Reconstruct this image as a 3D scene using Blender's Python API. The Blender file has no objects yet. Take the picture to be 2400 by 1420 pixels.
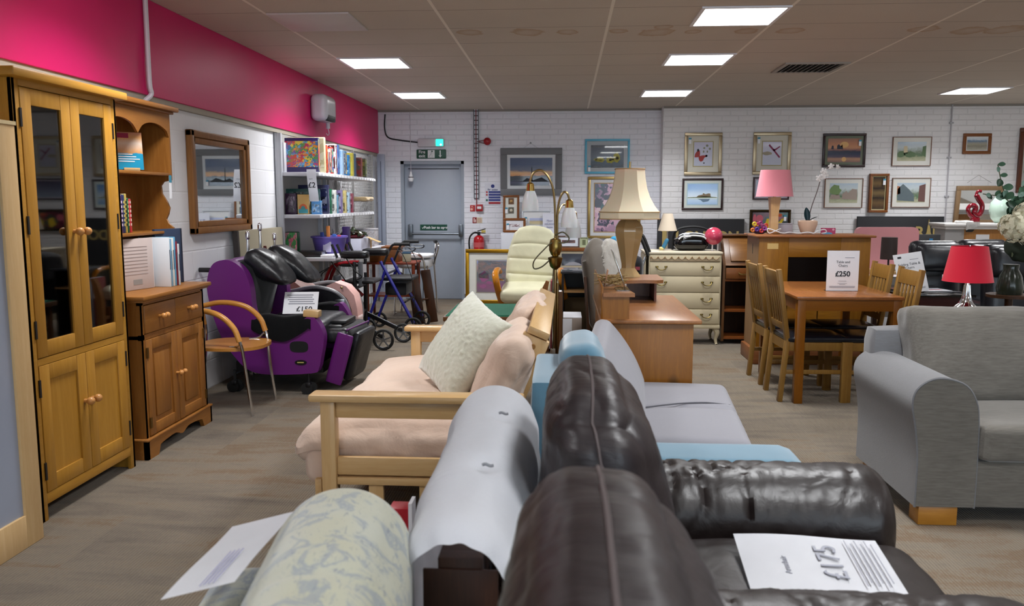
import bpy, bmesh, math, random
from mathutils import Vector, Matrix, noise
PI = math.pi
R = math.radians
SC = bpy.context.scene
COL = SC.collection
rnd = random.Random(7)

# ---------------------------------------------------------------- camera survey (used to read real positions)
F = 1935.0
CX, CY, HC = 1200.0, 710.0, 1.445
TH, PS = 0.1231, 0.0643
_cy, _sy, _ct, _st = math.cos(PS), math.sin(PS), math.cos(TH), math.sin(TH)
FWD = Vector((-_sy*_ct, _cy*_ct, -_st)); RGT = Vector((_cy, _sy, 0)); UPV = Vector((-_sy*_st, _cy*_st, _ct))
def _ray(u, v): return FWD + RGT*((u-CX)/F) + UPV*(-(v-CY)/F)
def at(u, v, Y):
    r = _ray(u, v); t = Y/r.y
    return Vector((r.x*t, Y, HC+r.z*t))
def fl(u, v, z=0.0):
    r = _ray(u, v); t = (z-HC)/r.z
    return Vector((r.x*t, r.y*t, z))

# ---------------------------------------------------------------- mesh builder
def rot(ax, deg): return Matrix.Rotation(R(deg), 4, ax)
class MB:
    def __init__(s): s.bm = bmesh.new()
    def _fin(s, verts, bev, seg=2):
        if bev:
            ed = {e for v in verts for e in v.link_edges if len(e.link_faces) == 2 and e.calc_face_angle(0) > 0.5}
            if ed: bmesh.ops.bevel(s.bm, geom=list(ed), offset=bev, segments=seg, profile=.5, affect='EDGES')
    def box(s, c, d, M=None, bev=0, seg=2):
        m = Matrix.Translation(c) @ (M or Matrix()) @ Matrix.Diagonal((d[0], d[1], d[2], 1))
        r = bmesh.ops.create_cube(s.bm, size=1, matrix=m); s._fin(r['verts'], bev, seg); return s
    def bb(s, x0, x1, y0, y1, z0, z1, bev=0):
        return s.box(((x0+x1)/2, (y0+y1)/2, (z0+z1)/2), (abs(x1-x0), abs(y1-y0), abs(z1-z0)), None, bev)
    def bar(s, p, q, w, h, bev=0, up=(0, 0, 1)):
        p, q = Vector(p), Vector(q); d = q-p; L = d.length; d.normalize()
        u = Vector(up)
        if abs(d.dot(u)) > .98: u = Vector((1, 0, 0))
        x = d.cross(u).normalized(); y = x.cross(d)
        M = Matrix((x, y, d)).transposed().to_4x4()
        return s.box((p+q)/2, (w, h, L), M, bev)
    def cyl(s, p, q, r1, r2=None, seg=14, cap=True):
        p, q = Vector(p), Vector(q); d = q-p; L = d.length
        M = Matrix.Translation((p+q)/2) @ d.to_track_quat('Z', 'Y').to_matrix().to_4x4()
        bmesh.ops.create_cone(s.bm, cap_ends=cap, segments=seg, radius1=r1, radius2=r1 if r2 is None else r2, depth=L, matrix=M); return s
    def sph(s, c, r, seg=16, sc=(1, 1, 1), M=None):
        m = Matrix.Translation(c) @ (M or Matrix()) @ Matrix.Diagonal((sc[0], sc[1], sc[2], 1))
        bmesh.ops.create_uvsphere(s.bm, u_segments=seg, v_segments=max(6, seg//2), radius=r, matrix=m); return s
    def tube(s, pts, r, seg=8, closed=False, smooth=0):
        pts = [Vector(p) for p in pts]
        if smooth: pts = crom(pts, smooth, closed)
        n = len(pts); rings = []
        prev = None
        for i in range(n):
            a = pts[(i-1) % n] if (closed or i > 0) else pts[i]
            b = pts[(i+1) % n] if (closed or i < n-1) else pts[i]
            t = (b-a).normalized()
            if prev is None:
                u = Vector((0, 0, 1)) if abs(t.z) < .9 else Vector((1, 0, 0))
                x = t.cross(u).normalized()
            else:
                x = (prev - t*prev.dot(t)).normalized()
            prev = x; y = t.cross(x)
            rr = r[i] if isinstance(r, (list, tuple)) else r
            rings.append([s.bm.verts.new(pts[i]+(x*math.cos(2*PI*k/seg)+y*math.sin(2*PI*k/seg))*rr) for k in range(seg)])
        m = n if closed else n-1
        for i in range(m):
            A, Bq = rings[i], rings[(i+1) % n]
            for k in range(seg): s.bm.faces.new((A[k], A[(k+1) % seg], Bq[(k+1) % seg], Bq[k]))
        if not closed:
            s.bm.faces.new(rings[0][::-1]); s.bm.faces.new(rings[-1])
        return s
    def lathe(s, prof, c=(0, 0, 0), seg=24, M=None, sx=1, sy=1, ph=0):
        M = M or Matrix(); c = Vector(c); rings = []
        for (r, z) in prof:
            rings.append([s.bm.verts.new(c + (M @ Vector((max(r, 1e-4)*math.cos(2*PI*(k+ph)/seg)*sx, max(r, 1e-4)*math.sin(2*PI*(k+ph)/seg)*sy, z)))) for k in range(seg)])
        for i in range(len(rings)-1):
            for k in range(seg): s.bm.faces.new((rings[i][k], rings[i][(k+1) % seg], rings[i+1][(k+1) % seg], rings[i+1][k]))
        if prof[0][0] > 1e-3: s.bm.faces.new(rings[0][::-1])
        if prof[-1][0] > 1e-3: s.bm.faces.new(rings[-1])
        return s
    def prism(s, poly, ax, a, b, bev=0, seg=2):
        def P(p, t):
            return {'x': (t, p[0], p[1]), 'y': (p[0], t, p[1]), 'z': (p[0], p[1], t)}[ax]
        A = [s.bm.verts.new(P(p, a)) for p in poly]; Bq = [s.bm.verts.new(P(p, b)) for p in poly]
        n = len(poly)
        f = [s.bm.faces.new(A[::-1]), s.bm.faces.new(Bq)]
        for k in range(n): f.append(s.bm.faces.new((A[k], A[(k+1) % n], Bq[(k+1) % n], Bq[k])))
        s._fin(A+Bq, bev, seg)
        return s
    def soft(s, c, d, r, M=None, puff=(0, 0, 0), na=0, ns=4, n=14, seed=0, fn=None):
        """rounded, puffed, slightly uneven upholstery block"""
        b = bmesh.new(); bmesh.ops.create_cube(b, size=1)
        bmesh.ops.subdivide_edges(b, edges=b.edges[:], cuts=n, use_grid_fill=True)
        h = Vector(d)/2; r = min(r, h.x*.999, h.y*.999, h.z*.999)
        T = Matrix.Translation(c) @ (M or Matrix())
        off = Vector((seed*3.1, seed*1.7, seed*.9))
        mp = {}
        for v in b.verts:
            q = v.co*2                              # -1..1
            p = Vector((q.x*h.x, q.y*h.y, q.z*h.z))
            inn = Vector((max(-h.x+r, min(h.x-r, p.x)), max(-h.y+r, min(h.y-r, p.y)), max(-h.z+r, min(h.z-r, p.z))))
            dd = p-inn
            if dd.length > 1e-9: p = inn + dd.normalized()*min(r, dd.length if dd.length < r and sum(abs(x) > 1e-9 for x in dd) < 2 else r)
            fx, fy, fz = 1-q.x*q.x, 1-q.y*q.y, 1-q.z*q.z
            p.x += math.copysign(puff[0], q.x)*fy*fz*abs(q.x)
            p.y += math.copysign(puff[1], q.y)*fx*fz*abs(q.y)
            p.z += math.copysign(puff[2], q.z)*fx*fy*abs(q.z)
            if na:
                w = noise.noise(p*ns+off)*na + noise.noise(p*ns*2.7+off)*na*.45
                p += (p.normalized() if p.length > 1e-6 else Vector((0, 0, 1)))*w
            if fn: p = fn(p, q)
            mp[v] = s.bm.verts.new(T @ p)
        for f in b.faces: s.bm.faces.new([mp[v] for v in f.verts])
        b.free(); return s
    def pillow(s, w, h, t, M, n=18, na=0, ns=8, seed=0, pw=2.6, pinch=.06):
        """scatter cushion lying in local XY"""
        off = Vector((seed*5.3, seed, 0)); g = {}
        for sd in (1, -1):
            for i in range(n+1):
                for j in range(n+1):
                    x, y = i/n*2-1, j/n*2-1
                    edge = (i in (0, n) or j in (0, n))
                    if edge and sd == -1: g[(sd, i, j)] = g[(1, i, j)]; continue
                    k = (1-abs(x)**pw)*(1-abs(y)**pw)
                    z = sd*t/2*max(0, k)**.5
                    px = x*(1-pinch*(1-y*y)); py = y*(1-pinch*(1-x*x))
                    p = Vector((px*w/2, py*h/2, z))
                    if na: p.z += sd*abs(noise.noise(p*ns+off))*na*(k**.5 if k > 0 else 0) ; p += noise.noise_vector(p*ns*1.5+off)*na*.3
                    g[(sd, i, j)] = s.bm.verts.new(M @ p)
        for sd in (1, -1):
            for i in range(n):
                for j in range(n):
                    q = [g[(sd, i, j)], g[(sd, i+1, j)], g[(sd, i+1, j+1)], g[(sd, i, j+1)]]
                    if len(set(q)) == 4:
                        s.bm.faces.new(q if sd == 1 else q[::-1])
        return s
    def sheet(s, fn, nu, nv, th=0):
        g = [[s.bm.verts.new(fn(i/nu, j/nv)) for j in range(nv+1)] for i in range(nu+1)]
        fs = [s.bm.faces.new((g[i][j], g[i+1][j], g[i+1][j+1], g[i][j+1])) for i in range(nu) for j in range(nv)]
        if th: bmesh.ops.solidify(s.bm, geom=fs, thickness=th)
        return s
    def xf(s, M): bmesh.ops.transform(s.bm, matrix=M, verts=s.bm.verts[:]); return s

def crom(P, k=6, closed=False):
    out = []; n = len(P); m = n if closed else n-1
    for i in range(m):
        p0 = P[(i-1) % n] if (closed or i > 0) else P[0]*2-P[1]
        p1 = P[i]; p2 = P[(i+1) % n]
        p3 = P[(i+2) % n] if (closed or i+2 < n) else P[-1]*2-P[-2]
        for j in range(k):
            t = j/k
            out.append(.5*((2*p1)+(p2-p0)*t+(2*p0-5*p1+4*p2-p3)*t*t+(3*p1-p0-3*p2+p3)*t**3))
    if not closed: out.append(P[-1])
    return out

def obj(name, mb, m, parent=None, label=None, smooth=True, sub=0, angle=40):
    bm = mb.bm
    bmesh.ops.recalc_face_normals(bm, faces=bm.faces[:])
    me = bpy.data.meshes.new(name)
    for f in bm.faces: f.smooth = smooth
    if smooth:
        ca = R(angle)
        for e in bm.edges:
            if len(e.link_faces) == 2 and e.calc_face_angle(0) > ca: e.smooth = False
    bm.to_mesh(me); bm.free()
    for x in (m if isinstance(m, (list, tuple)) else [m]): me.materials.append(x)
    o = bpy.data.objects.new(name, me); COL.objects.link(o)
    if parent: o.parent = parent
    if label: o['label'] = label
    if sub:
        md = o.modifiers.new('s', 'SUBSURF'); md.levels = md.render_levels = sub
    return o
def wob(name, mb, m, parent, **k):
    """part modelled at its place in the room, moved into its thing's own frame"""
    M = Matrix(); q = parent
    while q: M = q.matrix_basis @ M; q = q.parent
    mb.xf(M.inverted()); return obj(name, mb, m, parent, **k)
def thing(name, label, cat, loc=(0, 0, 0), rz=0, group=None):
    o = bpy.data.objects.new(name, None); COL.objects.link(o)
    o.location = loc; o.rotation_euler = (0, 0, R(rz)); o.empty_display_size = .1
    o['label'] = label; o['category'] = cat
    if group: o['group'] = group
    return o
def tag(o, label, cat, group=None, kind=None):
    o['label'] = label; o['category'] = cat
    if group: o['group'] = group
    if kind: o['kind'] = kind
    return o
def struct(name, mb, m, parent=None, label=None, smooth=False):
    o = obj(name, mb, m, parent, label, smooth)
    if not parent: o['kind'] = 'structure'
    return o
def dup(root, loc=None, rz=None, label=None, group=None):
    r = root.copy(); COL.objects.link(r)
    if loc is not None: r.location = loc
    if rz is not None: r.rotation_euler = (0, 0, R(rz))
    if label: r['label'] = label
    if group: r['group'] = group
    for ch in list(root.children):
        c = ch.copy(); COL.objects.link(c); c.parent = r
        for g in list(ch.children):
            d = g.copy(); COL.objects.link(d); d.parent = c
    return r
def text(s, size, M, m, parent, name='lettering', bold=0.0, align='CENTER', depth=.0006, sx=1):
    """real lettering as a thin mesh; M places the XY text plane"""
    cu = bpy.data.curves.new('t', 'FONT'); cu.body = s; cu.size = size; cu.align_x = align; cu.align_y = 'CENTER'
    cu.extrude = depth; cu.offset = bold
    o = bpy.data.objects.new('t', cu); COL.objects.link(o)
    bpy.context.view_layer.update()
    me = bpy.data.meshes.new_from_object(o.evaluated_get(bpy.context.evaluated_depsgraph_get()))
    bpy.data.objects.remove(o); bpy.data.curves.remove(cu)
    me.transform(M @ Matrix.Diagonal((sx, 1, 1, 1))); me.materials.clear(); me.materials.append(m)
    t = bpy.data.objects.new(name, me); COL.objects.link(t); t.parent = parent
    return t
FACE_CAM = Matrix.Rotation(PI/2, 4, 'X')            # XY text plane -> facing -Y

# ---------------------------------------------------------------- materials
def lin(c):
    def f(x): return x/12.92 if x <= .04045 else ((x+.055)/1.055)**2.4
    if isinstance(c, str): c = tuple(int(c[i:i+2], 16)/255 for i in (0, 2, 4))
    return (f(c[0]), f(c[1]), f(c[2]), 1)
class N:
    def __init__(s, name):
        s.m = bpy.data.materials.new(name); s.m.use_nodes = True; s.t = s.m.node_tree; s.t.nodes.clear()
        s.out = s.add('ShaderNodeOutputMaterial'); s.b = s.add('ShaderNodeBsdfPrincipled'); s.l(s.b.outputs[0], s.out.inputs[0])
    def add(s, t, **k):
        n = s.t.nodes.new(t)
        for a, b in k.items(): setattr(n, a, b)
        return n
    def l(s, a, b): s.t.links.new(a, b)
    def set(s, **k):
        for a, v in k.items(): s.b.inputs[a.replace('_', ' ')].default_value = v
        return s
    def co(s, kind='Object', scale=(1, 1, 1), loc=(0, 0, 0), rz=(0, 0, 0)):
        tc = s.add('ShaderNodeTexCoord'); mp = s.add('ShaderNodeMapping')
        mp.inputs['Scale'].default_value = scale; mp.inputs['Location'].default_value = loc; mp.inputs['Rotation'].default_value = rz
        s.l(tc.outputs[kind], mp.inputs[0]); return mp.outputs[0]
    def noise(s, vec, scale=5, det=3, rough=.55, dist=0):
        n = s.add('ShaderNodeTexNoise'); n.inputs['Scale'].default_value = scale; n.inputs['Detail'].default_value = det
        n.inputs['Roughness'].default_value = rough; n.inputs['Distortion'].default_value = dist; s.l(vec, n.inputs['Vector']); return n.outputs[0]
    def vor(s, vec, scale=5, out='Distance', feat='F1'):
        n = s.add('ShaderNodeTexVoronoi', feature=feat); n.inputs['Scale'].default_value = scale; s.l(vec, n.inputs['Vector']); return n.outputs[out]
    def ramp(s, f, stops, interp='LINEAR'):
        n = s.add('ShaderNodeValToRGB'); n.color_ramp.interpolation = interp; e = n.color_ramp.elements
        e[0].position = stops[0][0]; e[0].color = lin(stops[0][1])
        e[1].position = stops[-1][0]; e[1].color = lin(stops[-1][1])
        for p, c in stops[1:-1]:
            x = e.new(p); x.color = lin(c)
        s.l(f, n.inputs[0]); return n.outputs[0]
    def math(s, op, a, b=None, c=None, clamp=False):
        n = s.add('ShaderNodeMath', operation=op); n.use_clamp = clamp
        for i, x in enumerate((a, b, c)):
            if x is None: continue
            if isinstance(x, (int, float)): n.inputs[i].default_value = x
            else: s.l(x, n.inputs[i])
        return n.outputs[0]
    def mix(s, f, a, b, mode='MIX'):
        n = s.add('ShaderNodeMix', data_type='RGBA', blend_type=mode)
        for i, x in ((0, f), (6, a), (7, b)):
            if isinstance(x, (int, float)): n.inputs[i].default_value = x
            elif isinstance(x, (str, tuple)): n.inputs[i].default_value = lin(x)
            else: s.l(x, n.inputs[i])
        return n.outputs[2]
    def bump(s, h, st=.3, d=.01):
        n = s.add('ShaderNodeBump'); n.inputs['Strength'].default_value = st; n.inputs['Distance'].default_value = d
        s.l(h, n.inputs['Height']); s.l(n.outputs[0], s.b.inputs['Normal'])
    def col(s, c): s.l(c, s.b.inputs['Base Color'])
    def sep(s, v):
        n = s.add('ShaderNodeSeparateXYZ'); s.l(v, n.inputs[0]); return n.outputs
_mc = {}
def plain(c, rough=.5, metal=0, spec=.5, **k):
    key = ('p', c, rough, metal, spec, tuple(sorted(k.items())))
    if key in _mc: return _mc[key]
    n = N('m_'+str(c)); n.set(Roughness=rough, Metallic=metal, Specular_IOR_Level=spec, **k)
    n.b.inputs['Base Color'].default_value = lin(c)
    if not metal:                                   # slight natural unevenness
        v = n.noise(n.co(scale=(1, 1, 1)), 14, 3)
        a = lin(c); n.col(n.mix(n.math('MULTIPLY', v, .18), c, tuple(max(0, x*.8) for x in (int(c[0:2], 16)/255, int(c[2:4], 16)/255, int(c[4:6], 16)/255))))
    _mc[key] = n.m; return n.m
def wood(c1, c2, ax='z', rough=.45, knots=0, s=1.0, key=''):
    k = ('w', c1, c2, ax, rough, knots, s, key)
    if k in _mc: return _mc[k]
    n = N('wood'); st = {'x': (1.2, 16, 16), 'y': (16, 1.2, 16), 'z': (16, 16, 1.2)}[ax]
    v = n.co(scale=tuple(x*s for x in st)); g = n.noise(v, 1.6, 6, .6, .35)
    v2 = n.co(scale=tuple(x*s*5 for x in st)); g2 = n.noise(v2, 3, 3, .6)
    c = n.ramp(n.math('ADD', n.math('MULTIPLY', g, .75), n.math('MULTIPLY', g2, .25)), [(.3, c1), (.52, c2), (.72, c1)])
    if knots:
        vk = n.co(scale={'x': (2.2, 5, 5), 'y': (5, 2.2, 5), 'z': (5, 5, 2.2)}[ax])
        d = n.vor(vk, .75*knots)
        dk = tuple(int(c1[i:i+2], 16)/255*.35 for i in (0, 2, 4))
        c = n.mix(n.ramp(d, [(0, 'ffffff'), (.09, 'ffffff'), (.15, '000000'), (1, '000000')]), c, dk)
    n.col(c); n.set(Roughness=rough, Coat_Weight=.04, Coat_Roughness=.3, Specular_IOR_Level=.35); n.bump(g2, .05, .003)
    _mc[k] = n.m; return n.m
def fabric(c, c2=None, rough=.9, sc=260, bump=.25, sheen=.3, streak=None, folds=0, patch=.35):
    k = ('f', c, c2, rough, sc, bump, sheen, streak, folds, patch)
    if k in _mc: return _mc[k]
    n = N('fabric'); c2 = c2 or tuple(int(c[i:i+2], 16)/255*.86 for i in (0, 2, 4))
    v = n.co(scale=streak or (1, 1, 1)); g = n.noise(v, sc, 2, .6); g0 = n.noise(n.co(), 6, 3)
    n.col(n.mix(n.math('ADD', n.math('MULTIPLY', g, 1-patch), n.math('MULTIPLY', g0, patch)), c, c2))
    n.set(Roughness=rough, Sheen_Weight=sheen, Specular_IOR_Level=.2)
    if folds:
        gf = n.noise(n.co(scale=(1, 1, 1)), 7, 4, .6, .8)
        n.bump(n.math('ADD', n.math('MULTIPLY', g, .04), gf), folds, .03)
    else: n.bump(g, bump, .002)
    _mc[k] = n.m; return n.m
def leather(c, rough=.38, wr=.5, key=0, sc=9, st=(1, 1, 1)):
    k = ('l', c, rough, wr, key, sc, st)
    if k in _mc: return _mc[k]
    n = N('leather'); v = n.co(scale=st, loc=(key, key*2, 0))
    a = n.noise(v, sc, 5, .55, .6); p = n.vor(n.co(), 420)
    n.col(n.mix(a, c, tuple(min(1, int(c[i:i+2], 16)/255*1.25+.01) for i in (0, 2, 4))))
    n.set(Roughness=rough, Specular_IOR_Level=.5)
    n.bump(n.math('ADD', a, n.math('MULTIPLY', p, .02)), wr, .035)
    _mc[k] = n.m; return n.m
def metal(c, rough=.25):
    k = ('m', c, rough)
    if k in _mc: return _mc[k]
    n = N('metal'); n.b.inputs['Base Color'].default_value = lin(c); n.set(Metallic=1, Roughness=rough)
    v = n.noise(n.co(), 30, 2); n.l(n.ramp(v, [(0, (rough*.8,)*3), (1, (min(1, rough*1.4),)*3)]), n.b.inputs['Roughness'])
    n.b.inputs['Roughness'].default_value = rough; _mc[k] = n.m
    n.t.links.remove(n.b.inputs['Roughness'].links[0]); return n.m
def glass(c='ffffff', rough=.02, op=.1):
    """thin pane: mostly clear with a reflecting skin"""
    k = ('g', c, rough, op)
    if k in _mc: return _mc[k]
    n = N('glass'); n.set(Roughness=rough, Alpha=op, Specular_IOR_Level=.9); n.b.inputs['Base Color'].default_value = lin(c)
    n.t.nodes.remove(n.b)
    tr = n.add('ShaderNodeBsdfTransparent'); gl = n.add('ShaderNodeBsdfGlossy'); fr = n.add('ShaderNodeFresnel'); fr.inputs[0].default_value = 1.5
    tr.inputs[0].default_value = lin(c); gl.inputs['Roughness'].default_value = rough
    mx = n.add('ShaderNodeMixShader'); n.l(n.math('ADD', fr.outputs[0], op, clamp=True), mx.inputs[0]); n.l(tr.outputs[0], mx.inputs[1]); n.l(gl.outputs[0], mx.inputs[2]); n.l(mx.outputs[0], n.out.inputs[0])
    _mc[k] = n.m; return n.m
def emit(c, s):
    n = N('emit'); n.set(Emission_Strength=s, Roughness=.4); n.b.inputs['Emission Color'].default_value = lin(c); n.b.inputs['Base Color'].default_value = lin(c); return n.m
def art(stops, amp=.15, sc=4, st=(1, 1, 1), ax='z', seed=0, rough=.25, dist=1.0, sharp='LINEAR', coat=.6):
    """printed picture: bands of colour with painterly noise (Generated coordinates)"""
    n = N('art'); v = n.co('Generated', loc=(seed, seed*.7, seed*.3)); o = n.sep(n.co('Generated'))
    g = n.noise(n.co('Generated', scale=st, loc=(seed, seed*.7, seed)), sc, 5, .65, dist)
    z = {'x': o[0], 'y': o[1], 'z': o[2]}[ax]
    f = n.math('ADD', z, n.math('MULTIPLY', n.math('SUBTRACT', g, .5), amp*2), clamp=True)
    n.col(n.ramp(f, stops, sharp)); n.set(Roughness=rough, Coat_Weight=coat, Coat_Roughness=.05); return n.m
def patches(cols, sc=6, seed=0, rough=.3, st=(1, 1, 1), mixn=.5):
    """busy printed cover: patches of several colours"""
    n = N('print'); v = n.co('Generated', scale=st, loc=(seed, seed*.37, seed*.7))
    w = n.noise(v, sc*.6, 3, .6)
    ad = n.add('ShaderNodeVectorMath', operation='ADD'); n.l(v, ad.inputs[0]); n.l(w, ad.inputs[1])
    c = n.vor(ad.outputs[0], sc, 'Color')
    s = n.sep(c); k = len(cols)
    n.col(n.ramp(s[0], [(i/k, cols[i]) for i in range(k)], 'CONSTANT')); n.set(Roughness=rough, Coat_Weight=.3, Coat_Roughness=.1); return n.m
# ================================================================ shared materials
OAK = lambda ax: wood('b48434', 'a47426', ax, .4, 0, 1, 'oak')
PINE = lambda ax: wood('9c6830', '885622', ax, .42, 0, 1, 'pine')
PINEY = lambda ax: wood('946410', '805208', ax, .42, .8, 1, 'pinebox')
BEECH = lambda ax: wood('cfae7e', 'c49f6c', ax, .3, 0, .8, 'beech')
CHAIRW = lambda ax: wood('957338', '825e28', ax, .42, 0, 1, 'chairwood')
TABLEW = lambda ax: wood('96602c', '824e1e', ax, .28, 0, 1, 'tablewood')
DARKW = lambda ax: wood('4a2c1c', '35200f', ax, .4, 0, 1, 'darkwood')
ORANGEW = lambda ax: wood('8c5426', '744218', ax, .4, 0, 1, 'orangewood')
BLACK = plain('0d0d10', .45); BLACKP = plain('131316', .3); RUB = plain('0b0b0c', .7)
CHROME = metal('d8d8da', .12); BRASS = metal('a08c62', .28); OLDBRASS = metal('8a7440', .3); STEEL = metal('9aa0a6', .3)
WHITEP = plain('e4e5e8', .45); PAPER = plain('eff0f5', .6); INK = plain('20222a', .5); GREYINK = plain('8b8d98', .6)
PANE = glass('f4f7f6', .03, .02)

# ================================================================ the room
CEIL = 2.738; YB = 11.98; YB2 = 11.73; XL = -2.75; XR = 9.0; YF = -4.2
def carpet():
    n = N('carpet'); v = n.co(); o = n.sep(v)
    # half-metre carpet tiles of ribbed loop pile
    wn = n.noise(n.co(scale=(1, 1, 1)), 3, 2)
    rib = n.math('SINE', n.math('MULTIPLY', n.math('ADD', o[0], n.math('MULTIPLY', wn, .01)), 480))
    tw = n.noise(n.co(scale=(90, 22, 1)), 1.6, 3, .7)
    bx = n.math('FLOOR', n.math('MULTIPLY', o[0], 2)); by = n.math('FLOOR', n.math('MULTIPLY', o[1], 2))
    cb = n.add('ShaderNodeCombineXYZ'); n.l(bx, cb.inputs[0]); n.l(by, cb.inputs[1])
    wh = n.add('ShaderNodeTexWhiteNoise'); wh.noise_dimensions = '2D'; n.l(cb.outputs[0], wh.inputs['Vector'])
    band = n.noise(n.co(scale=(1.1, 5, 1)), 1.5, 4, .6, .4)
    f = n.math('ADD', n.math('MULTIPLY', band, .75), n.math('MULTIPLY', tw, .35))
    f = n.math('ADD', f, n.math('MULTIPLY', n.math('SUBTRACT', wh.outputs[0], .5), .16))
    c = n.ramp(f, [(.28, '534b43'), (.45, '6c6256'), (.58, '796e5f'), (.7, '6c5843'), (.85, '837a6c')])
    c = n.mix(n.math('MULTIPLY', n.math('ADD', rib, 1), .16), c, '38322b')
    n.col(c); n.set(Roughness=.95, Specular_IOR_Level=.1, Sheen_Weight=.1)
    n.bump(n.math('ADD', rib, tw), .35, .003); return n.m
def brick(rowh=.0745, bw=.225, off=.5, bump=.75, c='e6e8f0', ax='x', mort=.008, c2=None):
    n = N('painted_brick'); v = n.co(); o = n.sep(v)
    cb = n.add('ShaderNodeCombineXYZ'); n.l(o[0] if ax == 'x' else o[1], cb.inputs[0]); n.l(o[2], cb.inputs[1])
    b = n.add('ShaderNodeTexBrick'); b.offset = off; n.l(cb.outputs[0], b.inputs['Vector'])
    b.inputs['Scale'].default_value = 1; b.inputs['Brick Width'].default_value = bw; b.inputs['Row Height'].default_value = rowh
    b.inputs['Mortar Size'].default_value = mort; b.inputs['Mortar Smooth'].default_value = .6
    g = n.noise(v, 30, 4); g2 = n.noise(v, 1.6, 3)
    n.col(n.mix(n.math('MULTIPLY', g2, .5), c, c2 or 'd6d6de')); n.set(Roughness=.6)
    n.bump(n.math('ADD', n.math('MULTIPLY', b.outputs[1], -1), n.math('MULTIPLY', g, .35)), bump, .006); return n.m
def ceiling_mat():
    n = N('ceiling_tiles'); v = n.co(); o = n.sep(v)
    def line(x, x0, p, w):
        fr = n.math('FRACT', n.math('DIVIDE', n.math('ADD', n.math('SUBTRACT', x, x0), w/2+p*40), p))
        return n.math('LESS_THAN', fr, w/p)
    main = line(o[0], .3023, 1.2, .022); cross = line(o[1], 5.805, .6, .010)
    g = n.noise(v, 160, 3); g2 = n.noise(v, 1.2, 3)
    base = n.mix(g2, 'd6cdc2', 'c6bcb1'); base = n.mix(n.math('MULTIPLY', g, .35), base, '857b72')
    # old water stains in the row of tiles behind the first lamp
    wob_ = n.math('MULTIPLY', n.math('SUBTRACT', n.noise(v, 9, 4, .6), .5), 1.3)
    acc = None
    for (u_, v_, r_) in ((1540, 76, .13), (1553, 64, .07), (1448, 73, .07), (1624, 74, .06), (1749, 73, .09), (1852, 72, .10), (2166, 68, .10), (2272, 72, .12), (2352, 70, .14), (1236, 76, .12), (1330, 75, .08), (1100, 76, .10)):
        c_ = fl(u_, v_, CEIL)
        dx = n.math('DIVIDE', n.math('SUBTRACT', o[0], c_.x), r_); dy = n.math('DIVIDE', n.math('SUBTRACT', o[1], c_.y), r_*1.1)
        d_ = n.math('ADD', n.math('SQRT', n.math('ADD', n.math('MULTIPLY', dx, dx), n.math('MULTIPLY', dy, dy))), wob_)
        acc = d_ if acc is None else n.math('MINIMUM', acc, d_)
    base = n.mix(n.ramp(n.math('MULTIPLY', acc, .5), [(.12, '606060'), (.38, 'a0a0a0'), (.49, 'c4c4c4'), (.56, '000000')]), base, 'a07438')
    c = n.mix(cross, base, '8f867d'); c = n.mix(main, c, 'e6dfd4'); n.col(c)
    n.set(Roughness=.85)
    n.bump(n.math('ADD', n.math('MULTIPLY', main, 3), n.math('ADD', cross, n.math('MULTIPLY', g, .3))), .4, .004); return n.m

struct('floor', MB().bb(XL-.3, XR, YF, YB+.6, -.1, 0), carpet())
struct('ceiling', MB().bb(XL-.3, XR, YF, YB+.6, CEIL, CEIL+.1), ceiling_mat())
BRK = brick(); BLK = brick(.215, .44, .5, .35, 'ecedf1', 'y', .008, 'dcdde3')
struct('wall_left', MB().bb(XL-.2, XL, YF, YB+.3, 0, CEIL), BLK)
dx0, dx1, dz = at(940, 500, YB).x, at(1088, 500, YB).x, at(1000, 377, YB).z
wb = MB().bb(XL, dx0, YB, YB+.25, 0, CEIL).bb(dx1, at(1552, 400, YB2).x, YB, YB+.25, 0, CEIL).bb(dx0, dx1, YB, YB+.25, dz, CEIL)
struct('wall_back', wb, BRK)
XP = at(1552, 400, YB2).x
struct('wall_back_pier', MB().bb(XP, XR, YB2, YB+.25, 0, CEIL), brick(c='e6e5e6', c2='d4d3d6'))
struct('wall_right', MB().bb(XR, XR+.2, YF, YB+.3, 0, CEIL), plain('d9d6d2', .7))
# shop front behind the camera: wall with a long window
wx0, wx1, wz0, wz1 = -1.5, 7.5, .5, 2.35
struct('wall_front', MB().bb(XL, XR, YF-.2, YF, 0, wz0).bb(XL, XR, YF-.2, YF, wz1, CEIL).bb(XL, wx0, YF-.2, YF, wz0, wz1).bb(wx1, XR, YF-.2, YF, wz0, wz1), plain('d8d5d0', .7))
wf = MB()
for k in range(5):
    x = wx0+(wx1-wx0)*k/4; wf.bb(x-.04, x+.04, YF-.15, YF-.05, wz0, wz1)
wf.bb(wx0, wx1, YF-.15, YF-.05, wz0, wz0+.06).bb(wx0, wx1, YF-.15, YF-.05, wz1-.06, wz1)
win = struct('window_1', wf, plain('c8c9cc', .4))
struct('window_pane', MB().bb(wx0, wx1, YF-.105, YF-.1, wz0, wz1), PANE, win)
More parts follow.
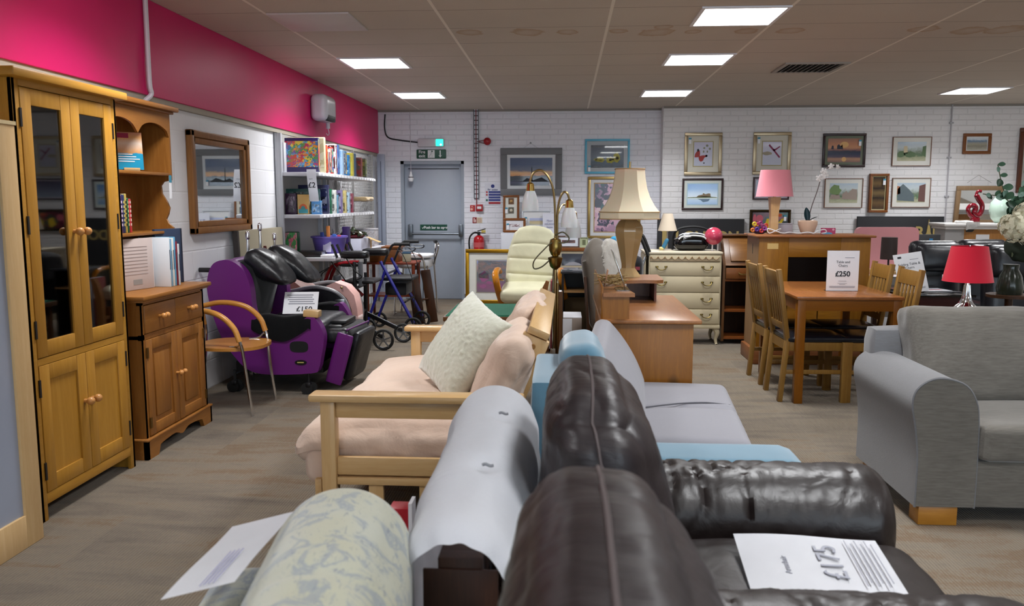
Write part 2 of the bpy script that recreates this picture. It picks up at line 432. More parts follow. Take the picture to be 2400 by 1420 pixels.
# pink fascia boarding high on the left wall, with its ledge
PINK = N('pink_paint'); _v = PINK.noise(PINK.co(), 2.5, 4); PINK.col(PINK.mix(_v, 'd01066', 'c20e5e')); PINK.set(Roughness=.42); PINK.bump(PINK.noise(PINK.co(), 40, 3), .08, .003)
struct('trim_1', MB().bb(XL, XL+.045, YF, YB, 2.125, CEIL, .004), PINK.m)
struct('trim_2', MB().bb(XL, XL+.03, YF, YB, 2.085, 2.125), plain('a9a294', .7))
struct('trim_3', MB().bb(XP, XR, YB2-.012, YB2, CEIL-.03, CEIL).bb(XL, XP, YB-.012, YB, CEIL-.03, CEIL), plain('8f8a84', .7))
struct('baseboard_back', MB().bb(XL, dx0, YB-.015, YB, 0, .09).bb(dx1, XP, YB-.015, YB, 0, .09).bb(XP, XR, YB2-.015, YB2, 0, .09), plain('6d7077', .5))

# ---- fire door in its recess
dg = plain('a5aebc', .42)
door = bpy.data.objects.new('door_1', None); COL.objects.link(door); door.location = ((dx0+dx1)/2, YB, 0); door['kind'] = 'structure'
w2 = (dx1-dx0)/2
obj('door_frame', MB().bb(-w2, -w2+.045, .02, .2, 0, dz).bb(w2-.045, w2, .02, .2, 0, dz).bb(-w2, w2, .02, .2, dz-.045, dz), plain('9ba4b0', .45), door, smooth=False)
obj('door_leaf', MB().bb(-w2+.045, w2-.045, .09, .14, .005, dz-.045, .003), dg, door)
obj('top_rail', MB().bb(-w2+.1, w2-.08, .078, .09, dz-.115, dz-.1), plain('4c5158', .4), door)
bz = at(1020, 545, YB).z; bl, br = at(962, 545, YB).x-door.location.x, at(1080, 545, YB).x-door.location.x
pb = MB().cyl((bl, .0, bz-.02), (br, .0, bz-.02), .016)
pb.bb(bl-.03, bl+.03, -.03, .09, bz-.06, bz+.12, .01).bb(br-.03, br+.03, -.03, .09, bz-.06, bz+.12, .01)
obj('push_bar', pb, metal('7b828a', .35), door)
GRN = plain('0b4a38', .4)
sgn = obj('push_bar_sign', MB().bb(-.2, .2, .084, .09, bz+.03, bz+.115), GRN, door, 'green sign with white lettering')
Wm = Matrix.Translation((.035, .083, bz+.07)) @ FACE_CAM
text('Push bar to open', .05, Wm, WHITEP, sgn, bold=.0015)
obj('tick_mark', MB().bar((-.17, .082, bz+.07), (-.16, .082, bz+.055), .002, .008).bar((-.16, .082, bz+.055), (-.135, .082, bz+.09), .002, .008), WHITEP, sgn)

# ================================================================ ceiling lamps, dead panel, vent
LAMPE = emit('ffffff', 6.0)
x0, y0 = .3023, 5.805
first = None; LAMP_W = 27
spots = [(1, 0), (1, 3), (1, 7), (7, 7), (-4, 3), (-4, 7), (7, 3), (7, 0), (12, 3), (12, 7), (1, -4), (7, -4), (-4, -3), (1, -8), (7, -8), (12, -3), (1, -12), (7, -12), (-4, -10)]
words_l = {(1, 0): 'lit square ceiling light nearest the camera, at the top of the picture', (1, 3): 'middle lit ceiling light of the row of three right of centre',
           (1, 7): 'farthest lit ceiling light of the row of three right of centre', (7, 7): 'lit ceiling light far over on the right',
           (-4, 3): 'nearer of the two lit ceiling lights beside the pink wall', (-4, 7): 'farther of the two lit ceiling lights beside the pink wall'}
for (i, j) in spots:
    c = Vector((x0+(i+.5)*.6, y0+(j+.5)*.6, CEIL))
    lab = words_l.get((i, j), 'lit square ceiling light outside the picture above the shop floor')
    if first is None:
        t = first = thing('ceiling_light', lab, 'ceiling light', c, 0, 'square ceiling lights')
        f = MB(); a, b = .297, .272
        for s in (-1, 1): f.bb(-a, a, s*b, s*a, -.012, .001).bb(s*b, s*a, -b, b, -.012, .001)
        obj('frame', f, plain('e8e6ea', .4), t, smooth=False)
        obj('diffuser', MB().bb(-b, b, -b, b, -.008, -.002), LAMPE, t)
    else: dup(first, c, 0, lab)
    L = bpy.data.lights.new('lamp_glow', 'AREA'); L.size = .54; L.energy = LAMP_W; L.color = (.965, .98, 1); L.spread = R(135)
    lo = bpy.data.objects.new('lamp_glow', L); COL.objects.link(lo); lo.location = (c.x, c.y, CEIL-.016)
c = Vector((x0-3.5*.6, y0+.3, CEIL))
t = thing('ceiling_panel', 'unlit pinkish blank ceiling panel beside the pink wall', 'ceiling panel', c)
obj('panel', MB().bb(-.29, .29, -.29, .29, -.012, .001, .003), plain('c9c0bf', .5), t)
v0, v1 = fl(1862, 149, CEIL), fl(1840, 166, CEIL)
t = thing('air_vent', 'louvred air vent in the ceiling tiles right of the lamps', 'vent', ((v0.x+fl(1962, 149, CEIL).x)/2, (v0.y+v1.y)/2, CEIL))
obj('backing', MB().bb(-.27, .27, -.25, .25, -.006, .001), plain('060606', .9), t)
obj('frame', MB().bb(-.3, .3, .25, .29, -.014, .001).bb(-.3, .3, -.29, -.25, -.014, .001).bb(-.3, -.26, -.25, .25, -.014, .001).bb(.26, .3, -.25, .25, -.014, .001), plain('a59c93', .5), t)
s = MB()
for k in range(10): s.box((-.23+k*.051, 0, -.012), (.028, .5, .003), rot('Y', -35))
obj('louvres', s, plain('a89f96', .5), t)

# daylight through the shop-front glass
def area(name, loc, rx, rz, sx, sy, e, c):
    L = bpy.data.lights.new(name, 'AREA'); L.shape = 'RECTANGLE'; L.size = sx; L.size_y = sy; L.energy = e; L.color = c
    o = bpy.data.objects.new(name, L); o.location = loc; o.rotation_euler = (R(rx), 0, R(rz)); COL.objects.link(o); return o
area('daylight', ((wx0+wx1)/2, YF-.35, 1.5), 90, 0, wx1-wx0, 1.8, 330, (.80, .88, 1.0))
W = bpy.data.worlds.new('w'); SC.world = W; W.use_nodes = True
W.node_tree.nodes['Background'].inputs[0].default_value = (.6, .75, 1, 1); W.node_tree.nodes['Background'].inputs[1].default_value = .6

# ================================================================ fixtures on the walls
p = at(1011, 335, YB)
t = thing('emergency_light', 'white bulkhead emergency light with glowing green end above the exit sign', 'emergency light', p)
obj('housing', MB().bb(-.19, .19, -.07, 0, -.06, .06, .02), plain('c9c6cc', .35), t)
obj('green_lens', MB().soft((.13, -.075, 0), (.11, .02, .1), .01), emit('30e0c0', 1.2), t, 'glowing green lens')
obj('indicator', MB().sph((.15, -.09, -.03), .012), emit('a0ffe8', 12), t)
tag(obj('black_cable', MB().tube([at(903, 268, YB)+Vector((0, -.012, 0)), at(902, 300, YB)+Vector((0, -.012, 0)), at(910, 322, YB)+Vector((0, -.012, 0)), at(940, 329, YB)+Vector((0, -.012, 0)), at(981, 334, YB)+Vector((0, -.012, 0))], .010, smooth=5), BLACK), 'black cable running along the wall to the emergency light', 'cable')
p = at(1011, 361, YB)
t = thing('fire_exit_sign', 'green fire exit sign with running figure and down arrow over the door', 'sign', p)
obj('plate', MB().bb(-.215, .215, -.012, 0, -.065, .065, .01), GRN, t)
M = Matrix.Translation((-.135, -.013, .028)) @ FACE_CAM
text('Fire', .062, M, WHITEP, t, bold=.001); text('exit', .062, Matrix.Translation((-.135, -.013, -.028)) @ FACE_CAM, WHITEP, t, bold=.001)
obj('figure_panel', MB().bb(-.05, .05, -.0135, -.012, -.055, .055), WHITEP, t)
fg = MB().sph((.012, -.014, .038), .011, 8, (1, .2, 1))
for a, b, w in (((.008, .028), (-.006, -.004), .016), ((-.006, -.004), (-.022, -.022), .011), ((-.022, -.022), (-.03, -.045), .01), ((-.006, -.004), (.016, -.02), .011), ((.016, -.02), (.012, -.045), .01), ((.006, .02), (-.024, .018), .008), ((.006, .02), (.03, .004), .008)):
    fg.bar((a[0], -.0145, a[1]), (b[0], -.0145, b[1]), .001, w, up=(0, 1, 0))
obj('running_figure', fg, GRN, t)
obj('arrow', MB().prism([(.13, -.05), (.155, -.015), (.138, -.025), (.138, .05), (.122, .05), (.122, -.025), (.105, -.015)], 'y', -.0145, -.012), WHITEP, t)
# alarm column
t = thing('alarm_cable_tray', 'slotted silver cable tray dropping from the ceiling to the call point', 'cable tray', at(1117, 466, YB))
z1 = CEIL-t.location.z; f = MB()
for s in (-1, 1): f.bb(s*.032-.004, s*.032+.004, -.03, 0, 0, z1)
k = 0
while k*.065 < z1: f.bb(-.032, .032, -.020, -.006, k*.065, k*.065+.014); k += 1
obj('tray', f, plain('4a4c54', .4), t, smooth=False)
obj('tray_back', MB().bb(-.03, .03, -.006, -.002, 0, z1), plain('e8ebf2', .3), t)
obj('side_lips', MB().bb(-.027, -.006, -.016, -.013, 0, z1).bb(.006, .027, -.016, -.013, 0, z1), plain('dde2ea', .25), t)
obj('red_cable', MB().tube([(0, -.02, -.14), (.002, -.02, .2), (-.003, -.02, z1*.5), (0, -.02, z1)], .006), plain('7c1c20', .5), t)
p = at(1143, 332, YB)
t = thing('alarm_beacon', 'round red fire alarm beacon on two short arms', 'alarm', p)
obj('dome', MB().sph((0, -.06, 0), .055, 20, (1, .8, 1)), plain('9c1220', .25), t)
obj('mounting', MB().bar((-.15, -.02, 0), (-.03, -.03, .02), .012, .012).bar((-.15, -.02, 0), (-.03, -.03, -.03), .012, .012).cyl((0, -.04, 0), (0, 0, 0), .04), plain('5c0e18', .4), t)
p = at(1124, 487, YB)
t = thing('fire_call_point', 'small red break-glass call point at the foot of the cable tray', 'call point', p)
obj('box', MB().bb(-.05, .05, -.05, 0, -.05, .05, .006), plain('a3151f', .35), t)
obj('glass_window', MB().bb(-.03, .03, -.053, -.049, -.015, .02), WHITEP, t)
p = at(1108, 488, YB)
t = thing('call_point_sign', 'small square red sign left of the call point', 'sign', p)
obj('plate', MB().bb(-.038, .035, -.006, 0, -.045, .045), plain('b51c20', .4), t)
obj('symbol', MB().cyl((-.015, -.008, -.015), (-.015, -.006, -.015), .018).bar((.01, -.007, -.03), (.01, -.007, .03), .012, .002).cyl((-.01, -.008, .022), (-.01, -.006, .022), .01), plain('e8b0a0', .5), t)
p = at(1119, 516, YB)
t = thing('extinguisher_sign', 'red and cream notice above the fire extinguisher', 'sign', p)
obj('plate', MB().bb(-.07, .07, -.005, 0, -.042, .042), plain('d8d0b8', .5), t)
obj('red_panel', MB().bb(-.07, -.01, -.007, -.004, -.042, .042), plain('8c1420', .4), t)
obj('symbol', MB().bb(-.055, -.04, -.009, -.006, -.03, .03).bb(-.033, -.02, -.009, -.006, -.03, .01), plain('e9d6d0', .5), t)
f = MB()
for k in range(7): f.bb(.0, .06, -.007, -.004, .028-k*.01, .032-k*.01)
obj('small_print', f, plain('c08a7a', .5), t)
p = at(1155, 456, YB)
t = thing('fire_action_notice', 'fire action notice with blue circle, blue rows and a red row', 'sign', p)
obj('plate', MB().bb(-.115, .115, -.006, 0, -.15, .16), plain('d9dbe6', .4), t)
obj('blue_circle', MB().cyl((.0, -.009, .12), (0, -.005, .12), .026, seg=20), plain('1c2a78', .4), t)
text('Fire action', .034, Matrix.Translation((0, -.007, .07)) @ FACE_CAM, plain('1c2a6a', .5), t, bold=.001)
f = MB()
for k in range(4): f.bb(-.06, .11, -.009, -.005, .022-k*.038, .05-k*.038)
obj('blue_rows', f, plain('2a3784', .4), t)
obj('red_row', MB().bb(-.06, .11, -.009, -.005, -.135, -.105), plain('a31c28', .4), t)
obj('red_symbols', MB().cyl((-.085, -.009, .035), (-.085, -.005, .035), .014).cyl((-.085, -.009, -.003), (-.085, -.005, -.003), .014), plain('b02a30', .4), t)
obj('green_symbol', MB().cyl((-.085, -.009, -.08), (-.085, -.005, -.08), .016), plain('1a6a50', .4), t)
# extinguisher
p = at(1124, 575, YB); p.y = YB-.09
t = thing('fire_extinguisher', 'red fire extinguisher with black hose hung on the brick wall', 'fire extinguisher', p)
obj('cylinder', MB().lathe([(.0, -.36), (.075, -.35), (.078, -.33), (.078, .08), (.07, .12), (.04, .145), (.025, .15)], seg=24), plain('b0121c', .22), t)
obj('label', MB().cyl((0, 0, -.02), (0, 0, .05), .0795, seg=24, cap=False), plain('c8585c', .4), t)
obj('valve', MB().cyl((0, 0, .145), (0, 0, .2), .022).bar((-.02, 0, .21), (.1, -.01, .245), .02, .014, .003).bar((0, 0, .19), (.1, -.02, .18), .02, .01, .003), BLACKP, t)
obj('hose', MB().tube([(0, -.01, .18), (-.06, -.02, .19), (-.12, -.02, .14), (-.14, -.02, .05), (-.13, -.01, -.15)], .012, smooth=6), RUB, t)
obj('handle_tag', MB().bb(.04, .1, -.03, -.025, .19, .225), plain('c9b45a', .4), t)
obj('bracket', MB().bb(-.03, .03, .06, .09, -.1, .12), STEEL, t)
# pull cord left of the door
f = MB().cyl(at(963, 268, YB-.02), at(963, 402, YB-.02), .004, seg=6)
t = thing('pull_cord', 'white pull cord with a black and white toggle left of the door', 'pull cord', at(963, 402, YB-.02))
z = at(963, 262, YB).z-t.location.z
obj('cord', MB().cyl((0, 0, 0), (0, 0, z), .004, seg=6), plain('cfccd4', .5), t); f.bm.free()
obj('toggle', MB().lathe([(0, -.15), (.03, -.14), (.04, -.1), (.02, -.04), (.01, 0)]), plain('e6e6ea', .4), t)
obj('toggle_band', MB().cyl((0, 0, -.09), (0, 0, -.075), .036), BLACK, t)
# heater on the pink wall
a, b = at(738, 228, 1), None
yh = 8.75
t = thing('wall_heater', 'white plastic fan heater high on the pink wall', 'heater', (XL+.045, yh+.2, 2.43))
obj('casing', MB().soft((.09, 0, 0), (.18, .42, .28), .06, n=10), plain('c9cad2', .25), t)
obj('outlet_grille', MB().bb(.10, .182, -.14, .14, -.135, -.07, .01), plain('23262a', .5), t)
obj('pull_switch', MB().cyl((.1, .12, -.14), (.1, .12, -.2), .022).tube([(.1, .12, -.2), (.11, .12, -.25), (.09, .14, -.27), (.08, .12, -.25)], .004, smooth=4), plain('d8d4da', .4), t)
# white pipe on the pink wall
yc = 5.33
pp = MB().tube([(XL+.065, 5.3, CEIL), (XL+.065, 5.3, 2.5), (XL+.065, 5.3, 2.2), (XL+.062, 5.32, 2.13), (XL+.03, 5.27, 2.06), (XL+.02, 5.26, 1.9)], .016, smooth=5)
tag(obj('white_conduit', pp, plain('d9d3dd', .35)), 'white plastic conduit running down the pink wall', 'pipe')
# conduit on the pier wall
q = at(2228, 300, YB2)
t = thing('grey_conduit', 'thin vertical grey conduit with clips on the wall right of the pictures', 'pipe', (q.x, YB2, 0))
obj('tube', MB().cyl((0, -.015, .9), (0, -.015, CEIL-.01), .009), plain('b4b2b8', .5), t)
f = MB()
for v in (288, 369, 460): f.box((0, -.012, at(2228, v, YB2).z), (.06, .02, .02), None, .004)
obj('clips', f, plain('a9a8ae', .5), t)
# ================================================================ pictures on the back walls
def prism_pts(pts, u, v, w, h, y0, y1, mb):
    """polygon given in 0..1 of the picture area"""
    return mb.prism([(u+p[0]*w, v+p[1]*h) for p in pts], 'y', y0, y1)
GLZ = glass('ffffff', .02, .0)
def picture(name, label, box, Y, fm, fw, mat_c, mw, artm, group='framed pictures on the back wall', depth=.03, tagc=None, inner=None, cat='picture', tilt=0, gl=False, base=None):
    (u0, v0, u1, v1) = box
    a, b = at(u0, v0, Y), at(u1, v1, Y)
    w, h = b.x-a.x, a.z-b.z; loc = Vector(((a.x+b.x)/2, Y, b.z))
    t = thing(name, label, cat, loc, 0, group)
    if tilt: t.rotation_euler = (R(-tilt), 0, 0); 
    x = w/2; f = MB()
    for z0, z1, xa, xb in ((0, fw, -x, x), (h-fw, h, -x, x), (fw, h-fw, -x, -x+fw), (fw, h-fw, x-fw, x)):
        f.bb(xa, xb, -depth, -.001, z0, z1, min(.006, fw*.2))
    obj('frame', f, fm, t)
    if mw: obj('mount', MB().bb(-x+fw*.9, x-fw*.9, -depth*.55, -depth*.2, fw*.9, h-fw*.9), plain(mat_c, .7), t)
    ax0, az0, aw, ah = -x+fw+mw, fw+mw, w-2*(fw+mw), h-2*(fw+mw)
    ya = -depth*.55-.001
    if inner: obj('mount_line', MB().bb(ax0-.014, ax0+aw+.014, ya-.0005, ya+.001, az0-.014, az0+ah+.014), plain(inner, .5), t); ya -= .001
    pr = obj('print', MB().bb(ax0, ax0+aw, ya-.001, ya, az0, az0+ah), artm, t, smooth=False)
    if gl: obj('glass', MB().bb(-x+fw, x-fw, -depth*.8, -depth*.8+.001, fw, h-fw), GLZ, t)
    if tagc:
        px, pz = ax0*0+(-x+fw)+tagc[0]*(w-2*fw), fw+tagc[1]*(h-2*fw)
        g = obj('price_tag', MB().bb(px-.017, px+.017, -depth-.004, -depth-.001, pz-.05, pz+.03), PAPER, t)
        obj('tag_top', MB().bb(px-.018, px+.018, -depth-.006, -depth-.004, pz+.01, pz+.032), plain('3a8fae', .5), g)
    return t, (ax0, az0, aw, ah, ya-.0012)
def shp(parent, name, A, polys, m):
    mb = MB()
    for p in polys: prism_pts(p, A[0], A[1], A[2], A[3], A[4]-.0012, A[4], mb)
    return obj(name, mb, m, parent, smooth=False)
def blob(cx, cy, rx, ry, n=14, w=0, s=1):
    r = random.Random(s); return [(cx+rx*math.cos(2*PI*k/n)*(1+w*(r.random()-.5)), cy+ry*math.sin(2*PI*k/n)*(1+w*(r.random()-.5))) for k in range(n)]
GREYF = plain('6f7175', .5); GOLDF = metal('b59a62', .35); DKF = plain('2a1012', .35); THINF = wood('8c6650', '7a5542', 'z', .4, 0, 1, 'thinframe')
SILG = metal('b3a184', .38)
# sunset over water, wide grey frame
t, A = picture('sunset_picture', 'large sunset seascape in a wide flat grey frame left of the arched lamp', (1173, 347, 1317, 458), YB, GREYF, .095, 'd6dbe0', .045,
    art([(0, '1c2238'), (.12, '3b3a58'), (.2, '141a26'), (.33, '16202c'), (.36, 'c98a50'), (.46, 'd6a468'), (.56, '5d5f72'), (.75, '34436a'), (1, '273760')], .10, 3, (1, 1, 1.6)), tagc=(.9, .2))
shp(t, 'lighthouse', A, [[(.5, .15), (.53, .15), (.525, .62), (.515, .7), (.505, .62)], [(0, .14), (.3, .16), (.4, .28), (.55, .2), (.75, .3), (.9, .16), (1, .14)]], plain('0e1420', .5))
z = A[3]+.25
obj('hanging_string', MB().tube([(-.11, -.01, z+.03), (-.01, -.01, z+.1), (.09, -.01, z+.03)], .002, seg=5), plain('a9a5ac', .6), t)
obj('nail', MB().sph((-.01, -.012, z+.1), .012, 8), STEEL, t)
t, A = picture('blossom_picture', 'yellow blossom painting in a bright blue frame', (1371, 326, 1475, 407), YB, plain('5fb4d4', .4), .03, 'dfe2e6', .055,
    art([(0, '0f1c2e'), (.2, '1d3f56'), (.5, '122848'), (1, '0d1c3c')], .25, 4), tagc=(.06, .12), gl=True)
shp(t, 'yellow_petals', A, [blob(.28, .35, .13, .12, 14, .5, 2), blob(.6, .33, .12, .14, 14, .5, 3), blob(.78, .45, .12, .2, 14, .5, 4), blob(.15, .36, .05, .05, 9, .4, 5)], plain('c9bd2c', .5))
shp(t, 'petal_centres', A, [blob(.6, .35, .05, .06, 9, .5, 6), blob(.8, .42, .05, .07, 9, .4, 7), blob(.3, .33, .05, .03, 9, .5, 8)], plain('e0c81c', .5))
t, A = picture('rose_painting', 'tall pink and purple abstract painting in a gold frame behind the big lampshade', (1378, 414, 1500, 559), YB, GOLDF, .04, 'd8dade', .06,
    patches(['8c6a86', 'c79bb0', '3c3450', 'a8829c', '241f34', 'd4b4bc', '22484c'], 5, 3, st=(1, 1, 1.2)), inner='b69a6c')
B1 = art([(0, 'b9bdd0'), (1, 'c3bfd6')], .3, 6)
t, A = picture('butterfly_picture', 'red butterfly print in a gold frame, upper left of the right-hand pictures', (1605, 311, 1690, 411), YB2, SILG, .045, 'd5d2c4', .085, B1, inner='b3a87f', tagc=(.06, .88))
shp(t, 'butterfly_wings', A, [[(.03, .36), (.06, .5), (.14, .6), (.3, .66), (.33, .52), (.32, .42), (.2, .36)], [(.24, .40), (.28, .24), (.38, .17), (.5, .22), (.56, .34), (.74, .42), (.7, .45), (.45, .44)]], plain('a3302c', .5))
shp(t, 'wing_tips', A, [blob(.22, .66, .06, .06), blob(.68, .42, .06, .05), blob(.55, .12, .04, .03)], plain('16141c', .5))
shp(t, 'flower_heads', A, [blob(.55, .75, .06, .04), blob(.7, .85, .07, .05), blob(.85, .72, .06, .05), blob(.72, .6, .04, .05), blob(.52, .6, .04, .05)], plain('8f9078', .6))
t, A = picture('castle_picture', 'castle on an island watercolour in a dark frame below the red butterfly', (1599, 418, 1693, 492), YB2, DKF, .028, 'dbe2dc', .05,
    art([(0, '7fa2cf'), (.2, 'a3bfdc'), (.29, 'b9c8c8'), (.33, 'c9c79c'), (.36, 'cfdce8'), (.55, 'b8cfe6'), (.75, '7fa6d6'), (1, '6f9ad0')], .05, 3), inner='b7d3dc')
shp(t, 'castle', A, [[(.3, .36), (.36, .44), (.5, .48), (.52, .56), (.6, .5), (.7, .54), (.76, .53), (.78, .36)]], plain('8a7a62', .6))
shp(t, 'shore', A, [[(0, .34), (.3, .36), (.55, .4), (.98, .35), (.98, .33), (0, .32)]], plain('5d6c44', .6))
shp(t, 'reflection', A, [[(.32, .27), (.76, .27), (.7, .15), (.52, .1), (.45, .2)]], plain('6f88a0', .5))
t, A = picture('dragonfly_picture', 'pink dragonfly print in a gold frame above the pink lampshade', (1766, 310, 1851, 409), YB2, SILG, .045, 'd5d2c4', .085, B1, inner='b3a87f', tagc=(.06, .88))
shp(t, 'dragonfly', A, [[(.55, .62), (.62, .66), (.95, .34), (.88, .3)], [(.3, .84), (.36, .9), (.62, .66), (.56, .6)], [(.6, .66), (.9, .82), (.93, .78), (.64, .6)], blob(.6, .64, .05, .05)], plain('8a2350', .5))
shp(t, 'pale_leaf', A, [blob(.25, .5, .26, .08, 12, .3, 3)], plain('a9a08c', .6))
t, A = picture('dark_framed_print', 'dark framed print mostly hidden behind the pink lampshade', (1765, 415, 1848, 468), YB2, DKF, .02, 'b6aebc', .02, art([(0, '8fa0b4'), (.5, '6b6f8a'), (1, '4c4866')], .2, 4))
t, A = picture('abstract_picture', 'brightly coloured abstract shapes in a dark bronze frame behind the pink lamp base', (1757, 491, 1851, 545), YB2-.02, metal('3c3020', .45), .03, '20160f', .01,
    patches(['5a0f24', '12302c', '7a1a2a', '4a0c20', '1d4a3c'], 4, 9), tagc=(.9, .7))
shp(t, 'coloured_shapes', A, [blob(.2, .65, .1, .22), blob(.06, .6, .05, .3)], plain('c05a6a', .5))
shp(t, 'yellow_shapes', A, [blob(.47, .35, .12, .3, 9, .4), [(.75, .05), (.74, .4), (.82, .62), (.92, .7), (.84, .4), (.83, .05)]], plain('d8b81c', .5))
shp(t, 'orange_shape', A, [blob(.75, .85, .1, .1, 9, .5)], plain('c0501c', .5))
t, A = picture('castle_sunset_picture', 'orange sunset over dark waves in a mahogany frame', (1929, 313, 2026, 392), YB2, DKF, .034, '6f7766', .035,
    art([(0, '8a6a66'), (.14, 'b88a6c'), (.22, '54465c'), (.34, '2b3350'), (.46, '1b2440'), (.52, '8a5a54'), (.62, 'c98c62'), (.8, 'b97a58'), (1, '9a6a54')], .06, 4, (1, 1, 3)), tagc=(.9, .78))
shp(t, 'sun', A, [blob(.5, .74, .13, .13), blob(.5, .12, .07, .1)], plain('e0b070', .5))
shp(t, 'ruins', A, [[(.28, .55), (.28, .7), (.33, .76), (.38, .68), (.44, .74), (.46, .55)], [(.1, .55), (.12, .7), (.17, .7), (.18, .55)]], plain('1c2238', .5))
def village(seed, sky='c3ced2'):
    return art([(0, 'b9b79a'), (.2, '9aa083'), (.3, '5f7a5c'), (.45, '7d8a78'), (.6, 'a9b4b0'), (.72, sky), (1, 'b2c4d4')], .22, 6, seed=seed)
for nm, lab, bx, sd, cols in (('church_watercolour', 'watercolour of a church among trees, topmost of the three village watercolours', (2092, 321, 2179, 389), 1, ('5a7350', 'c9bb9a', '3c4656')),
                        ('high_street_watercolour', 'village street watercolour right of the white orchid', (1933, 418, 2019, 487), 5, ('6f8a56', '9a8a80', '62666a')),
                        ('cottage_watercolour', 'cottage lane watercolour with an orange gable, right of the tall narrow frame', (2091, 417, 2177, 486), 9, ('4c5f58', 'b0704c', '5c6a70'))):
    t, A = picture(nm, lab, bx, YB2, THINF, .008, 'dcdbd4', .06, village(sd))
    if sd == 1: shp(t, 'church_tower', A, [[(.22, .4), (.22, .78), (.34, .78), (.36, .4)]], plain(cols[1], .6)); shp(t, 'trees', A, [blob(.14, .35, .13, .18, 12, .4, 2), blob(.45, .35, .2, .15, 12, .4, 3), [(.86, .3), (.88, .75), (1, .8), (1, .2)]], plain(cols[0], .6))
    if sd == 5: shp(t, 'big_tree', A, [blob(.2, .65, .19, .28, 14, .4, 2)], plain(cols[0], .6)); shp(t, 'houses', A, [[(.45, .2), (.45, .45), (.6, .62), (.66, .5), (.8, .72), (.98, .68), (.98, .15)], [(0, .2), (.05, .42), (.35, .42), (.4, .2)]], plain(cols[1], .6))
    if sd == 9: shp(t, 'cottage', A, [[(.02, .1), (.02, .7), (.2, .95), (.4, .7), (.6, .4), (.62, .05)]], plain(cols[2], .6)); shp(t, 'orange_gable', A, [[(.0, .4), (.0, .85), (.1, .82), (.12, .45)]], plain(cols[1], .6)); shp(t, 'right_house', A, [[(.76, .05), (.78, .85), (1, .95), (1, .03)]], plain('6a4a44', .6))
t, A = picture('tall_shadow_box', 'tall narrow orange wood frame with a dark carved strip', (2037, 407, 2077, 498), YB2, ORANGEW('z'), .035, 'd8cf9a', .012, art([(0, '3a2618'), (.2, '6a5130'), (.35, '2a1c12'), (.5, '75603c'), (.65, '2c1c12'), (.8, '6b5330'), (1, '2a1a10')], .05, 4), depth=.06, tagc=(.82, .85))
t, A = picture('harbour_picture', 'small harbour scene in a chunky light brown wood frame', (2257, 313, 2320, 361), YB2, ORANGEW('x'), .042, 'dfe3e6', .012, art([(0, 'b7b3a2'), (.3, '8a877a'), (.5, 'a39f8c'), (.72, '5f7a9a'), (.85, 'c6d0da'), (1, 'd4dce2')], .15, 7))
# mirrors
MIR = metal('eef2f2', .02); MIR.node_tree.nodes
t, A = picture('wall_mirror', 'pale wood framed mirror hung by a string above the mantelpiece', (2237, 435, 2341, 525), YB2-.03, wood('a08464', '8c7052', 'z', .45, 0, 1, 'mirror'), .06, '000000', 0, MIR, depth=.04, gl=False, cat='mirror', group=None)
t.rotation_euler = (R(5.5), 0, 0)
obj('hanging_string', MB().tube([(-.17, -.01, .56), (-.02, .02, .66), (.14, -.01, .56)], .0025, seg=5), plain('6f6a6c', .6), t)
picture('tall_wall_mirror', 'dark wood framed tall mirror cut off by the right edge of the picture', (2390, 300, 2490, 452), YB2, wood('6a3a22', '542a16', 'z', .35, 0, 1, 'm2'), .055, '0', 0, MIR, depth=.04, gl=False, cat='mirror', group=None)

# ================================================================ things standing along the back wall, left part
# gilt picture on the floor
a, b = at(1091, 576, 11.8), at(1292, 706, 11.8)
def standing(name, label, box, Y, fm, fw, mc, mw, am, lean=6, **k):
    t, A = picture(name, label, box, Y, fm, fw, mc, mw, am, group=None, **k)
    t.rotation_euler = (R(-lean), 0, 0); return t, A
t, A = standing('gilt_framed_picture', 'large gilt framed mountain and flowers picture standing on the floor by the door', (1091, 578, 1292, 706), 11.60, metal('c99a2e', .3), .05, 'd9d9d3', .11,
    art([(0, '7a6a78'), (.2, '8c5a7c'), (.4, '6d6f78'), (.62, '6a7078'), (.75, 'a98c8c'), (.9, '8a92bc'), (1, '9aa4d0')], .2, 4, seed=3), inner='a9a598', depth=.05, lean=2.5)
t.location.z = 0
shp(t, 'mountain', A, [[(.02, .45), (.02, 1), (.5, .98), (.62, .82), (.98, .6), (.98, .3)]], patches(['5f646c', '7a706f', '8a7676', '6c7480'], 9, 2))
shp(t, 'blossom', A, [blob(.12, .5, .08, .16, 12, .5, 3), blob(.2, .3, .05, .05, 9, .5, 4), blob(.1, .18, .05, .06, 9, .5, 5)], plain('9c5a86', .5))
# white cabinets behind
c0, c1 = at(1172, 546, 11.55), at(1303, 546, 11.55)
t = thing('white_cabinet', 'plain white cabinet against the wall with small pictures standing on it', 'cabinet', ((c0.x+c1.x)/2, 11.72, 0))
w = (c1.x-c0.x)/2; zc = c0.z
obj('body', MB().bb(-w, w, -.03, .24, 0, zc, .004), plain('d4d8e2', .45), t)
obj('door', MB().bb(-w+.01, w-.01, -.045, -.032, .05, zc-.03, .004), plain('d9dde6', .45), t)
t, A = standing('double_shell_frame', 'upright orange wood frame with two small square windows', (1179, 459, 1217, 546), 11.83, ORANGEW('z'), .032, 'd9dad2', .03, plain('d9dad2', .7), lean=3, depth=.03, tagc=(.1, .62)); t.location.z = zc
for k, q in enumerate((.64, .4)):
    obj('square_window', MB().bb(-.04, .04, -.02, -.017, .5*q*1.08+.05, .5*q*1.08+.14), plain(('6a4a30', '5f5c50')[k], .5), t)
    obj('shell', MB().sph((0, -.022, .5*q*1.08+.095), .022, 10, (1, .3, 1)), plain(('b08a50', 'c9c4b0')[k], .5), t)
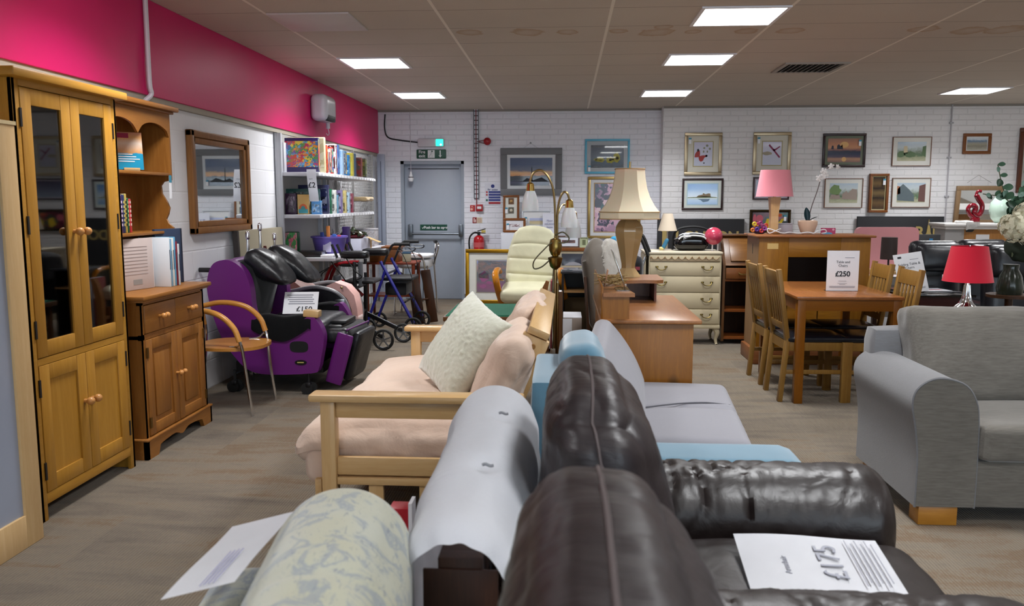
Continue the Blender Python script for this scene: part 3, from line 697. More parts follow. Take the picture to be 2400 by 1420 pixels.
t, A = standing('leaf_pattern_frame', 'landscape orange wood frame with dark leaf shapes, lower front of the cabinet pictures', (1180, 512, 1232, 546), 11.72, ORANGEW('x'), .034, 'e2e3ea', .05, patches(['5a2c34', 'e6e2e6', '7a4650', 'e6e2e6'], 5, 2), lean=4, depth=.025, tagc=(.12, .45)); t.location.z = zc
t, A = standing('white_framed_picture', 'white framed small landscape leaning behind the cream chair', (1223, 494, 1292, 546), 11.78, plain('c9ced6', .35), .02, 'dfe1e4', .09, art([(0, 'b9b8a2'), (.3, 'c9b98e'), (.55, 'b8a98c'), (.7, 'aab4d8'), (1, 'b4bce0')], .2, 5), lean=4, tagc=(.1, .6)); t.location.z = zc
p = at(1288, 546, 11.6)
t = thing('price_notice', 'white price notice with blue print beside the brass lamp stem', 'sign', (p.x, 11.72, zc))
obj('sheet', MB().bb(-.1, .09, 0, .004, .0, .27), plain('e1e4f2', .5), t).rotation_euler = (R(-4), 0, 0)
for k, s in enumerate(('Mirror', 'and picture', 'frames')): text(s, .032, Matrix.Translation((0, -.003, .17-k*.045)) @ FACE_CAM, plain('3b4a8a', .5), t)
# low cabinet right of the lamp
c0, c1 = at(1304, 583, 11.6), at(1425, 583, 11.6)
t = thing('low_white_unit', 'low pale unit by the wall behind the black stand', 'cabinet', ((c0.x+c1.x)/2+.01, 11.65, 0))
w = (c1.x-c0.x)/2; zl = c0.z
obj('body', MB().bb(-w, w, -.05, .3, 0, zl, .004), plain('b9bcc6', .5), t); obj('top', MB().bb(-w-.01, w+.01, -.06, .31, zl, zl+.012), plain('c6c9d0', .5), t)
t, A = standing('market_photo', 'small wood framed dark photo standing on the low pale unit', (1307, 556, 1358, 583), 11.75, wood('6f5038', '5c4030', 'x', .4, 0, 1, 'mp'), .015, 'dfe4ee', .045, patches(['3c2430', '6a3a34', '241a28', '8a5a4c'], 5, 4), lean=4); t.location.z = zl+.013
t, A = standing('sage_card', 'small sage green card standing beside the dark photo', (1359, 559, 1378, 583), 11.72, plain('b9c19c', .6), .005, 'b9c19c', .03, plain('6a7050', .6), lean=3, gl=False); t.location.z = zl+.013
t, A = standing('night_photo', 'orange wood framed dark photo with a pale mound leaning on the unit', (1302, 583, 1388, 640), 11.5, ORANGEW('x'), .05, 'b3a890', .035, art([(0, '2a2c38'), (.4, '2c2e3c'), (1, '2b2d3a')], .2, 3), lean=5, depth=.03)
shp(t, 'pale_mound', A, [[(.1, .02), (.3, .26), (.5, .32), (.72, .2), (.85, .02)]], plain('9a9ca6', .6)); t.location.z = at(1300, 640, 11.5).z
t.location.z = .02
for o in t.children: o.location.z = .02
for o in list(t.children): o.location.z = at(1300, 640, 11.5).z-.0
s2 = MB(); zz = at(1300, 640, 11.5).z
w = (at(1388, 640, 11.5).x-at(1302, 640, 11.5).x)/2
obj('easel_board', MB().bb(-w, w, -.02, -.002, 0, zz), plain('2a2420', .6), t)

# ================================================================ canvases leaning on the pier wall
def canvas(name, label, box, Y, word, tower_u, letters):
    a, b = at(box[0], box[1], Y), at(box[2], box[3], Y)
    t = thing(name, label, 'canvas', ((a.x+b.x)/2, Y, 0)); w = (b.x-a.x)/2; h = a.z
    t.rotation_euler = (R(-1.5), 0, 0)
    obj('panel', MB().bb(-w, w, -.035, 0, 0, h, .003), plain('1a1b20', .7), t)
    G = plain('a8945a', .5)
    for (s, u, v, size) in letters:
        q = at(u, v, Y-.04); text(s, size, Matrix.Translation((q.x-t.location.x, -.04, q.z)) @ FACE_CAM, G, t, bold=.006)
    return t, G
t, G = canvas('london_canvas', 'black canvas with a gold clock tower and London lettering behind the cream chest', (1541, 513, 1742, 600), YB2-.06, 'LONDON', 1560, [('L', 1592, 556, .22), ('O', 1616, 556, .2), ('N', 1642, 556, .2), ('D', 1667, 556, .2), ('O', 1693, 556, .2), ('N', 1720, 556, .2)])
q = at(1559, 565, YB2-.1); x = q.x-t.location.x
obj('clock_tower', MB().bb(x-.04, x+.04, -.045, -.036, .55, 1.02).prism([(x-.05, 1.02), (x+.05, 1.02), (x+.05, 1.1), (x, 1.16), (x-.05, 1.1)], 'y', -.045, -.036), G, t)
obj('clock_face', MB().cyl((x, -.05, 1.06), (x, -.045, 1.06), .025), plain('20201c', .5), t)
t, G = canvas('new_york_canvas', 'black canvas with a gold skyscraper and New York lettering behind the pink headboard', (2010, 507, 2206, 620), YB2-.06, '', 0, [('NEW', 2052, 552, .15), ('YO', 2112, 552, .2), ('R', 2157, 545, .2), ('K', 2199, 548, .22)])
q = at(2178, 545, YB2-.1); x = q.x-t.location.x
obj('skyscraper', MB().prism([(x-.04, .6), (x-.04, .98), (x-.025, 1.02), (x-.015, 1.1), (x, 1.2), (x+.015, 1.1), (x+.025, 1.02), (x+.04, .98), (x+.04, .6)], 'y', -.046, -.036), G, t)

# ================================================================ left wall: mirror, leaning board, poles
a, b = 5.9, 7.02
t = thing('wood_framed_mirror', 'large mirror in a stepped brown wood frame on the left wall', 'mirror', (XL, 6.46, 1.20))
h = .76; w = .555; fr = wood('96683a', '80542a', 'z', .35, 0, 1, 'lm')
for nm, d0, d1, ww in (('outer_frame', 0, .05, .05), ('inner_frame', .0, .07, .045)):
    f = MB(); o_ = 0 if nm[0] == 'o' else .05
    for y0_, y1_, z0_, z1_ in ((-w+o_, w-o_, o_, o_+ww), (-w+o_, w-o_, h-o_-ww, h-o_), (-w+o_, -w+o_+ww, o_, h-o_), (w-o_-ww, w-o_, o_, h-o_)):
        f.bb(.001, (.05 if o_ == 0 else .035), y0_, y1_, z0_, z1_, .008)
    obj(nm, f, fr, t)
obj('mirror_glass', MB().bb(.005, .012, -w+.07, w-.07, .07, h-.07), MIR, t)
t = thing('beige_board', 'tall beige fabric board leaning on the left wall under the mirror', 'board', (XL+.10, 7.15, 0))
obj('panel', MB().bb(-.03, .01, -.5, .56, 0, 1.2, .01), fabric('958c72', '877e66'), t).rotation_euler = (0, R(-2), 0)
obj('dark_edge', MB().bb(-.03, .012, -.53, -.5, 0, 1.2), plain('3c3632', .6), t).rotation_euler = (0, R(-2), 0)
PN = None
for k, (u, v) in enumerate(((580, 552), (609, 540), (643, 562))):
    yy = 6.95+k*.33
    q = at(u, v, yy); x = -2.52
    y = x/(q.x/yy); z = at(u, v, y).z
    if PN is None:
        PN = t = thing('walking_pole', 'silver-tipped pole with dark red cloth, nearest of the three by the beige board', 'pole', (x, y, 0), 0, 'silver-tipped poles in front of the beige board')
        obj('shaft', MB().cyl((0, 0, 0), (0, 0, z-.03), .012), CHROME, t)
        obj('tip', MB().soft((0, 0, z), (.035, .035, .07), .017, n=6), metal('d9d7e2', .2), t)
        obj('red_cloth', MB().lathe([(.055, .5), (.05, .8), (.012, z-.15)], (.02, .05, 0), 10), plain('5a1a14', .7), t)
    else: dup(PN, (x, y, 0), 0, ('silver-tipped pole with dark red cloth, tallest, in the middle of the three', 'silver-tipped pole with dark red cloth next to the white shelving')[k-1]).scale = (1, 1, (1.05, .97)[k-1])
# ================================================================ left side: wardrobe, display cabinet, dresser
ASH = wood('d8b98a', 'cba877', 'z', .4, 0, 1, 'ash')
t = thing('wardrobe', 'pale ash framed wardrobe with a blue-grey panel at the left edge of the picture', 'wardrobe', (-2.5, 2.8, 0))
xf_ = -2.24; ye = 3.285
wob('carcass', MB().bb(-2.73, xf_-.03, 2.2, ye-.005, .0, 1.745, .004), ASH, t)
f = MB().bb(xf_-.03, xf_, ye-.105, ye, 0, 1.75, .003).bb(xf_-.03, xf_, 2.2, 2.3, 0, 1.75, .003).bb(xf_-.03, xf_, 2.3, ye-.105, 0, .14, .003).bb(xf_-.03, xf_, 2.3, ye-.105, 1.655, 1.75, .003)
wob('door_frame', f, ASH, t)
wob('door_panel', MB().bb(xf_-.028, xf_-.012, 2.3, ye-.105, .14, 1.655), plain('9aa2b4', .3), t, label='blue-grey panel')
wob('top_edge', MB().bb(-2.73, xf_+.004, 2.2, ye+.004, 1.75, 1.765), wood('e2cfa8', 'd6c094', 'y', .4, 0, 1, 'ash2'), t)

def knob(p, ax=(1, 0, 0), r=.018, m=None, parent=None, name='knob'):
    a = Vector(ax); return wob(name, MB().cyl(p, Vector(p)+a*.02, r*.5).sph(Vector(p)+a*.032, r, 14), m, parent)
t = thing('display_cabinet', 'tall light oak display cabinet with two glass doors over two panelled doors', 'cabinet', (-2.54, 3.84, 0))
OZ, OY = OAK('z'), OAK('y'); INT = wood('9c8a6c', '8c7a5c', 'z', .6, 0, 1, 'oakinner')
X0, X1, Y0, Y1 = -2.735, -2.341, 3.43, 4.245
c = MB().bb(X0, X1, Y0, Y0+.02, .0, 1.965, .002).bb(X0, X1, Y1-.02, Y1, .0, 1.965, .002)
c.bb(X0, X1-.02, Y0+.02, Y1-.02, 1.93, 1.965).bb(X0, X1-.005, Y0+.02, Y1-.02, .71, .735).bb(X0, X1-.02, Y0+.02, Y1-.02, .12, .14)
wob('carcass', c, OZ, t)
wob('back_panel', MB().bb(X0, X0+.01, Y0+.02, Y1-.02, .1, 1.94), INT, t)
f = MB().bb(X1-.02, X1, Y0, Y0+.045, 0, 1.965, .002).bb(X1-.02, X1, Y1-.045, Y1, 0, 1.965, .002).bb(X1-.02, X1, Y0+.045, Y1-.045, 1.935, 1.965).bb(X1-.02, X1, Y0+.045, Y1-.045, .712, .742).bb(X1-.02, X1, Y0+.045, Y1-.045, .075, .125, .002)
wob('face_frame', f, OY, t)
wob('cornice', MB().bb(X0, X1+.045, Y0-.045, Y1+.045, 1.965, 2.005, .008), OY, t)
ym = (Y0+Y1)/2
for nm, z0, z1, gl in (('glass_door', .745, 1.932, 1), ('panel_door', .128, .709, 0)):
    for s in (0, 1):
        ya, yb = (Y0+.048, ym-.0015) if s == 0 else (ym+.0015, Y1-.048)
        d = MB(); wd = .072
        d.bb(X1-.018, X1+.003, ya, ya+wd, z0, z1, .003).bb(X1-.018, X1+.003, yb-wd, yb, z0, z1, .003).bb(X1-.018, X1+.002, ya+wd, yb-wd, z0, z0+wd, .003).bb(X1-.018, X1+.002, ya+wd, yb-wd, z1-wd, z1, .003)
        do = wob(nm, d, OZ, t)
        if gl: wob('pane', MB().bb(X1-.010, X1-.007, ya+wd-.005, yb-wd+.005, z0+wd-.005, z1-wd+.005), glass('dcd8d0', .03, .15), do)
        else: wob('panel', MB().bb(X1-.012, X1-.006, ya+wd-.005, yb-wd+.005, z0+wd-.005, z1-wd+.005), OZ, do)
        yk = yb-.03 if s == 0 else ya+.03; knob((X1+.002, yk, 1.30 if gl else .475), m=wood('c9935a', 'b57d44', 'x', .3, 0, 1, 'kn'), parent=do, r=.02)
        yh_ = ya-.004 if s == 0 else yb+.004
        for zz in ((z0+.13, (z0+z1)/2, z1-.13) if gl else (z0+.1, z1-.1)): wob('hinge', MB().bb(X1-.004, X1+.006, yh_-.006, yh_+.006, zz-.04, zz+.04), BLACK, do)
for k, z in enumerate((1.06, 1.36, 1.62)): wob('glass_shelf', MB().bb(X0+.012, X1-.03, Y0+.022, Y1-.022, z, z+.006), glass('9fc8bc', .05, .12), t)
q = MB().bb(X1-.03, X1-.028, ym+.075, ym+.112, 1.60, 1.72)
tg = wob('price_ticket', q, PAPER, t); wob('ticket_top', MB().bb(X1-.0275, X1-.0265, ym+.074, ym+.113, 1.69, 1.722), plain('3d9ac4', .5), tg)

# ---- pine dresser
t = thing('pine_dresser', 'small pine dresser with plate rack top, two drawers and two panelled doors', 'dresser', (-2.5, 4.77, 0))
PZ, PY = PINE('z'), PINE('y'); KN = wood('c78c4e', 'b57a3e', 'x', .3, 0, 1, 'kn2')
Y0, Y1, X0, X1 = 4.365, 5.165, -2.735, -2.335
c = MB().bb(X0, X1, Y0, Y0+.02, .06, .9).bb(X0, X1, Y1-.02, Y1, .06, .9).bb(X0, X0+.01, Y0, Y1, .06, .9).bb(X0, X1-.02, Y0, Y1, .1, .12).bb(X0, X1-.01, Y0, Y1, .68, .7)
c.bb(X1-.02, X1, Y0, Y0+.035, .1, .9).bb(X1-.02, X1, Y1-.035, Y1, .1, .9).bb(X1-.02, X1, Y0, Y1, .87, .9).bb(X1-.02, X1, Y0, Y1, .675, .705)
wob('carcass', c, PZ, t)
wob('worktop', MB().bb(X0, X1+.045, Y0-.035, Y1+.035, .9, .925, .006).bb(X0, X1+.03, Y0-.02, Y1+.02, .888, .9, .004), PY, t)
# scalloped plinth
pts = [(Y0-.02, .0), (Y0+.1, .0)]
for k in range(1, 24):
    u_ = k/24; y = Y0+.1+(Y1-Y0-.2)*u_
    z = .035+.035*math.sin(PI*u_)**.35-.03*math.exp(-((u_-.5)/.09)**2)
    pts.append((y, z))
pts += [(Y1-.1, 0), (Y1+.02, 0), (Y1+.02, .105), (Y0-.02, .105)]
wob('plinth', MB().prism(pts, 'x', X1-.01, X1+.015).bb(X0, X1+.015, Y0-.02, Y0, 0, .105).bb(X0, X1+.015, Y1, Y1+.02, 0, .105).bb(X0, X1+.022, Y0-.025, Y1+.025, .105, .118, .004), PY, t)
ym = (Y0+Y1)/2
for s in (0, 1):
    ya, yb = (Y0+.037, ym-.002) if s == 0 else (ym+.002, Y1-.037)
    d = wob('drawer', MB().bb(X1-.01, X1+.008, ya, yb, .708, .866, .005), PY, t)
    for k in (-.016, .016): knob((X1+.006, (ya+yb)/2+k*1.35, .79), m=KN, parent=d, r=.017)
    wd = .062
    f = MB().bb(X1-.012, X1+.008, ya, ya+wd, .125, .672, .003).bb(X1-.012, X1+.008, yb-wd, yb, .125, .672, .003).bb(X1-.012, X1+.006, ya+wd, yb-wd, .125, .125+wd, .003).bb(X1-.012, X1+.006, ya+wd, yb-wd, .672-wd, .672, .003)
    d = wob('door', f, PZ, t)
    wob('raised_panel', MB().bb(X1-.01, X1-.004, ya+wd-.004, yb-wd+.004, .125+wd-.004, .672-wd+.004).bb(X1-.006, X1+.004, ya+wd+.028, yb-wd-.028, .125+wd+.028, .672-wd-.028, .008), PZ, d)
    yk = yb-.022 if s == 0 else ya+.022
    knob((X1+.006, yk, .42), m=KN, parent=d, r=.015)
    yh_ = ya+.006 if s == 0 else yb-.006
    for zz in (.2, .6): wob('hinge', MB().bb(X1+.004, X1+.012, yh_-.01, yh_+.01, zz-.03, zz+.03), metal('8a6a34', .4), d)
# plate rack
HX = -2.50
def sc(side):
    return [(X0, .925), (X0+.12, .925), (X0+.12, 1.19), (HX-.03, 1.20), (HX, 1.235), (HX, 1.275), (HX-.03, 1.30), (HX-.045, 1.33), (HX-.03, 1.36), (HX-.02, 1.40), (HX-.035, 1.44), (HX-.065, 1.49), (HX-.07, 1.54), (HX-.05, 1.565), (HX, 1.575), (HX, 1.99), (X0, 1.99)]
for y in (Y0, Y1-.018): wob('rack_side', MB().prism(sc(0), 'y', y, y+.018), PZ, t)
wob('rack_back', MB().bb(X0, X0+.01, Y0, Y1, .925, 1.99), PZ, t)
for z in (1.25, 1.61): wob('rack_shelf', MB().bb(X0, HX, Y0+.018, Y1-.018, z-.009, z+.009, .003), PY, t)
pts = [(Y0+.018, 1.99), (Y0+.018, 1.84)]
for k in range(1, 30):
    u_ = k/30; pts.append((Y0+.018+(Y1-Y0-.036)*u_, 1.86+.055*abs(math.sin(PI*u_*2))**.7*(1 if abs(u_-.5) > .0 else 1)-.02*math.exp(-((u_-.5)/.05)**2)))
pts += [(Y1-.018, 1.84), (Y1-.018, 1.99)]
wob('rack_frieze', MB().prism(pts, 'x', HX-.015, HX), PY, t)
wob('rack_cornice', MB().bb(X0, HX+.02, Y0-.02, Y1+.02, 1.985, 2.0, .004).bb(X0, HX+.045, Y0-.045, Y1+.045, 2.0, 2.03, .008), PY, t)
tk = wob('price_ticket', MB().bb(HX+.001, HX+.003, Y1-.05, Y1-.02, 1.46, 1.60), PAPER, t); wob('ticket_top', MB().bb(HX+.003, HX+.004, Y1-.052, Y1-.018, 1.56, 1.605), plain('3d8aa4', .5), tk)
# things on the dresser
t = thing('cookery_leaflet', 'blue and orange leaflet standing in a holder on the dresser upper shelf', 'leaflet', (-2.60, 4.85, 1.619), -48)
obj('cover', MB().bb(-.006, 0, -.075, .075, .012, .235), art([(0, '1787ac'), (.42, '1b8fb4'), (.45, 'd89a5c'), (.7, 'e6d0c0'), (.86, 'dfa468'), (1, 'c98a70')], .06, 3, ax='z', sharp='LINEAR'), t).rotation_euler = (0, R(-6), 0)
obj('title_block', MB().bb(.001, .003, -.072, .0, .2, .228), plain('a01848', .5), t).rotation_euler = (0, R(-6), 0)
f = MB()
for k, w in enumerate((.08, .1, .12, .09)): f.bb(.001, .003, -.065, -.065+w, .1-k*.014, .105-k*.014)
obj('white_print', f, PAPER, t).rotation_euler = (0, R(-6), 0)
obj('stand', MB().bb(-.03, .03, -.045, .045, 0, .012).bb(.02, .03, -.045, .045, 0, .022), BEECH('y'), t)
bk = None
for k, (c, h, w) in enumerate((('3c2a5a', .215, .02), ('26305a', .22, .02), ('b7a04c', .225, .018), ('1c5a3a', .2, .012), ('c02a34', .195, .02))):
    y = 4.62+k*.024
    b = thing('paperback_book', ('purple', 'navy', 'mustard', 'slim green', 'red')[k]+' spined book upright on the dresser middle shelf', 'book', (-2.62, y, 1.26), 0, 'books on the dresser middle shelf')
    obj('cover', MB().bb(-.07, .075, -w/2, w/2, 0, h, .002), plain(c, .4), b); obj('pages', MB().bb(-.068, .071, -w/2+.002, w/2-.002, h-.0005, h+.001), PAPER, b)
    f = MB()
    for q in range(6): f.bb(.075, .077, -w*.25, w*.25, .04+q*.026, .055+q*.026)
    obj('spine_print', f, plain(('d8c8e0', 'c0b070', '2a2418', 'c8d0a0', 'e8c0b8')[k], .5), b)
t = thing('large_pale_book', 'large pale pink hardback with its back cover facing out on the dresser top', 'book', (-2.52, 4.67, .926), -14)
obj('cover', MB().bb(-.012, .012, -.16, .15, 0, .30, .003), plain('c3b3ae', .5), t); obj('pages', MB().bb(-.009, .009, .145, .153, .006, .294), PAPER, t)
f = MB()
for q in range(9): f.bb(.0125, .0135, -.12, .1, .09+q*.02, .094+q*.02)
obj('blurb_lines', f, plain('a99a98', .6), t); obj('barcode_box', MB().bb(.0125, .0135, -.02, .05, .03, .06), plain('8e8884', .6), t)
for k, (c, h, w, n) in enumerate((('d9dde2', .3, .014, 'white'), ('7aa0b8', .29, .012, 'pale blue'), ('e0dcd4', .295, .016, 'cream'), ('5f9ec0', .3, .012, 'sky blue'), ('7c1c2c', .27, .014, 'dark red'), ('cfd3d6', .255, .016, 'short grey-white'))):
    y = 4.855+k*.024
    b = thing('hardback_book', n+' spined book in the row beside the large pale book', 'book', (-2.47, y, .926), 0, 'upright books on the dresser top')
    obj('cover', MB().bb(-.11, .08, -w/2, w/2, 0, h, .002), plain(c, .45), b); obj('spine_title', MB().bb(.08, .082, -w*.2, w*.2, h*.35, h*.75), plain('4a4c58', .5), b)
t = thing('blue_ring_binder', 'dark blue folder standing at the right end of the dresser top books', 'folder', (-2.50, 5.06, .926), -20)
obj('cover', MB().bb(-.012, .012, -.11, .1, 0, .345, .004), plain('2c3a54', .4), t); obj('spine', MB().cyl((0, .1, 0), (0, .1, .345), .014), plain('1d2436', .4), t)

# ================================================================ retail shelving along the left wall
t = thing('shelving_unit', 'white metal shop shelving with three shelves along the left wall', 'shelving', (-2.5, 9, 0))
SHW = plain('c6c6cc', .4); SX = -2.33
ys0, ys1 = 7.76, 10.1
wob('back_panel', MB().bb(XL+.012, XL+.03, ys0, 9.2, .15, 2.08), plain('a9a8a6', .6), t)
for y in (ys0, 9.0, 9.22, 11.5):
    wob('upright', MB().bb(XL+.01, XL+.07, y-.02, y+.02, 0, 2.08), plain('b4b6bc', .4), t)
for nm, z, xe, y1 in (('top_shelf', 1.715, -2.33, 10.05), ('middle_shelf', 1.315, -2.33, 10.0), ('bottom_shelf', .905, -2.20, 10.0)):
    sh = wob(nm, MB().bb(XL+.03, xe, ys0, y1, z-.035, z, .004), SHW, t)
    rail = MB()
    k = 0
    while ys0+.1+k*.12 < y1: rail.bb(xe+.001, xe+.006, ys0+.1+k*.12, ys0+.17+k*.12, z-.03, z-.005); k += 1
    if z > 1: wob('ticket_strip', rail, PAPER, sh)
wob('base', MB().bb(XL+.03, -2.5, ys0, 10, 0, .14), SHW, t)
wob('end_panel', MB().bb(XL+.012, XL+.05, 7.74, 7.755, .15, 2.08), plain('d4d5da', .4), t)
# wire mesh backing of the far bays
f = MB()
n_ = 26
for k in range(n_*2):
    y = 9.25+k*.045*1.0
    if y > 11.45: break
    f.bar((XL+.06, y, .5), (XL+.06, min(y+.9, 11.48), .5+(min(y+.9, 11.48)-y)*1.7), .004, .004); f.bar((XL+.062, y, 2.05), (XL+.062, min(y+.9, 11.48), 2.05-(min(y+.9, 11.48)-y)*1.7), .004, .004)
for y in (9.27, 9.6, 10.4, 11.45): f.bb(XL+.05, XL+.08, y-.012, y+.012, .3, 2.08)
ob = wob('mesh_panel', f, plain('9c9a98', .5), t); ob['kind'] = 'stuff'
t = thing('steel_post', 'grey steel post at the far end of the shelving', 'post', (-2.62, 11.75, 0))
obj('upright', MB().bb(-.05, .05, -.04, .04, 0, 2.1, .004), plain('9aa2b4', .35), t); obj('slots', MB().bb(-.005, .005, -.043, -.039, .2, 2.0), plain('5a6070', .5), t)
# puzzle boxes on the top shelf
PZC = [(['c8402c', '2c6a9c', 'd88a2c', '4a8a4c', 'b02c50', '5a9cc8', '6a4a8c', 'd8c03c'], '2a1c54', .325, .325, 'bird and flower jigsaw box nearest the camera on the top shelf'),
       (['d8d0a8', 'c8bc90', 'e0d8b8'], 'e0d8b0', .36, .34, 'cream jigsaw box standing tallest on the top shelf'),
       (['b83c2c', 'd86a3c', 'c8a05c', '8c2c24'], 'b02420', .37, .27, 'red jigsaw box behind the bird puzzle'),
       (['3c3468', '8c5a3c', 'c86a5c', '2c2c4c'], 'd8d4d8', .40, .22, 'white edged jigsaw box with a dark scene'),
       (['c8d0c0', '6a8c6c', '2c54a8'], 'c8281c', .42, .26, 'red and cream jigsaw box with a blue corner'),
       (['e4e0e0', 'b01c24', '4a1a20', 'e4e0e0'], 'e4e2e6', .34, .3, 'red and white flag striped jigsaw box'),
       (['3c6cb0', '2c58a0', '88a8cc'], '3464ac', .35, .3, 'mid blue jigsaw box'),
       (['a8c4e0', '88b0d8'], 'b0c8e4', .35, .26, 'pale sky blue jigsaw box'),
       (['5c3c34', 'a89c7c', 'c8c4a8'], '2878b4', .36, .25, 'blue box with a crowded picture'),
       (['3c94cc', '1c6cb0', 'a8d0e8'], '2c84c4', .37, .22, 'bright sea blue jigsaw box'),
       (['d8cc54', 'c8b83c'], 'd8cc50', .36, .25, 'yellow edged jigsaw box'),
       (['38587c', '2c486c'], '34547c', .36, .25, 'slate blue jigsaw box'),
       (['7c2c28', '5a4a3c', 'a8483c'], '6c2c28', .38, .22, 'dark red jigsaw box near the far end'),
       (['4c5c2c', '8c8c4c', '2c3424'], '2c2434', .39, .22, 'green and black jigsaw box at the far end')]
ys = [7.86, 7.98, 8.05, 8.13, 8.22, 8.36, 8.45, 8.62, 8.74, 8.87, 9.03, 9.13, 9.42, 9.62]
for k, (cols, edge, w, h, lab) in enumerate(PZC):
    d = .045 if k in (0, 1, 2, 3) else .07
    xr = -2.335 if k else -2.36
    b = thing('jigsaw_box', lab, 'jigsaw box', (xr-w/2, ys[k], 1.716), 0, 'jigsaw boxes on the top shelf')
    obj('box', MB().bb(-w/2, w/2, 0, d, 0, h, .002), plain(edge, .35), b)
    obj('cover_picture', MB().bb(-w/2+.004, w/2-.004, -.002, .0005, (.05 if k == 0 else .012), h-(.03 if k == 0 else .012)), patches(cols, 8 if k == 0 else 4, k*3), b)
    obj('side_picture', MB().bb(w/2-.0005, w/2+.002, .004, d-.004, .012, h-.012), patches(cols, 3, k*5+1, st=(1, 1, 2)), b)
t = thing('white_bookend', 'white upright divider at the near end of the top shelf', 'divider', (-2.70, 7.80, 1.716)); obj('plate', MB().bb(-.01, .03, 0, .2, 0, .28, .003), plain('dfdfe6', .4), t); obj('foot', MB().bb(-.01, .03, -.02, .2, 0, .004), SHW, t)
# middle shelf boxes
M2 = [('1c4c48', .34, .245, 7.96, -.05, 'dark green boxed game, wide, behind the purple and rainbow boxes'), ('20244c', .3, .285, 8.1, 0, 'navy boxed game standing tallest on the middle shelf'),
      ('3c2440', .105, .2, 7.84, -.24, 'small purple book with a white top edge'), ('c8a05c', .11, .19, 7.84, -.115, 'orange rainbow patterned box'),
      ('4c88c0', .09, .13, 7.84, -.0, 'small light blue box under the price ribbon'), ('1c6c4c', .3, .245, 8.2, .0, 'emerald green book with a brown panel'),
      ('d8d8d4', .3, .24, 8.36, .0, 'white spined box beside the emerald book'), ('5c98b8', .3, .19, 8.44, .0, 'teal and green picture box'),
      ('7c6c98', .3, .24, 8.60, .0, 'mauve picture box on the middle shelf'), ('c8b878', .3, .24, 8.76, .0, 'mustard yellow box on the middle shelf'),
      ('a8c4dc', .3, .22, 8.90, .0, 'ice blue box on the middle shelf'), ('8c3c4c', .3, .21, 9.05, .0, 'red and blue patterned box on the middle shelf')]
for k, (c, w, h, y, dx, lab) in enumerate(M2):
    b = thing('boxed_game', lab, 'boxed game', (-2.345+dx-w/2, y, 1.316), 0, 'boxes and books on the middle shelf')
    obj('box', MB().bb(-w/2, w/2, 0, .05, 0, h, .002), plain(c, .4), b)
    cc = tuple(int(c[i:i+2], 16)/255 for i in (0, 2, 4)); alt = tuple(min(1, x*.5+.4) for x in cc); alt2 = tuple(x*.5 for x in cc)
    if k == 3:
        obj('rainbow', MB().prism([(math.cos(PI*q/10)*.04, .05+math.sin(PI*q/10)*.05) for q in range(11)], 'y', -.003, 0), plain('c85c30', .5), b)
        obj('rainbow_centre', MB().prism([(math.cos(PI*q/10)*.022, .05+math.sin(PI*q/10)*.03) for q in range(11)], 'y', -.005, -.003), plain('3c8a8c', .5), b)
        obj('cover_panel', MB().bb(-.045, .045, -.0025, 0, .01, .05), plain('3c94a0', .5), b)
    else: obj('cover_picture', MB().bb(-w/2+.012, w/2-.012, -.002, .0005, .02, h-.03), patches([c, alt, alt2], 4, k+40), b)
    obj('side_picture', MB().bb(w/2-.0005, w/2+.002, .006, .044, .015, h-.015), patches([alt, c, alt2], 3, k+60, st=(1, 1, 2)), b)
t = thing('price_ribbon', 'long curling white price ribbon hanging from the top shelf reading £2', 'price label', (-2.39, 7.735, 1.74))
f = MB().sheet(lambda a, b: Vector((-.045+.09*a+b*.022, -.012*math.sin(b*5)-.01-.02*b*b, -.30*b)), 4, 18, .0012)
obj('ribbon', f, PAPER, t)
text('£2', .07, Matrix.Translation((.008, -.035, -.15)) @ FACE_CAM, INK, t, bold=.001); text('each', .02, Matrix.Translation((.0, -.035, -.09)) @ FACE_CAM, GREYINK, t)
# far end of the middle shelf: tray of straw, wire basket
t = thing('straw_bundle', 'bundle of pale straw on a wire basket at the far end of the middle shelf', 'basket', (-2.5, 9.65, 1.316))
f = MB()
for k in range(7): f.tube([(-.12, -.2+k*.07, 0), (-.12, -.2+k*.07, .12), (.14, -.2+k*.07, .12), (.14, -.2+k*.07, 0)], .004, 5)
f.tube([(.14, -.22, .12), (.14, .24, .12)], .004, 5).tube([(.14, -.22, .01), (.14, .24, .01)], .004, 5)
obj('wire_basket', f, plain('8c8c90', .4), t)
obj('straw', MB().soft((.06, .02, .15), (.3, .34, .05), .024, na=.02, ns=12), fabric('c8b490', 'a88c60', sc=90, streak=(1, 20, 20)), t)
# bottom shelf
def sideobj(name, label, cat, x, y, z): return thing(name, label, cat, (x, y, z))
t = thing('floral_box', 'tall green box with pink roses on the bottom shelf', 'box', (-2.64, 7.83, .906)); obj('box', MB().bb(-.06, .06, 0, .1, 0, .24, .012), plain('1e5a34', .4), t)
obj('rose_print', MB().bb(-.056, .056, -.002, 0, .006, .234), patches(['3c8a4c', '2c6c3c', 'c8607c', '4c9c5c', '5a7c74', 'd88ca0'], 5, 4), t)
t = thing('disc_player', 'slim black disc player on the bottom shelf', 'disc player', (-2.48, 7.80, .906)); obj('case', MB().bb(-.13, .14, 0, .25, 0, .055, .004), BLACKP, t); obj('silver_end', MB().bb(.14, .15, 0, .1, .005, .05), STEEL, t)
obj('mains_lead', MB().tube([(.2, .02, .02), (.22, -.02, 0), (.26, -.03, -.06), (.36, .02, -.22), (.42, .2, -.42)], .006, 6, smooth=5), RUB, t)
obj('white_sleeve', MB().bb(.14, .26, -.03, .24, .0, .022, .003), PAPER, t)
t = thing('purple_basket', 'purple plastic basket filled with packets on the bottom shelf', 'basket', (-2.36, 8.16, .906))
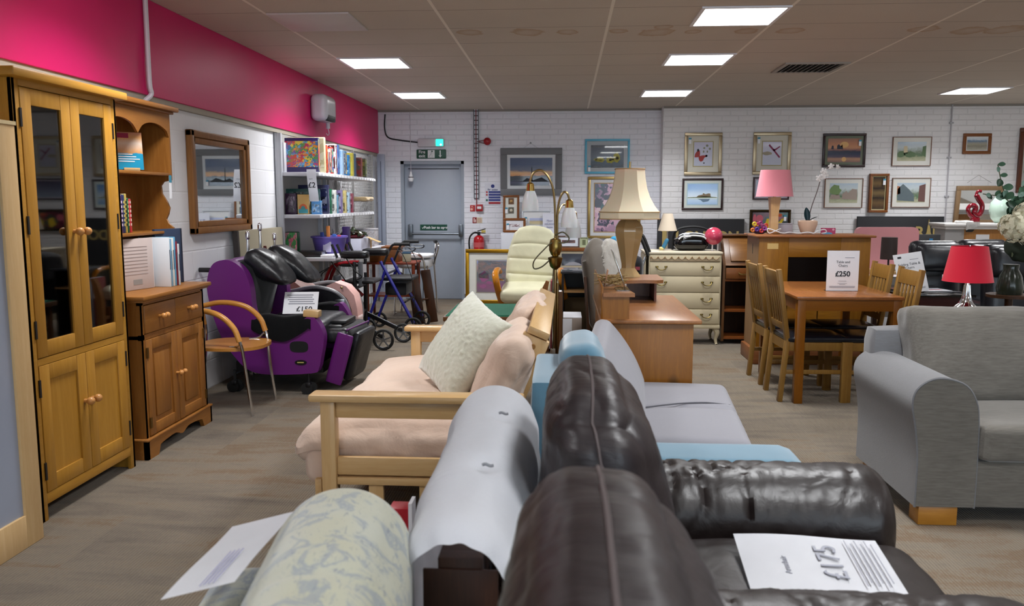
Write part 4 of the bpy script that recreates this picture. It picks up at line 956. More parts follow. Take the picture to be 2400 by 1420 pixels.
obj('tub', MB().lathe([(.13, 0), (.165, .17), (.18, .175), (.18, .19), (.155, .18), (.12, .01), (0, .01)], seg=20, sy=1.25), plain('6a5ab0', .35), t)
f = MB().box((.03, -.19, .09), (.08, .006, .1), rot('X', -8)); obj('label', f, plain('c8c4e4', .5), t)
for k, (x, c, h) in enumerate(((-.05, '24408c', .2), (.0, 'c87c3c', .26), (.05, '3c64b4', .18), (.09, 'c84c5c', .17))): obj('packet', MB().box((x, -.05+k*.02, h/2+.03), (.035, .02, h), rot('Y', k*4-6), .003), plain(c, .4), t)
t = thing('purple_bottle_box', 'narrow dark purple box standing behind the purple basket', 'box', (-2.30, 8.55, .906)); obj('box', MB().bb(-.035, .035, 0, .07, 0, .27, .003), plain('2c1a4c', .35), t); obj('gold_panel', MB().bb(-.02, .02, -.002, 0, .03, .09), metal('9c6c44', .4), t)
t = thing('silver_ornament', 'small spiky silver ornament between the basket packets', 'ornament', (-2.42, 8.5, .906)); f = MB().cyl((0, 0, 0), (0, 0, .25), .012, .004)
for k in range(8): f.cyl((0, 0, .18), (.08*math.cos(k*.8), .05*math.sin(k*.8), .21+.01*(k % 3)), .006, .002, 6)
obj('sprig', f, metal('8c8c94', .4), t); obj('foot', MB().cyl((0, 0, 0), (0, 0, .01), .04), STEEL, t)
t = thing('white_box_printed', 'white cardboard box with faint printing under the artificial plant', 'box', (-2.40, 9.05, .906)); obj('box', MB().bb(-.15, .17, -.12, .3, 0, .125, .003), plain('c4c4d4', .5), t); obj('faint_print', MB().bb(-.1, .02, -.123, -.12, .03, .08), plain('9c94b8', .5), t)
t = thing('artificial_plant', 'low artificial plant of dark green and red leaves on the white box', 'plant', (-2.36, 9.1, 1.032))
f = MB(); r_ = random.Random(3)
for k in range(70):
    a = r_.random()*6.28; q = r_.random()**.5; p = Vector((q*.15*math.cos(a), q*.15*math.sin(a), .04+.1*(1-q)*r_.random()))
    f.soft(p, (.05, .035, .018), .008, M=Matrix.Rotation(a, 4, 'Z') @ rot('Y', r_.uniform(-50, 50)), n=1)
obj('leaves', f, patches(['1c2a18', '2c3c20', '3c4c2c', '4c1c20', '26301c'], 9, 2), t)['kind'] = 'stuff'; obj('red_dish', MB().lathe([(.1, 0), (.14, .03), (.12, .035), (0, .02)]), plain('6c1c24', .4), t)
t = thing('open_carton', 'small open brown carton with one flap out on the bottom shelf', 'box', (-2.31, 9.35, .906)); obj('carton', MB().bb(-.06, .07, -.05, .12, 0, .09), plain('8c6c40', .7), t); obj('flap', MB().box((.13, -.03, .1), (.16, .12, .004), rot('Y', 22)), plain('c8a870', .7), t)
t = thing('white_carton', 'tall white speckled carton at the far end of the bottom shelf', 'box', (-2.42, 9.75, .906)); obj('box', MB().bb(-.14, .15, 0, .2, 0, .21, .003), patches(['b8b8bc', 'c8c8cc', 'a89c9c', 'c0bec4'], 12, 3), t); obj('lid_edge', MB().bb(-.142, .152, -.002, .202, .19, .2), plain('a4a4aa', .5), t)
# ================================================================ bentwood chair, recliners, walkers
WC = wood('c89048', 'b87e38', 'x', .3, 0, 1, 'arm')
t = thing('bentwood_armchair', 'chair with curved beech arms and slim chrome legs in front of the purple recliner', 'chair', (-2.3, 5.55, 0))
seat = []
for k in range(24):
    a = 2*PI*k/24; cx_, cy_ = math.cos(a), math.sin(a)
    seat.append((-2.30+.24*math.copysign(abs(cx_)**.7, cx_), 5.55+.23*math.copysign(abs(cy_)**.8, cy_)))
wob('seat', MB().prism(seat, 'z', .44, .462, .006), wood('b88240', 'a67032', 'x', .3, 0, 1, 'seat'), t)
for s in (-1, 1):
    y = 5.55+s*.225
    wob('arm', MB().tube([(-2.62, y, .69), (-2.50, y, .715), (-2.38, y, .71), (-2.28, y+s*.01, .675), (-2.20, y+s*.015, .60), (-2.165, y+s*.015, .51)], .019, 10, smooth=6), WC, t)
    wob('leg', MB().tube([(-2.165, y+s*.015, .515), (-2.15, y+s*.01, .45), (-2.13, y+s*.0, .25), (-2.10, y-s*.0, .0)], .011, 8, smooth=5), CHROME, t)
    wob('leg', MB().tube([(-2.62, y, .69), (-2.60, y, .45), (-2.66, y, 0)], .011, 8, smooth=5), CHROME, t)
    wob('arm_bracket', MB().tube([(-2.17, y, .50), (-2.20, y-s*.03, .47), (-2.26, y-s*.05, .462)], .007, 6, smooth=4), CHROME, t)
wob('backrest', MB().sheet(lambda a, b: Vector((-2.58-.05*b-.03*math.sin(a*PI), 5.35+.4*a, .56+.24*b)), 8, 4, .012), WC, t)

PUR = plain('641a6e', .42); BLKL = leather('17181c', .35, .25, 1, 6); BLKF = fabric('16171a', '101114', rough=.8)
def outline(pix, Y):
    return [(at(u, v, Y).x, at(u, v, Y).z) for u, v in pix]
t = thing('riser_recliner', 'purple riser recliner armchair with black pillows and a raised black footrest', 'armchair', (-2.25, 6.4, 0))
yn, yf = 6.0, 6.78
wing = [(-2.63, .62), (-2.66, .80), (-2.64, .92), (-2.60, .985), (-2.53, 1.01), (-2.46, 1.0), (-2.39, .95), (-2.345, .87), (-2.325, .77), (-2.32, .68), (-2.30, .60), (-2.22, .53), (-2.12, .50), (-2.0, .52), (-1.93, .575), (-1.875, .60), (-1.84, .57), (-1.80, .50), (-1.785, .42), (-1.81, .28), (-1.83, .2), (-1.88, .165), (-2.2, .15), (-2.36, .18), (-2.46, .27), (-2.56, .42)]
wing = [(q.x, q.y) for q in crom([Vector((a, b)) for a, b in wing], 3, True)]
for k, y in enumerate((yn, yf)):
    sp = wob('side_panel', MB().prism(wing, 'y', y-.045, y+.045, .028, 3), PUR, t)
    if k == 0:
        hole = [(-1.975+.07*math.copysign(abs(math.cos(a))**.6, math.cos(a)), .365+.042*math.copysign(abs(math.sin(a))**.7, math.sin(a))) for a in [2*PI*q/20 for q in range(20)]]
        wob('hand_hole', MB().prism(hole, 'y', y-.0475, y-.044), plain('050506', .8), sp)
        bd = wob('maker_badge', MB().cyl((-1.965, y-.05, .247), (-1.965, y-.044, .247), .045, seg=24).xf(Matrix.Translation((0, 0, .247)) @ Matrix.Diagonal((1, 1, .42, 1)) @ Matrix.Translation((0, 0, -.247))), BLACKP, sp)
        wob('badge_print', MB().bb(-1.99, -1.94, y-.0525, y-.0495, .243, .251), plain('b8b060', .5), bd)
back = Matrix.Translation((-2.47, (yn+yf)/2, .74)) @ rot('Y', 14)
wob('back_shell', MB().soft((0, 0, 0), (.08, .66, .56), .04, M=Matrix.Translation((-2.56, (yn+yf)/2, .74)) @ rot('Y', 12), n=6), PUR, t)
wob('back_cushion', MB().soft((0, 0, 0), (.16, .64, .52), .06, M=back, puff=(.03, 0, 0), na=.006), BLKF, t)
for k, (x, z, d, rr) in enumerate(((-2.36, .90, .20, 32), (-2.31, .74, .15, 18))):
    pass
wob('head_pillow', MB().soft((0, 0, 0), (.40, .30, .15), .07, M=Matrix.Translation((-2.26, 6.22, .93)) @ rot('Y', 33), puff=(0, 0, .03), na=.012, ns=6, fn=lambda p, q: Vector((p.x, p.y, p.z*(1-.55*max(0, q.x))))), BLKL, t)
wob('head_pillow', MB().soft((0, 0, 0), (.44, .30, .14), .065, M=Matrix.Translation((-2.19, 6.56, .93)) @ rot('Y', 35), puff=(0, 0, .03), na=.012, ns=6, seed=3, fn=lambda p, q: Vector((p.x, p.y, p.z*(1-.55*max(0, q.x))))), BLKL, t)
wob('seat_cushion', MB().soft((-2.07, (yn+yf)/2, .46), (.54, .66, .16), .05, puff=(0, 0, .02), na=.005), BLKL, t)
cov = lambda a, b: None
for y, s in ((yn, -1), (yf, 1)):
    def fn(a, b, y=y):
        ph = (b-.5)*2                      # wrap over the arm: -1 outside .. 1 inside
        x = -2.33+.45*a; zt = .585+.02*math.sin(a*PI)+.012*math.sin(a*9)
        dr = (.04+.10*max(0, math.sin(min(1, a*1.05)*PI))**.7)
        ay = math.sin(ph*PI/2)*.058; dz = (1-math.cos(ph*PI/2))*.05
        if abs(ph) > .55: dz += (abs(ph)-.55)/.45*dr
        return Vector((x, y+ay+.003*math.sin(a*30)*abs(ph), zt-dz))
    wob('arm_cover', MB().sheet(fn, 24, 14, .008), BLKF, t)
wob('arm_end_block', MB().box((-1.88, yn, .612), (.115, .095, .05), rot('Y', 4), .006), BEECH('x'), t)
wob('control_unit', MB().bb(-1.82, -1.70, 6.15, 6.6, .40, .50, .02).bb(-1.80, -1.68, 6.2, 6.5, .50, .53, .01), BLACK, t)
wob('front_seat_edge', MB().soft((-1.73, 6.39, .42), (.2, .58, .12), .05, M=None, na=.004), BLKL, t)
FM = Matrix.Translation((-1.71, 6.36, .27)) @ rot('Z', -4) @ rot('Y', 16)
wob('legrest', MB().soft((0, 0, 0), (.10, .50, .44), .045, M=FM, n=8), BLKF, t)
wob('legrest_side', MB().soft((-.0, -.265, -.02), (.13, .03, .40), .014, M=FM, n=8), PUR, t, label='purple legrest side')
wob('footrest_pad', MB().soft((.085, .02, -.02), (.07, .42, .40), .034, M=FM, n=8), BLKL, t)
wob('purple_piping', MB().tube([FM @ Vector((.02, -.25, .215)), FM @ Vector((.03, .25, .215))], .007), PUR, t)
def castor(p, parent, r=.045, brake=True):
    x, y = p
    c = wob('castor', MB().cyl((x-.012, y, r), (x-.012+.0, y-.024, r), r, seg=18).cyl((x+.012, y+.03, r), (x+.012, y+.006, r), r, seg=18), RUB, parent)
    wob('fork', MB().bb(x-.02, x+.02, y-.03, y+.03, r+.01, r+.05, .01).cyl((x, y, r+.04), (x, y, .17), .012), BLACK, c); return c
for p in ((-1.918, 5.985), (-1.86, 6.72), (-2.5, 6.02), (-2.5, 6.7)): castor(p, t)
wob('chassis', MB().bb(-2.52, -1.84, 6.1, 6.7, .14, .22).cyl((-1.918, 5.985, .16), (-1.918, 6.7, .16), .014), BLACK, t)
wob('push_handle', MB().cyl((-2.74, 6.02, .93), (-2.60, 6.02, .93), .018), BLACK, t)
t = thing('price_card', 'price sheet reading £150 resting on the purple recliner arm', 'price card', (-2.03, 6.2, .63), 8)
Mp = Matrix.Translation((0, 0, .035)) @ rot('X', 50)
obj('sheet', MB().box((0, 0, 0), (.26, .20, .003), Mp), PAPER, t)

f = MB()
for k in range(5): f.box(tuple(Mp @ Vector((-.01+.004*k, .07-k*.02, .0022))), (.2-.02*(k % 2), .008, .0012), rot('X', 50))
obj('text_rows', f, GREYINK, t)
text('£150', .06, Mp @ Matrix.Translation((.03, -.06, .0022)), INK, t, bold=.001)

# pink and black recliner behind
PNK = leather('c79c96', .45, .1, 2); PNL = fabric('cdb3ae', 'c2a6a2')
t = thing('pink_recliner', 'dusty pink and black recliner behind the purple one', 'armchair', (-2.1, 7.35, 0))
y0_, y1_ = 7.05, 7.50
side = [(-2.35, .15), (-2.4, .45), (-2.28, .66), (-2.08, .70), (-1.96, .69), (-1.86, .655), (-1.79, .59), (-1.755, .5), (-1.75, .40), (-1.79, .33), (-1.85, .2), (-1.95, .15)]
for y in (y0_, y1_):
    wob('side_panel', MB().prism(side, 'y', y-.03, y+.05, .02), BLKL, t)
    wob('arm_trim', MB().tube([(x, y-.032, z) for x, z in side[2:10]], .016, 8, smooth=3), plain('8c8c90', .3), t)
wob('pink_arm_end', MB().prism([(-1.98, .70), (-1.9, .735), (-1.80, .70), (-1.73, .62), (-1.705, .50), (-1.70, .42), (-1.76, .34), (-1.80, .42), (-1.82, .55), (-1.88, .64)], 'y', 7.11, 7.3, .02), PNK, t)
wob('pink_inner', MB().soft((-1.73, 7.2, .39), (.07, .2, .1), .02, n=6), PNL, t)
wob('backrest', MB().soft((0, 0, 0), (.16, .46, .55), .06, M=Matrix.Translation((-2.38, 7.3, .62)) @ rot('Y', -22) @ rot('X', 0), na=.01, puff=(.03, 0, 0)), PNL, t)
wob('pink_throw', MB().sheet(lambda a, b: Vector((-2.46+.42*b+.02*math.sin(a*12), 7.06+.42*a, .86-.22*b-.07*b*b+.012*math.sin(a*20+b*4))), 20, 14, .012), PNL, t)
wob('seat_cushion', MB().soft((-2.05, 7.3, .50), (.5, .40, .18), .06, na=.01), BLKL, t)
wob('base', MB().bb(-2.35, -1.85, 7.1, 7.5, .03, .18), BLACK, t)
wob('arm_cup', MB().bb(-1.87, -1.78, 6.98, 7.01, .52, .60, .01), STEEL, t)
wob('brass_stud', MB().sph((-1.83, 7.075, .69), .012), BRASS, t)
t.location.x -= .12

# ---- wheels
def wheel(parent, c, r, w=.03, spokes=5, ax=(0, 1, 0), rim=RUB, hub=STEEL, name='wheel'):
    c = Vector(c); ax = Vector(ax).normalized()
    M = Matrix.Translation(c) @ ax.to_track_quat('Z', 'Y').to_matrix().to_4x4()
    o = wob(name, MB().tube([M @ Vector((math.cos(2*PI*k/24)*(r-.012), math.sin(2*PI*k/24)*(r-.012), 0)) for k in range(24)], .012, 8, closed=True), rim, parent)
    f = MB()
    for k in range(spokes):
        a = 2*PI*k/spokes+.3; f.bar(M @ Vector((0, 0, 0)), M @ Vector((math.cos(a)*(r-.016), math.sin(a)*(r-.016), 0)), .012, .018, up=ax)
    f.cyl(c-ax*w/2, c+ax*w/2, r*.18); f.tube([M @ Vector((math.cos(2*PI*k/20)*(r-.026), math.sin(2*PI*k/20)*(r-.026), 0)) for k in range(20)], .005, 6, closed=True)
    wob('spokes', f, hub, o); return o
# black walker with forearm pads
t = thing('forearm_walker', 'black wheeled walker with padded forearm rests and large spoked wheels', 'walking frame', (-1.95, 8.1, 0))
K = plain('15151a', .3)
wheel(t, (-1.755, 7.82, .105), .105); wheel(t, (-1.65, 8.28, .10), .10)
for y, xe in ((7.84, -1.76), (8.28, -1.66)):
    wob('lower_rail', MB().bar((xe, y+.02, .12), (-2.05, y+.02, .30), .022, .04, .004), K, t)
    wob('rail_highlight', MB().cyl((xe-.02, y-.004, .155), (-2.04, y-.004, .325), .006), STEEL, t)
    wob('upright', MB().cyl((-2.04, y, .12), (-2.03, y, .66), .022).cyl((-2.03, y, .6), (-2.03, y, .86), .016), K, t)
    wheel(t, (-2.07, y, .075), .075, spokes=3)
    wob('forearm_pad', MB().soft((-2.02+(.10 if y > 8 else 0), y, .93), (.27, .11, .075), .03, n=6), BLACKP, t)
    for dx in (-.12, -.17): wob('hand_grip', MB().tube([(-2.02+dx, y-.02, .9), (-2.05+dx, y-.02, .98), (-2.07+dx, y-.02, 1.03)], .013, 8), RUB, t)
for z in (.34, .6, .15): wob('cross_brace', MB().cyl((-2.035, 7.84, z), (-2.035, 8.28, z), .014), K, t)
wob('seat_plate', MB().soft((-2.0, 8.06, .66), (.30, .40, .04), .018, n=5), BLACKP, t)
wob('grey_column', MB().bb(-2.0, -1.96, 7.86, 7.9, .62, .86, .006), plain('70747a', .4), t)
wob('tag_label', MB().bb(-1.945, -1.91, 7.83, 7.833, .76, .84), PAPER, t)
wob('cable', MB().tube([(-2.1, 7.8, .9), (-2.0, 7.75, .78), (-1.95, 7.8, .72), (-2.02, 7.84, .68)], .005, 6, smooth=6), RUB, t)
# red rollator
t = thing('red_rollator', 'dark red rollator with black grips folded beside the recliners', 'walking frame', (-2.2, 7.95, 0))
RD = plain('7a1016', .25)
wheel(t, (-1.93, 7.56, .075), .075, spokes=3, rim=RUB, hub=K); wheel(t, (-2.45, 7.9, .075), .075, spokes=3, hub=K); wheel(t, (-2.05, 8.0, .075), .075, spokes=3, hub=K)
wob('front_leg', MB().tube([(-1.955, 7.60, .13), (-2.0, 7.62, .30), (-2.07, 7.7, .45), (-2.12, 7.75, .55)], .02, 8, smooth=5), RD, t)
for y in (7.92, 8.1):
    wob('side_frame', MB().tube([(-2.52, y, .10), (-2.40, y, .42), (-2.36, y, .62), (-2.28, y, .80), (-2.18, y, .835), (-2.05, y, .84)], .017, 8, smooth=5), RD, t)
    wob('diagonal_tube', MB().tube([(-2.36, y, .58), (-2.25, y, .64), (-2.15, y, .62), (-2.02, y, .50)], .022, 8, smooth=5), RD, t)
    wob('hand_grip', MB().soft((-2.10, y, .825), (.20, .035, .04), .018, n=4), RUB, t)
    wob('brake_cable', MB().tube([(-2.3, y, .8), (-2.42, y-.03, .72), (-2.42, y-.03, .6), (-2.34, y, .5)], .005, 6, smooth=6), RUB, t)
wob('red_knob', MB().sph((-2.13, 7.84, .64), .022), plain('c01c20', .3), t)
wob('black_bag', MB().soft((-2.40, 7.62, .60), (.15, .12, .15), .03, M=rot('Y', 12), n=5), BLACKP, t)
wob('cross_bar', MB().cyl((-2.28, 7.92, .60), (-2.28, 8.1, .60), .012), K, t)
wob('grey_bracket', MB().bb(-2.26, -2.2, 7.9, 8.0, .55, .72, .01), plain('44464c', .4), t)
# blue rollator
t = thing('blue_rollator', 'metallic blue rollator with black seat and hand brakes in front of the fire door', 'walking frame', (-1.75, 9.0, 0))
BL = plain('1c1c7c', .25, 0, .6)
for k, y in enumerate((8.75, 9.30)):
    ap = (-1.93+.02*k, y, .70)
    wob('rear_leg', MB().cyl(ap, (-2.14, y, .12), .016, seg=10), BL, t)
    wob('front_leg', MB().cyl((-1.98, y, .80), (-1.63, y, .13), .018, seg=10), BL, t)
    wob('handle_post', MB().tube([(-1.96, y, .74), (-1.89, y, .9), (-1.85, y, .97), (-1.80, y, .985)], .013, 8, smooth=4), K, t)
    wob('hand_grip', MB().cyl((-1.83, y, .985), (-1.66, y, .985), .017), RUB, t)
    wob('brake_lever', MB().tube([(-1.78, y, .955), (-1.74, y, .92), (-1.63, y, .915), (-1.60, y, .935), (-1.62, y, .95), (-1.72, y, .95)], .007, 6, smooth=4), K, t)
    wheel(t, (-1.63, y-.03, .10), .10, spokes=5, hub=K); wheel(t, (-2.13, y, .09), .09, spokes=5, hub=K)
    wob('brake_cable', MB().tube([(-1.8, y, .93), (-1.72, y-.02, .85), (-1.62, y-.02, .55), (-1.62, y, .3)], .004, 6, smooth=6), RUB, t)
wob('seat', MB().soft((-1.82, 9.03, .60), (.34, .44, .045), .02, n=5), BLACK, t)
wob('basket', MB().bb(-1.96, -1.72, 8.85, 9.2, .42, .56, .02), fabric('121214', '0c0c0e'), t)
wob('cross_bar', MB().cyl((-1.93, 8.75, .66), (-1.93, 9.3, .66), .012), K, t); wob('cross_bar', MB().cyl((-1.72, 8.75, .36), (-1.72, 9.3, .36), .010), K, t)
# commode chair
t = thing('commode_chair', 'white commode seat on a chrome frame with raised armrests by the fire door', 'commode', (-1.85, 10.4, 0))
wob('seat_lid', MB().soft((-1.90, 10.4, .755), (.46, .44, .05), .022, n=8, fn=lambda p, q: Vector((p.x*(1-.12*q.y*q.y), p.y*(1-.1*q.x*q.x), p.z))), plain('e2e3e6', .25), t)
wob('pan', MB().soft((-1.90, 10.4, .66), (.42, .38, .12), .04, n=6), plain('d6d7da', .3), t)
wob('pan_knob', MB().cyl((-1.86, 10.19, .62), (-1.86, 10.17, .62), .028), plain('3a3c40', .5), t)
for x, y in ((-2.1, 10.2), (-1.72, 10.22), (-2.1, 10.62), (-1.70, 10.62)):
    wob('leg', MB().cyl((x, y, .64), (x+(.04 if x > -1.9 else -.04), y, .02), .013).cyl((x+(.04 if x > -1.9 else -.04), y, 0), (x+(.035 if x > -1.9 else -.035), y, .05), .018), CHROME, t)
for y, xa in ((10.18, -2.0), (10.65, -1.64)):
    if y > 10.5: q = MB().tube([(-1.70, y, .62), (-1.68, y, .86), (-1.66, y-.05, .92), (-1.64, y-.14, .92), (-1.62, y-.18, .86), (-1.68, y-.2, .64)], .014, 8, smooth=6)
    else: q = MB().tube([(-2.2, y, .80), (-1.90, y, .80), (-1.80, y, .77), (-1.76, y, .70), (-1.74, y, .55), (-1.72, y, .4)], .012, 8, smooth=6)
    wob('arm', q, CHROME, t)
wob('grip', MB().cyl((-1.675, 10.56, .925), (-1.645, 10.48, .925), .02), BLACK, t)
# folded brown frame
t = thing('folded_wooden_frame', 'folded dark brown wooden frame leaning beside the blue rollator', 'folding table', (-1.6, 9.5, 0))
DW = wood('4a2a1a', '38200f', 'z', .4, 0, 1, 'fold')
wob('board', MB().bar((-1.68, 9.42, .02), (-1.76, 9.42, .60), .13, .03, .004, up=(0, 1, 0)), DW, t)
wob('board', MB().bar((-1.55, 9.60, .02), (-1.64, 9.60, .64), .11, .03, .004, up=(0, 1, 0)), DW, t)
wob('rail', MB().cyl((-1.70, 9.42, .3), (-1.60, 9.6, .3), .012), DW, t)
# small reddish table with drawers behind
t = thing('red_wood_trolley', 'reddish wooden table with a low shelf behind the blue rollator', 'table', (-2.1, 10.0, 0))
RW = wood('8a3c20', '6e2c16', 'z', .35, 0, 1, 'rw')
wob('tabletop', MB().bb(-2.40, -1.78, 9.72, 10.12, .69, .715, .004), RW, t); wob('top_box', MB().bb(-2.35, -2.0, 9.8, 10.1, .715, .88, .004).bb(-2.37, -1.98, 9.78, 10.12, .88, .9), ORANGEW('x'), t)
wob('low_shelf', MB().bb(-2.38, -1.80, 9.74, 10.1, .30, .32), RW, t)
for x in (-2.37, -1.81):
    for y in (9.75, 10.09): wob('leg', MB().cyl((x, y, .69), (x, y, 0), .022, .016), RW, t)
t = thing('glass_jar_pack', 'small clear jar pack standing on the reddish table', 'jar', (-1.9, 9.82, .716)); obj('jar', MB().bb(-.05, .05, -.03, .03, 0, .1, .01), plain('a8a48c', .3), t); obj('lid', MB().bb(-.05, .05, -.03, .03, .1, .12), plain('3a5c78', .4), t)
t = thing('green_storage_bag', 'lime green patterned bag on the low shelf of the reddish table', 'bag', (-1.95, 9.9, .321)); obj('body', MB().soft((0, 0, .12), (.22, .16, .24), .05, n=6, na=.01), patches(['9cc83c', 'd0e8b0', '6c9c2c', '4c5c4c'], 6, 2), t); obj('strap', MB().tube([(-.07, -.09, .2), (-.03, -.1, .27), (.05, -.1, .2)], .008, smooth=4), BLACK, t)
# ================================================================ futon with pale wood frame
BX, BY, BZ = BEECH('x'), BEECH('y'), BEECH('z')
t = thing('futon_sofa', 'pale wood framed futon sofa with a dusty pink mattress', 'sofa', (-.6, 4.2, 0))
FP = fabric('d4bcab', 'c8ae9b', sc=300, bump=.15, folds=.3)
for nm, y0_, y1_ in (('near', 3.20, 3.30), ('far', 5.03, 5.13)):
    wob('armrest', MB().bb(-1.035 if nm == 'near' else -1.0, -.16, y0_, y1_, .635, .668, .012), BX, t)
    ym = (y0_+y1_)/2
    wob('leg', MB().bb(-.99+.03*(nm == 'far'), -.93+.03*(nm == 'far'), ym-.03, ym+.03, 0, .636, .004), BZ, t)
    wob('leg', MB().bb(-.30, -.24, ym-.03, ym+.03, 0, .636, .004), BZ, t)
    wob('apron', MB().bb(-.93, -.3, ym-.012, ym+.012, .565, .632, .003), BX, t)
    wob('side_rail', MB().bb(-.93, -.3, ym-.012, ym+.012, .325, .40, .003), BX, t)
    wob('lower_rail', MB().bb(-.93, -.3, ym-.02, ym+.02, .285, .315, .004), BX, t)
    for k in range(3): wob('slat', MB().bb(-.80+k*.21, -.74+k*.21, ym-.01, ym+.01, .06, .29), BZ, t)
    wob('foot_rail', MB().bb(-.93, -.3, ym-.015, ym+.015, .05, .09), BX, t)
wob('front_rail', MB().bb(-1.03, -1.0, 3.25, 5.08, .20, .30, .006), BY, t)
wob('seat_deck', MB().bb(-1.0, -.3, 3.28, 5.05, .30, .325), BY, t)
# tilted back: near stile, far stile, top rail
bl = lambda z: -.235+(z-.574)*.42           # lean of the back
def stile(y): return MB().bar((bl(.30), y, .30), (bl(.845), y, .845), .085, .075, .005, up=(0, 1, 0))
wob('back_stile', MB().bar((bl(.30)+.0, 3.66, .30), (bl(.84), 3.66, .84), .125, .05, .005, up=(0, 1, 0)), BZ, t)
wob('back_stile', MB().bar((bl(.30)+.0, 5.05, .30), (bl(.84), 5.05, .84), .085, .05, .005, up=(0, 1, 0)), BZ, t)
wob('top_rail', MB().bar((bl(.86), 3.63, .86), (bl(.875), 5.10, .875), .10, .035, .006, up=(.39, 0, .92)), BY, t)
for k in range(9):
    y = 3.8+k*.15; wob('back_slat', MB().bar((bl(.32), y, .32), (bl(.84), y, .84), .05, .02, .003, up=(0, 1, 0)), BZ, t)
wob('end_peg', MB().cyl((bl(.80), 3.618, .80), (bl(.80), 3.636, .80), .012), wood('a87c44', '946a36', 'z', .4, 0, 1, 'peg'), t)
def sag(p, q):
    p = p.copy(); p.z += .02*math.sin(p.y*7)*.5 - .05*max(0, -q.x)**3*(1 if q.z > 0 else .3)
    p.z -= .02*math.exp(-((p.y-.1)/.2)**2)*(q.z > 0)
    return p
wob('seat_mattress', MB().soft((-.74, 4.15, .425), (.80, 1.70, .18), .075, puff=(.01, .02, .03), na=.026, ns=6, n=44, fn=sag), FP, t)
def stitched(n): return n
MBk = Matrix.Translation((-.245, 4.66, .66)) @ rot('Y', 24)
wob('back_mattress', MB().soft((0, 0, 0), (.16, .80, .50), .07, M=MBk, puff=(.035, .02, .02), na=.03, ns=6, n=26, seed=2), FP, t)
MBk = Matrix.Translation((-.30, 3.86, .60)) @ rot('Y', 24)
wob('back_mattress', MB().soft((0, 0, 0), (.17, .74, .52), .075, M=MBk, puff=(.035, .02, .02), na=.025, ns=6, n=26, seed=5), FP, t)
wob('mattress_seam', MB().tube([MBk @ Vector((.085+.02*math.cos(k/9*3), -.35+.7*k/9, .2+.01*math.sin(k*1.3))) for k in range(10)], .005, 6, smooth=3), fabric('dcc3b4'), t)
wob('front_roll', MB().soft((-1.03, 3.42, .34), (.12, .30, .16), .055, na=.012, n=10), FP, t)
FUR = fabric('dcdccf', 'a3a48c', sc=48, bump=1.0, sheen=.8, patch=.6)
t = thing('fur_cushion', 'off-white faux fur cushion leaning on the pink futon', 'cushion', (-.50, 4.0, .725))
M = rot('Y', -58) @ rot('Z', 38)
M = Matrix.Rotation(R(38), 4, 'Z') @ rot('Y', -58) @ rot('Z', -16)
o = obj('cover', MB().pillow(.49, .49, .18, M, n=64, na=.009, ns=46, seed=1), FUR, t)

# ================================================================ card table, brass floor lamp, boxes
t = thing('card_table', 'folding card table with a green baize top behind the pink futon', 'table', (-.46, 5.72, 0))
obj('baize', MB().bb(-.31, .31, -.31, .31, .685, .692), fabric('1f6a50', '1a5c46', sheen=.1), t)
obj('tabletop', MB().bb(-.345, .345, -.345, .345, .65, .684, .006), wood('6a4628', '543418', 'x', .4, 0, 1, 'ct'), t)
obj('baize_edge', MB().bb(-.33, .33, -.33, .33, .684, .688), plain('1f6a50', .9), t)
for x in (-.3, .3):
    for y in (-.3, .3): obj('leg', MB().bb(x-.015, x+.015, y-.015, y+.015, 0, .65), wood('6a4628', '543418', 'z', .4, 0, 1, 'ct'), t)
t = thing('floor_lamp', 'brass floor lamp with three arching arms and white glass shades', 'lamp', (-.065, 5.5, 0))
obj('base', MB().lathe([(0, 0), (.13, 0), (.13, .015), (.06, .03), (.02, .06), (.012, .08)]), BRASS, t)
obj('pole', MB().cyl((0, 0, .03), (0, 0, 1.02), .011).cyl((.018, 0, .06), (.018, 0, .9), .008), BRASS, t)
obj('collar', MB().lathe([(.012, .99), (.035, 1.01), (.045, 1.05), (.05, 1.07), (.02, 1.08), (.03, 1.09), (.042, 1.12), (.044, 1.15), (.035, 1.19), (.012, 1.2)]), OLDBRASS, t)
GS = N('glass_shade'); GS.set(Roughness=.25, Transmission_Weight=.25, IOR=1.3, Subsurface_Weight=.3); GS.b.inputs['Base Color'].default_value = lin('e6e8ea'); GS = GS.m
def arm(name, pts, shade):
    a = obj(name, MB().tube([Vector(p) for p in pts], .0075, 8, smooth=7), BRASS, t)
    x, y, z = shade
    obj('shade_cap', MB().lathe([(.012, .035), (.024, .025), (.028, -.01), (.03, -.025)], (x, y, z), 16), metal('c8a860', .15), a)
    obj('glass_shade', MB().lathe([(.03, -.02), (.042, -.05), (.052, -.09), (.056, -.13), (.055, -.15)], (x, y, z), 20), GS, a)
arm('arm', [(-.0, 0, 1.15), (-.005, 0, 1.40), (-.02, 0, 1.53), (-.055, 0, 1.61), (-.10, 0, 1.645), (-.145, 0, 1.63), (-.168, 0, 1.58), (-.168, 0, 1.55)], (-.168, 0, 1.53))
arm('arm', [(.012, 0, 1.15), (.012, .0, 1.35), (.025, 0, 1.45), (.05, 0, 1.50), (.075, 0, 1.495), (.088, 0, 1.46), (.09, 0, 1.43)], (.09, 0, 1.42))
arm('arm', [(.0, .02, 1.15), (.0, .06, 1.30), (.03, .14, 1.40), (.06, .2, 1.42), (.10, .26, 1.40), (.12, .3, 1.35)], (.12, .3, 1.34))
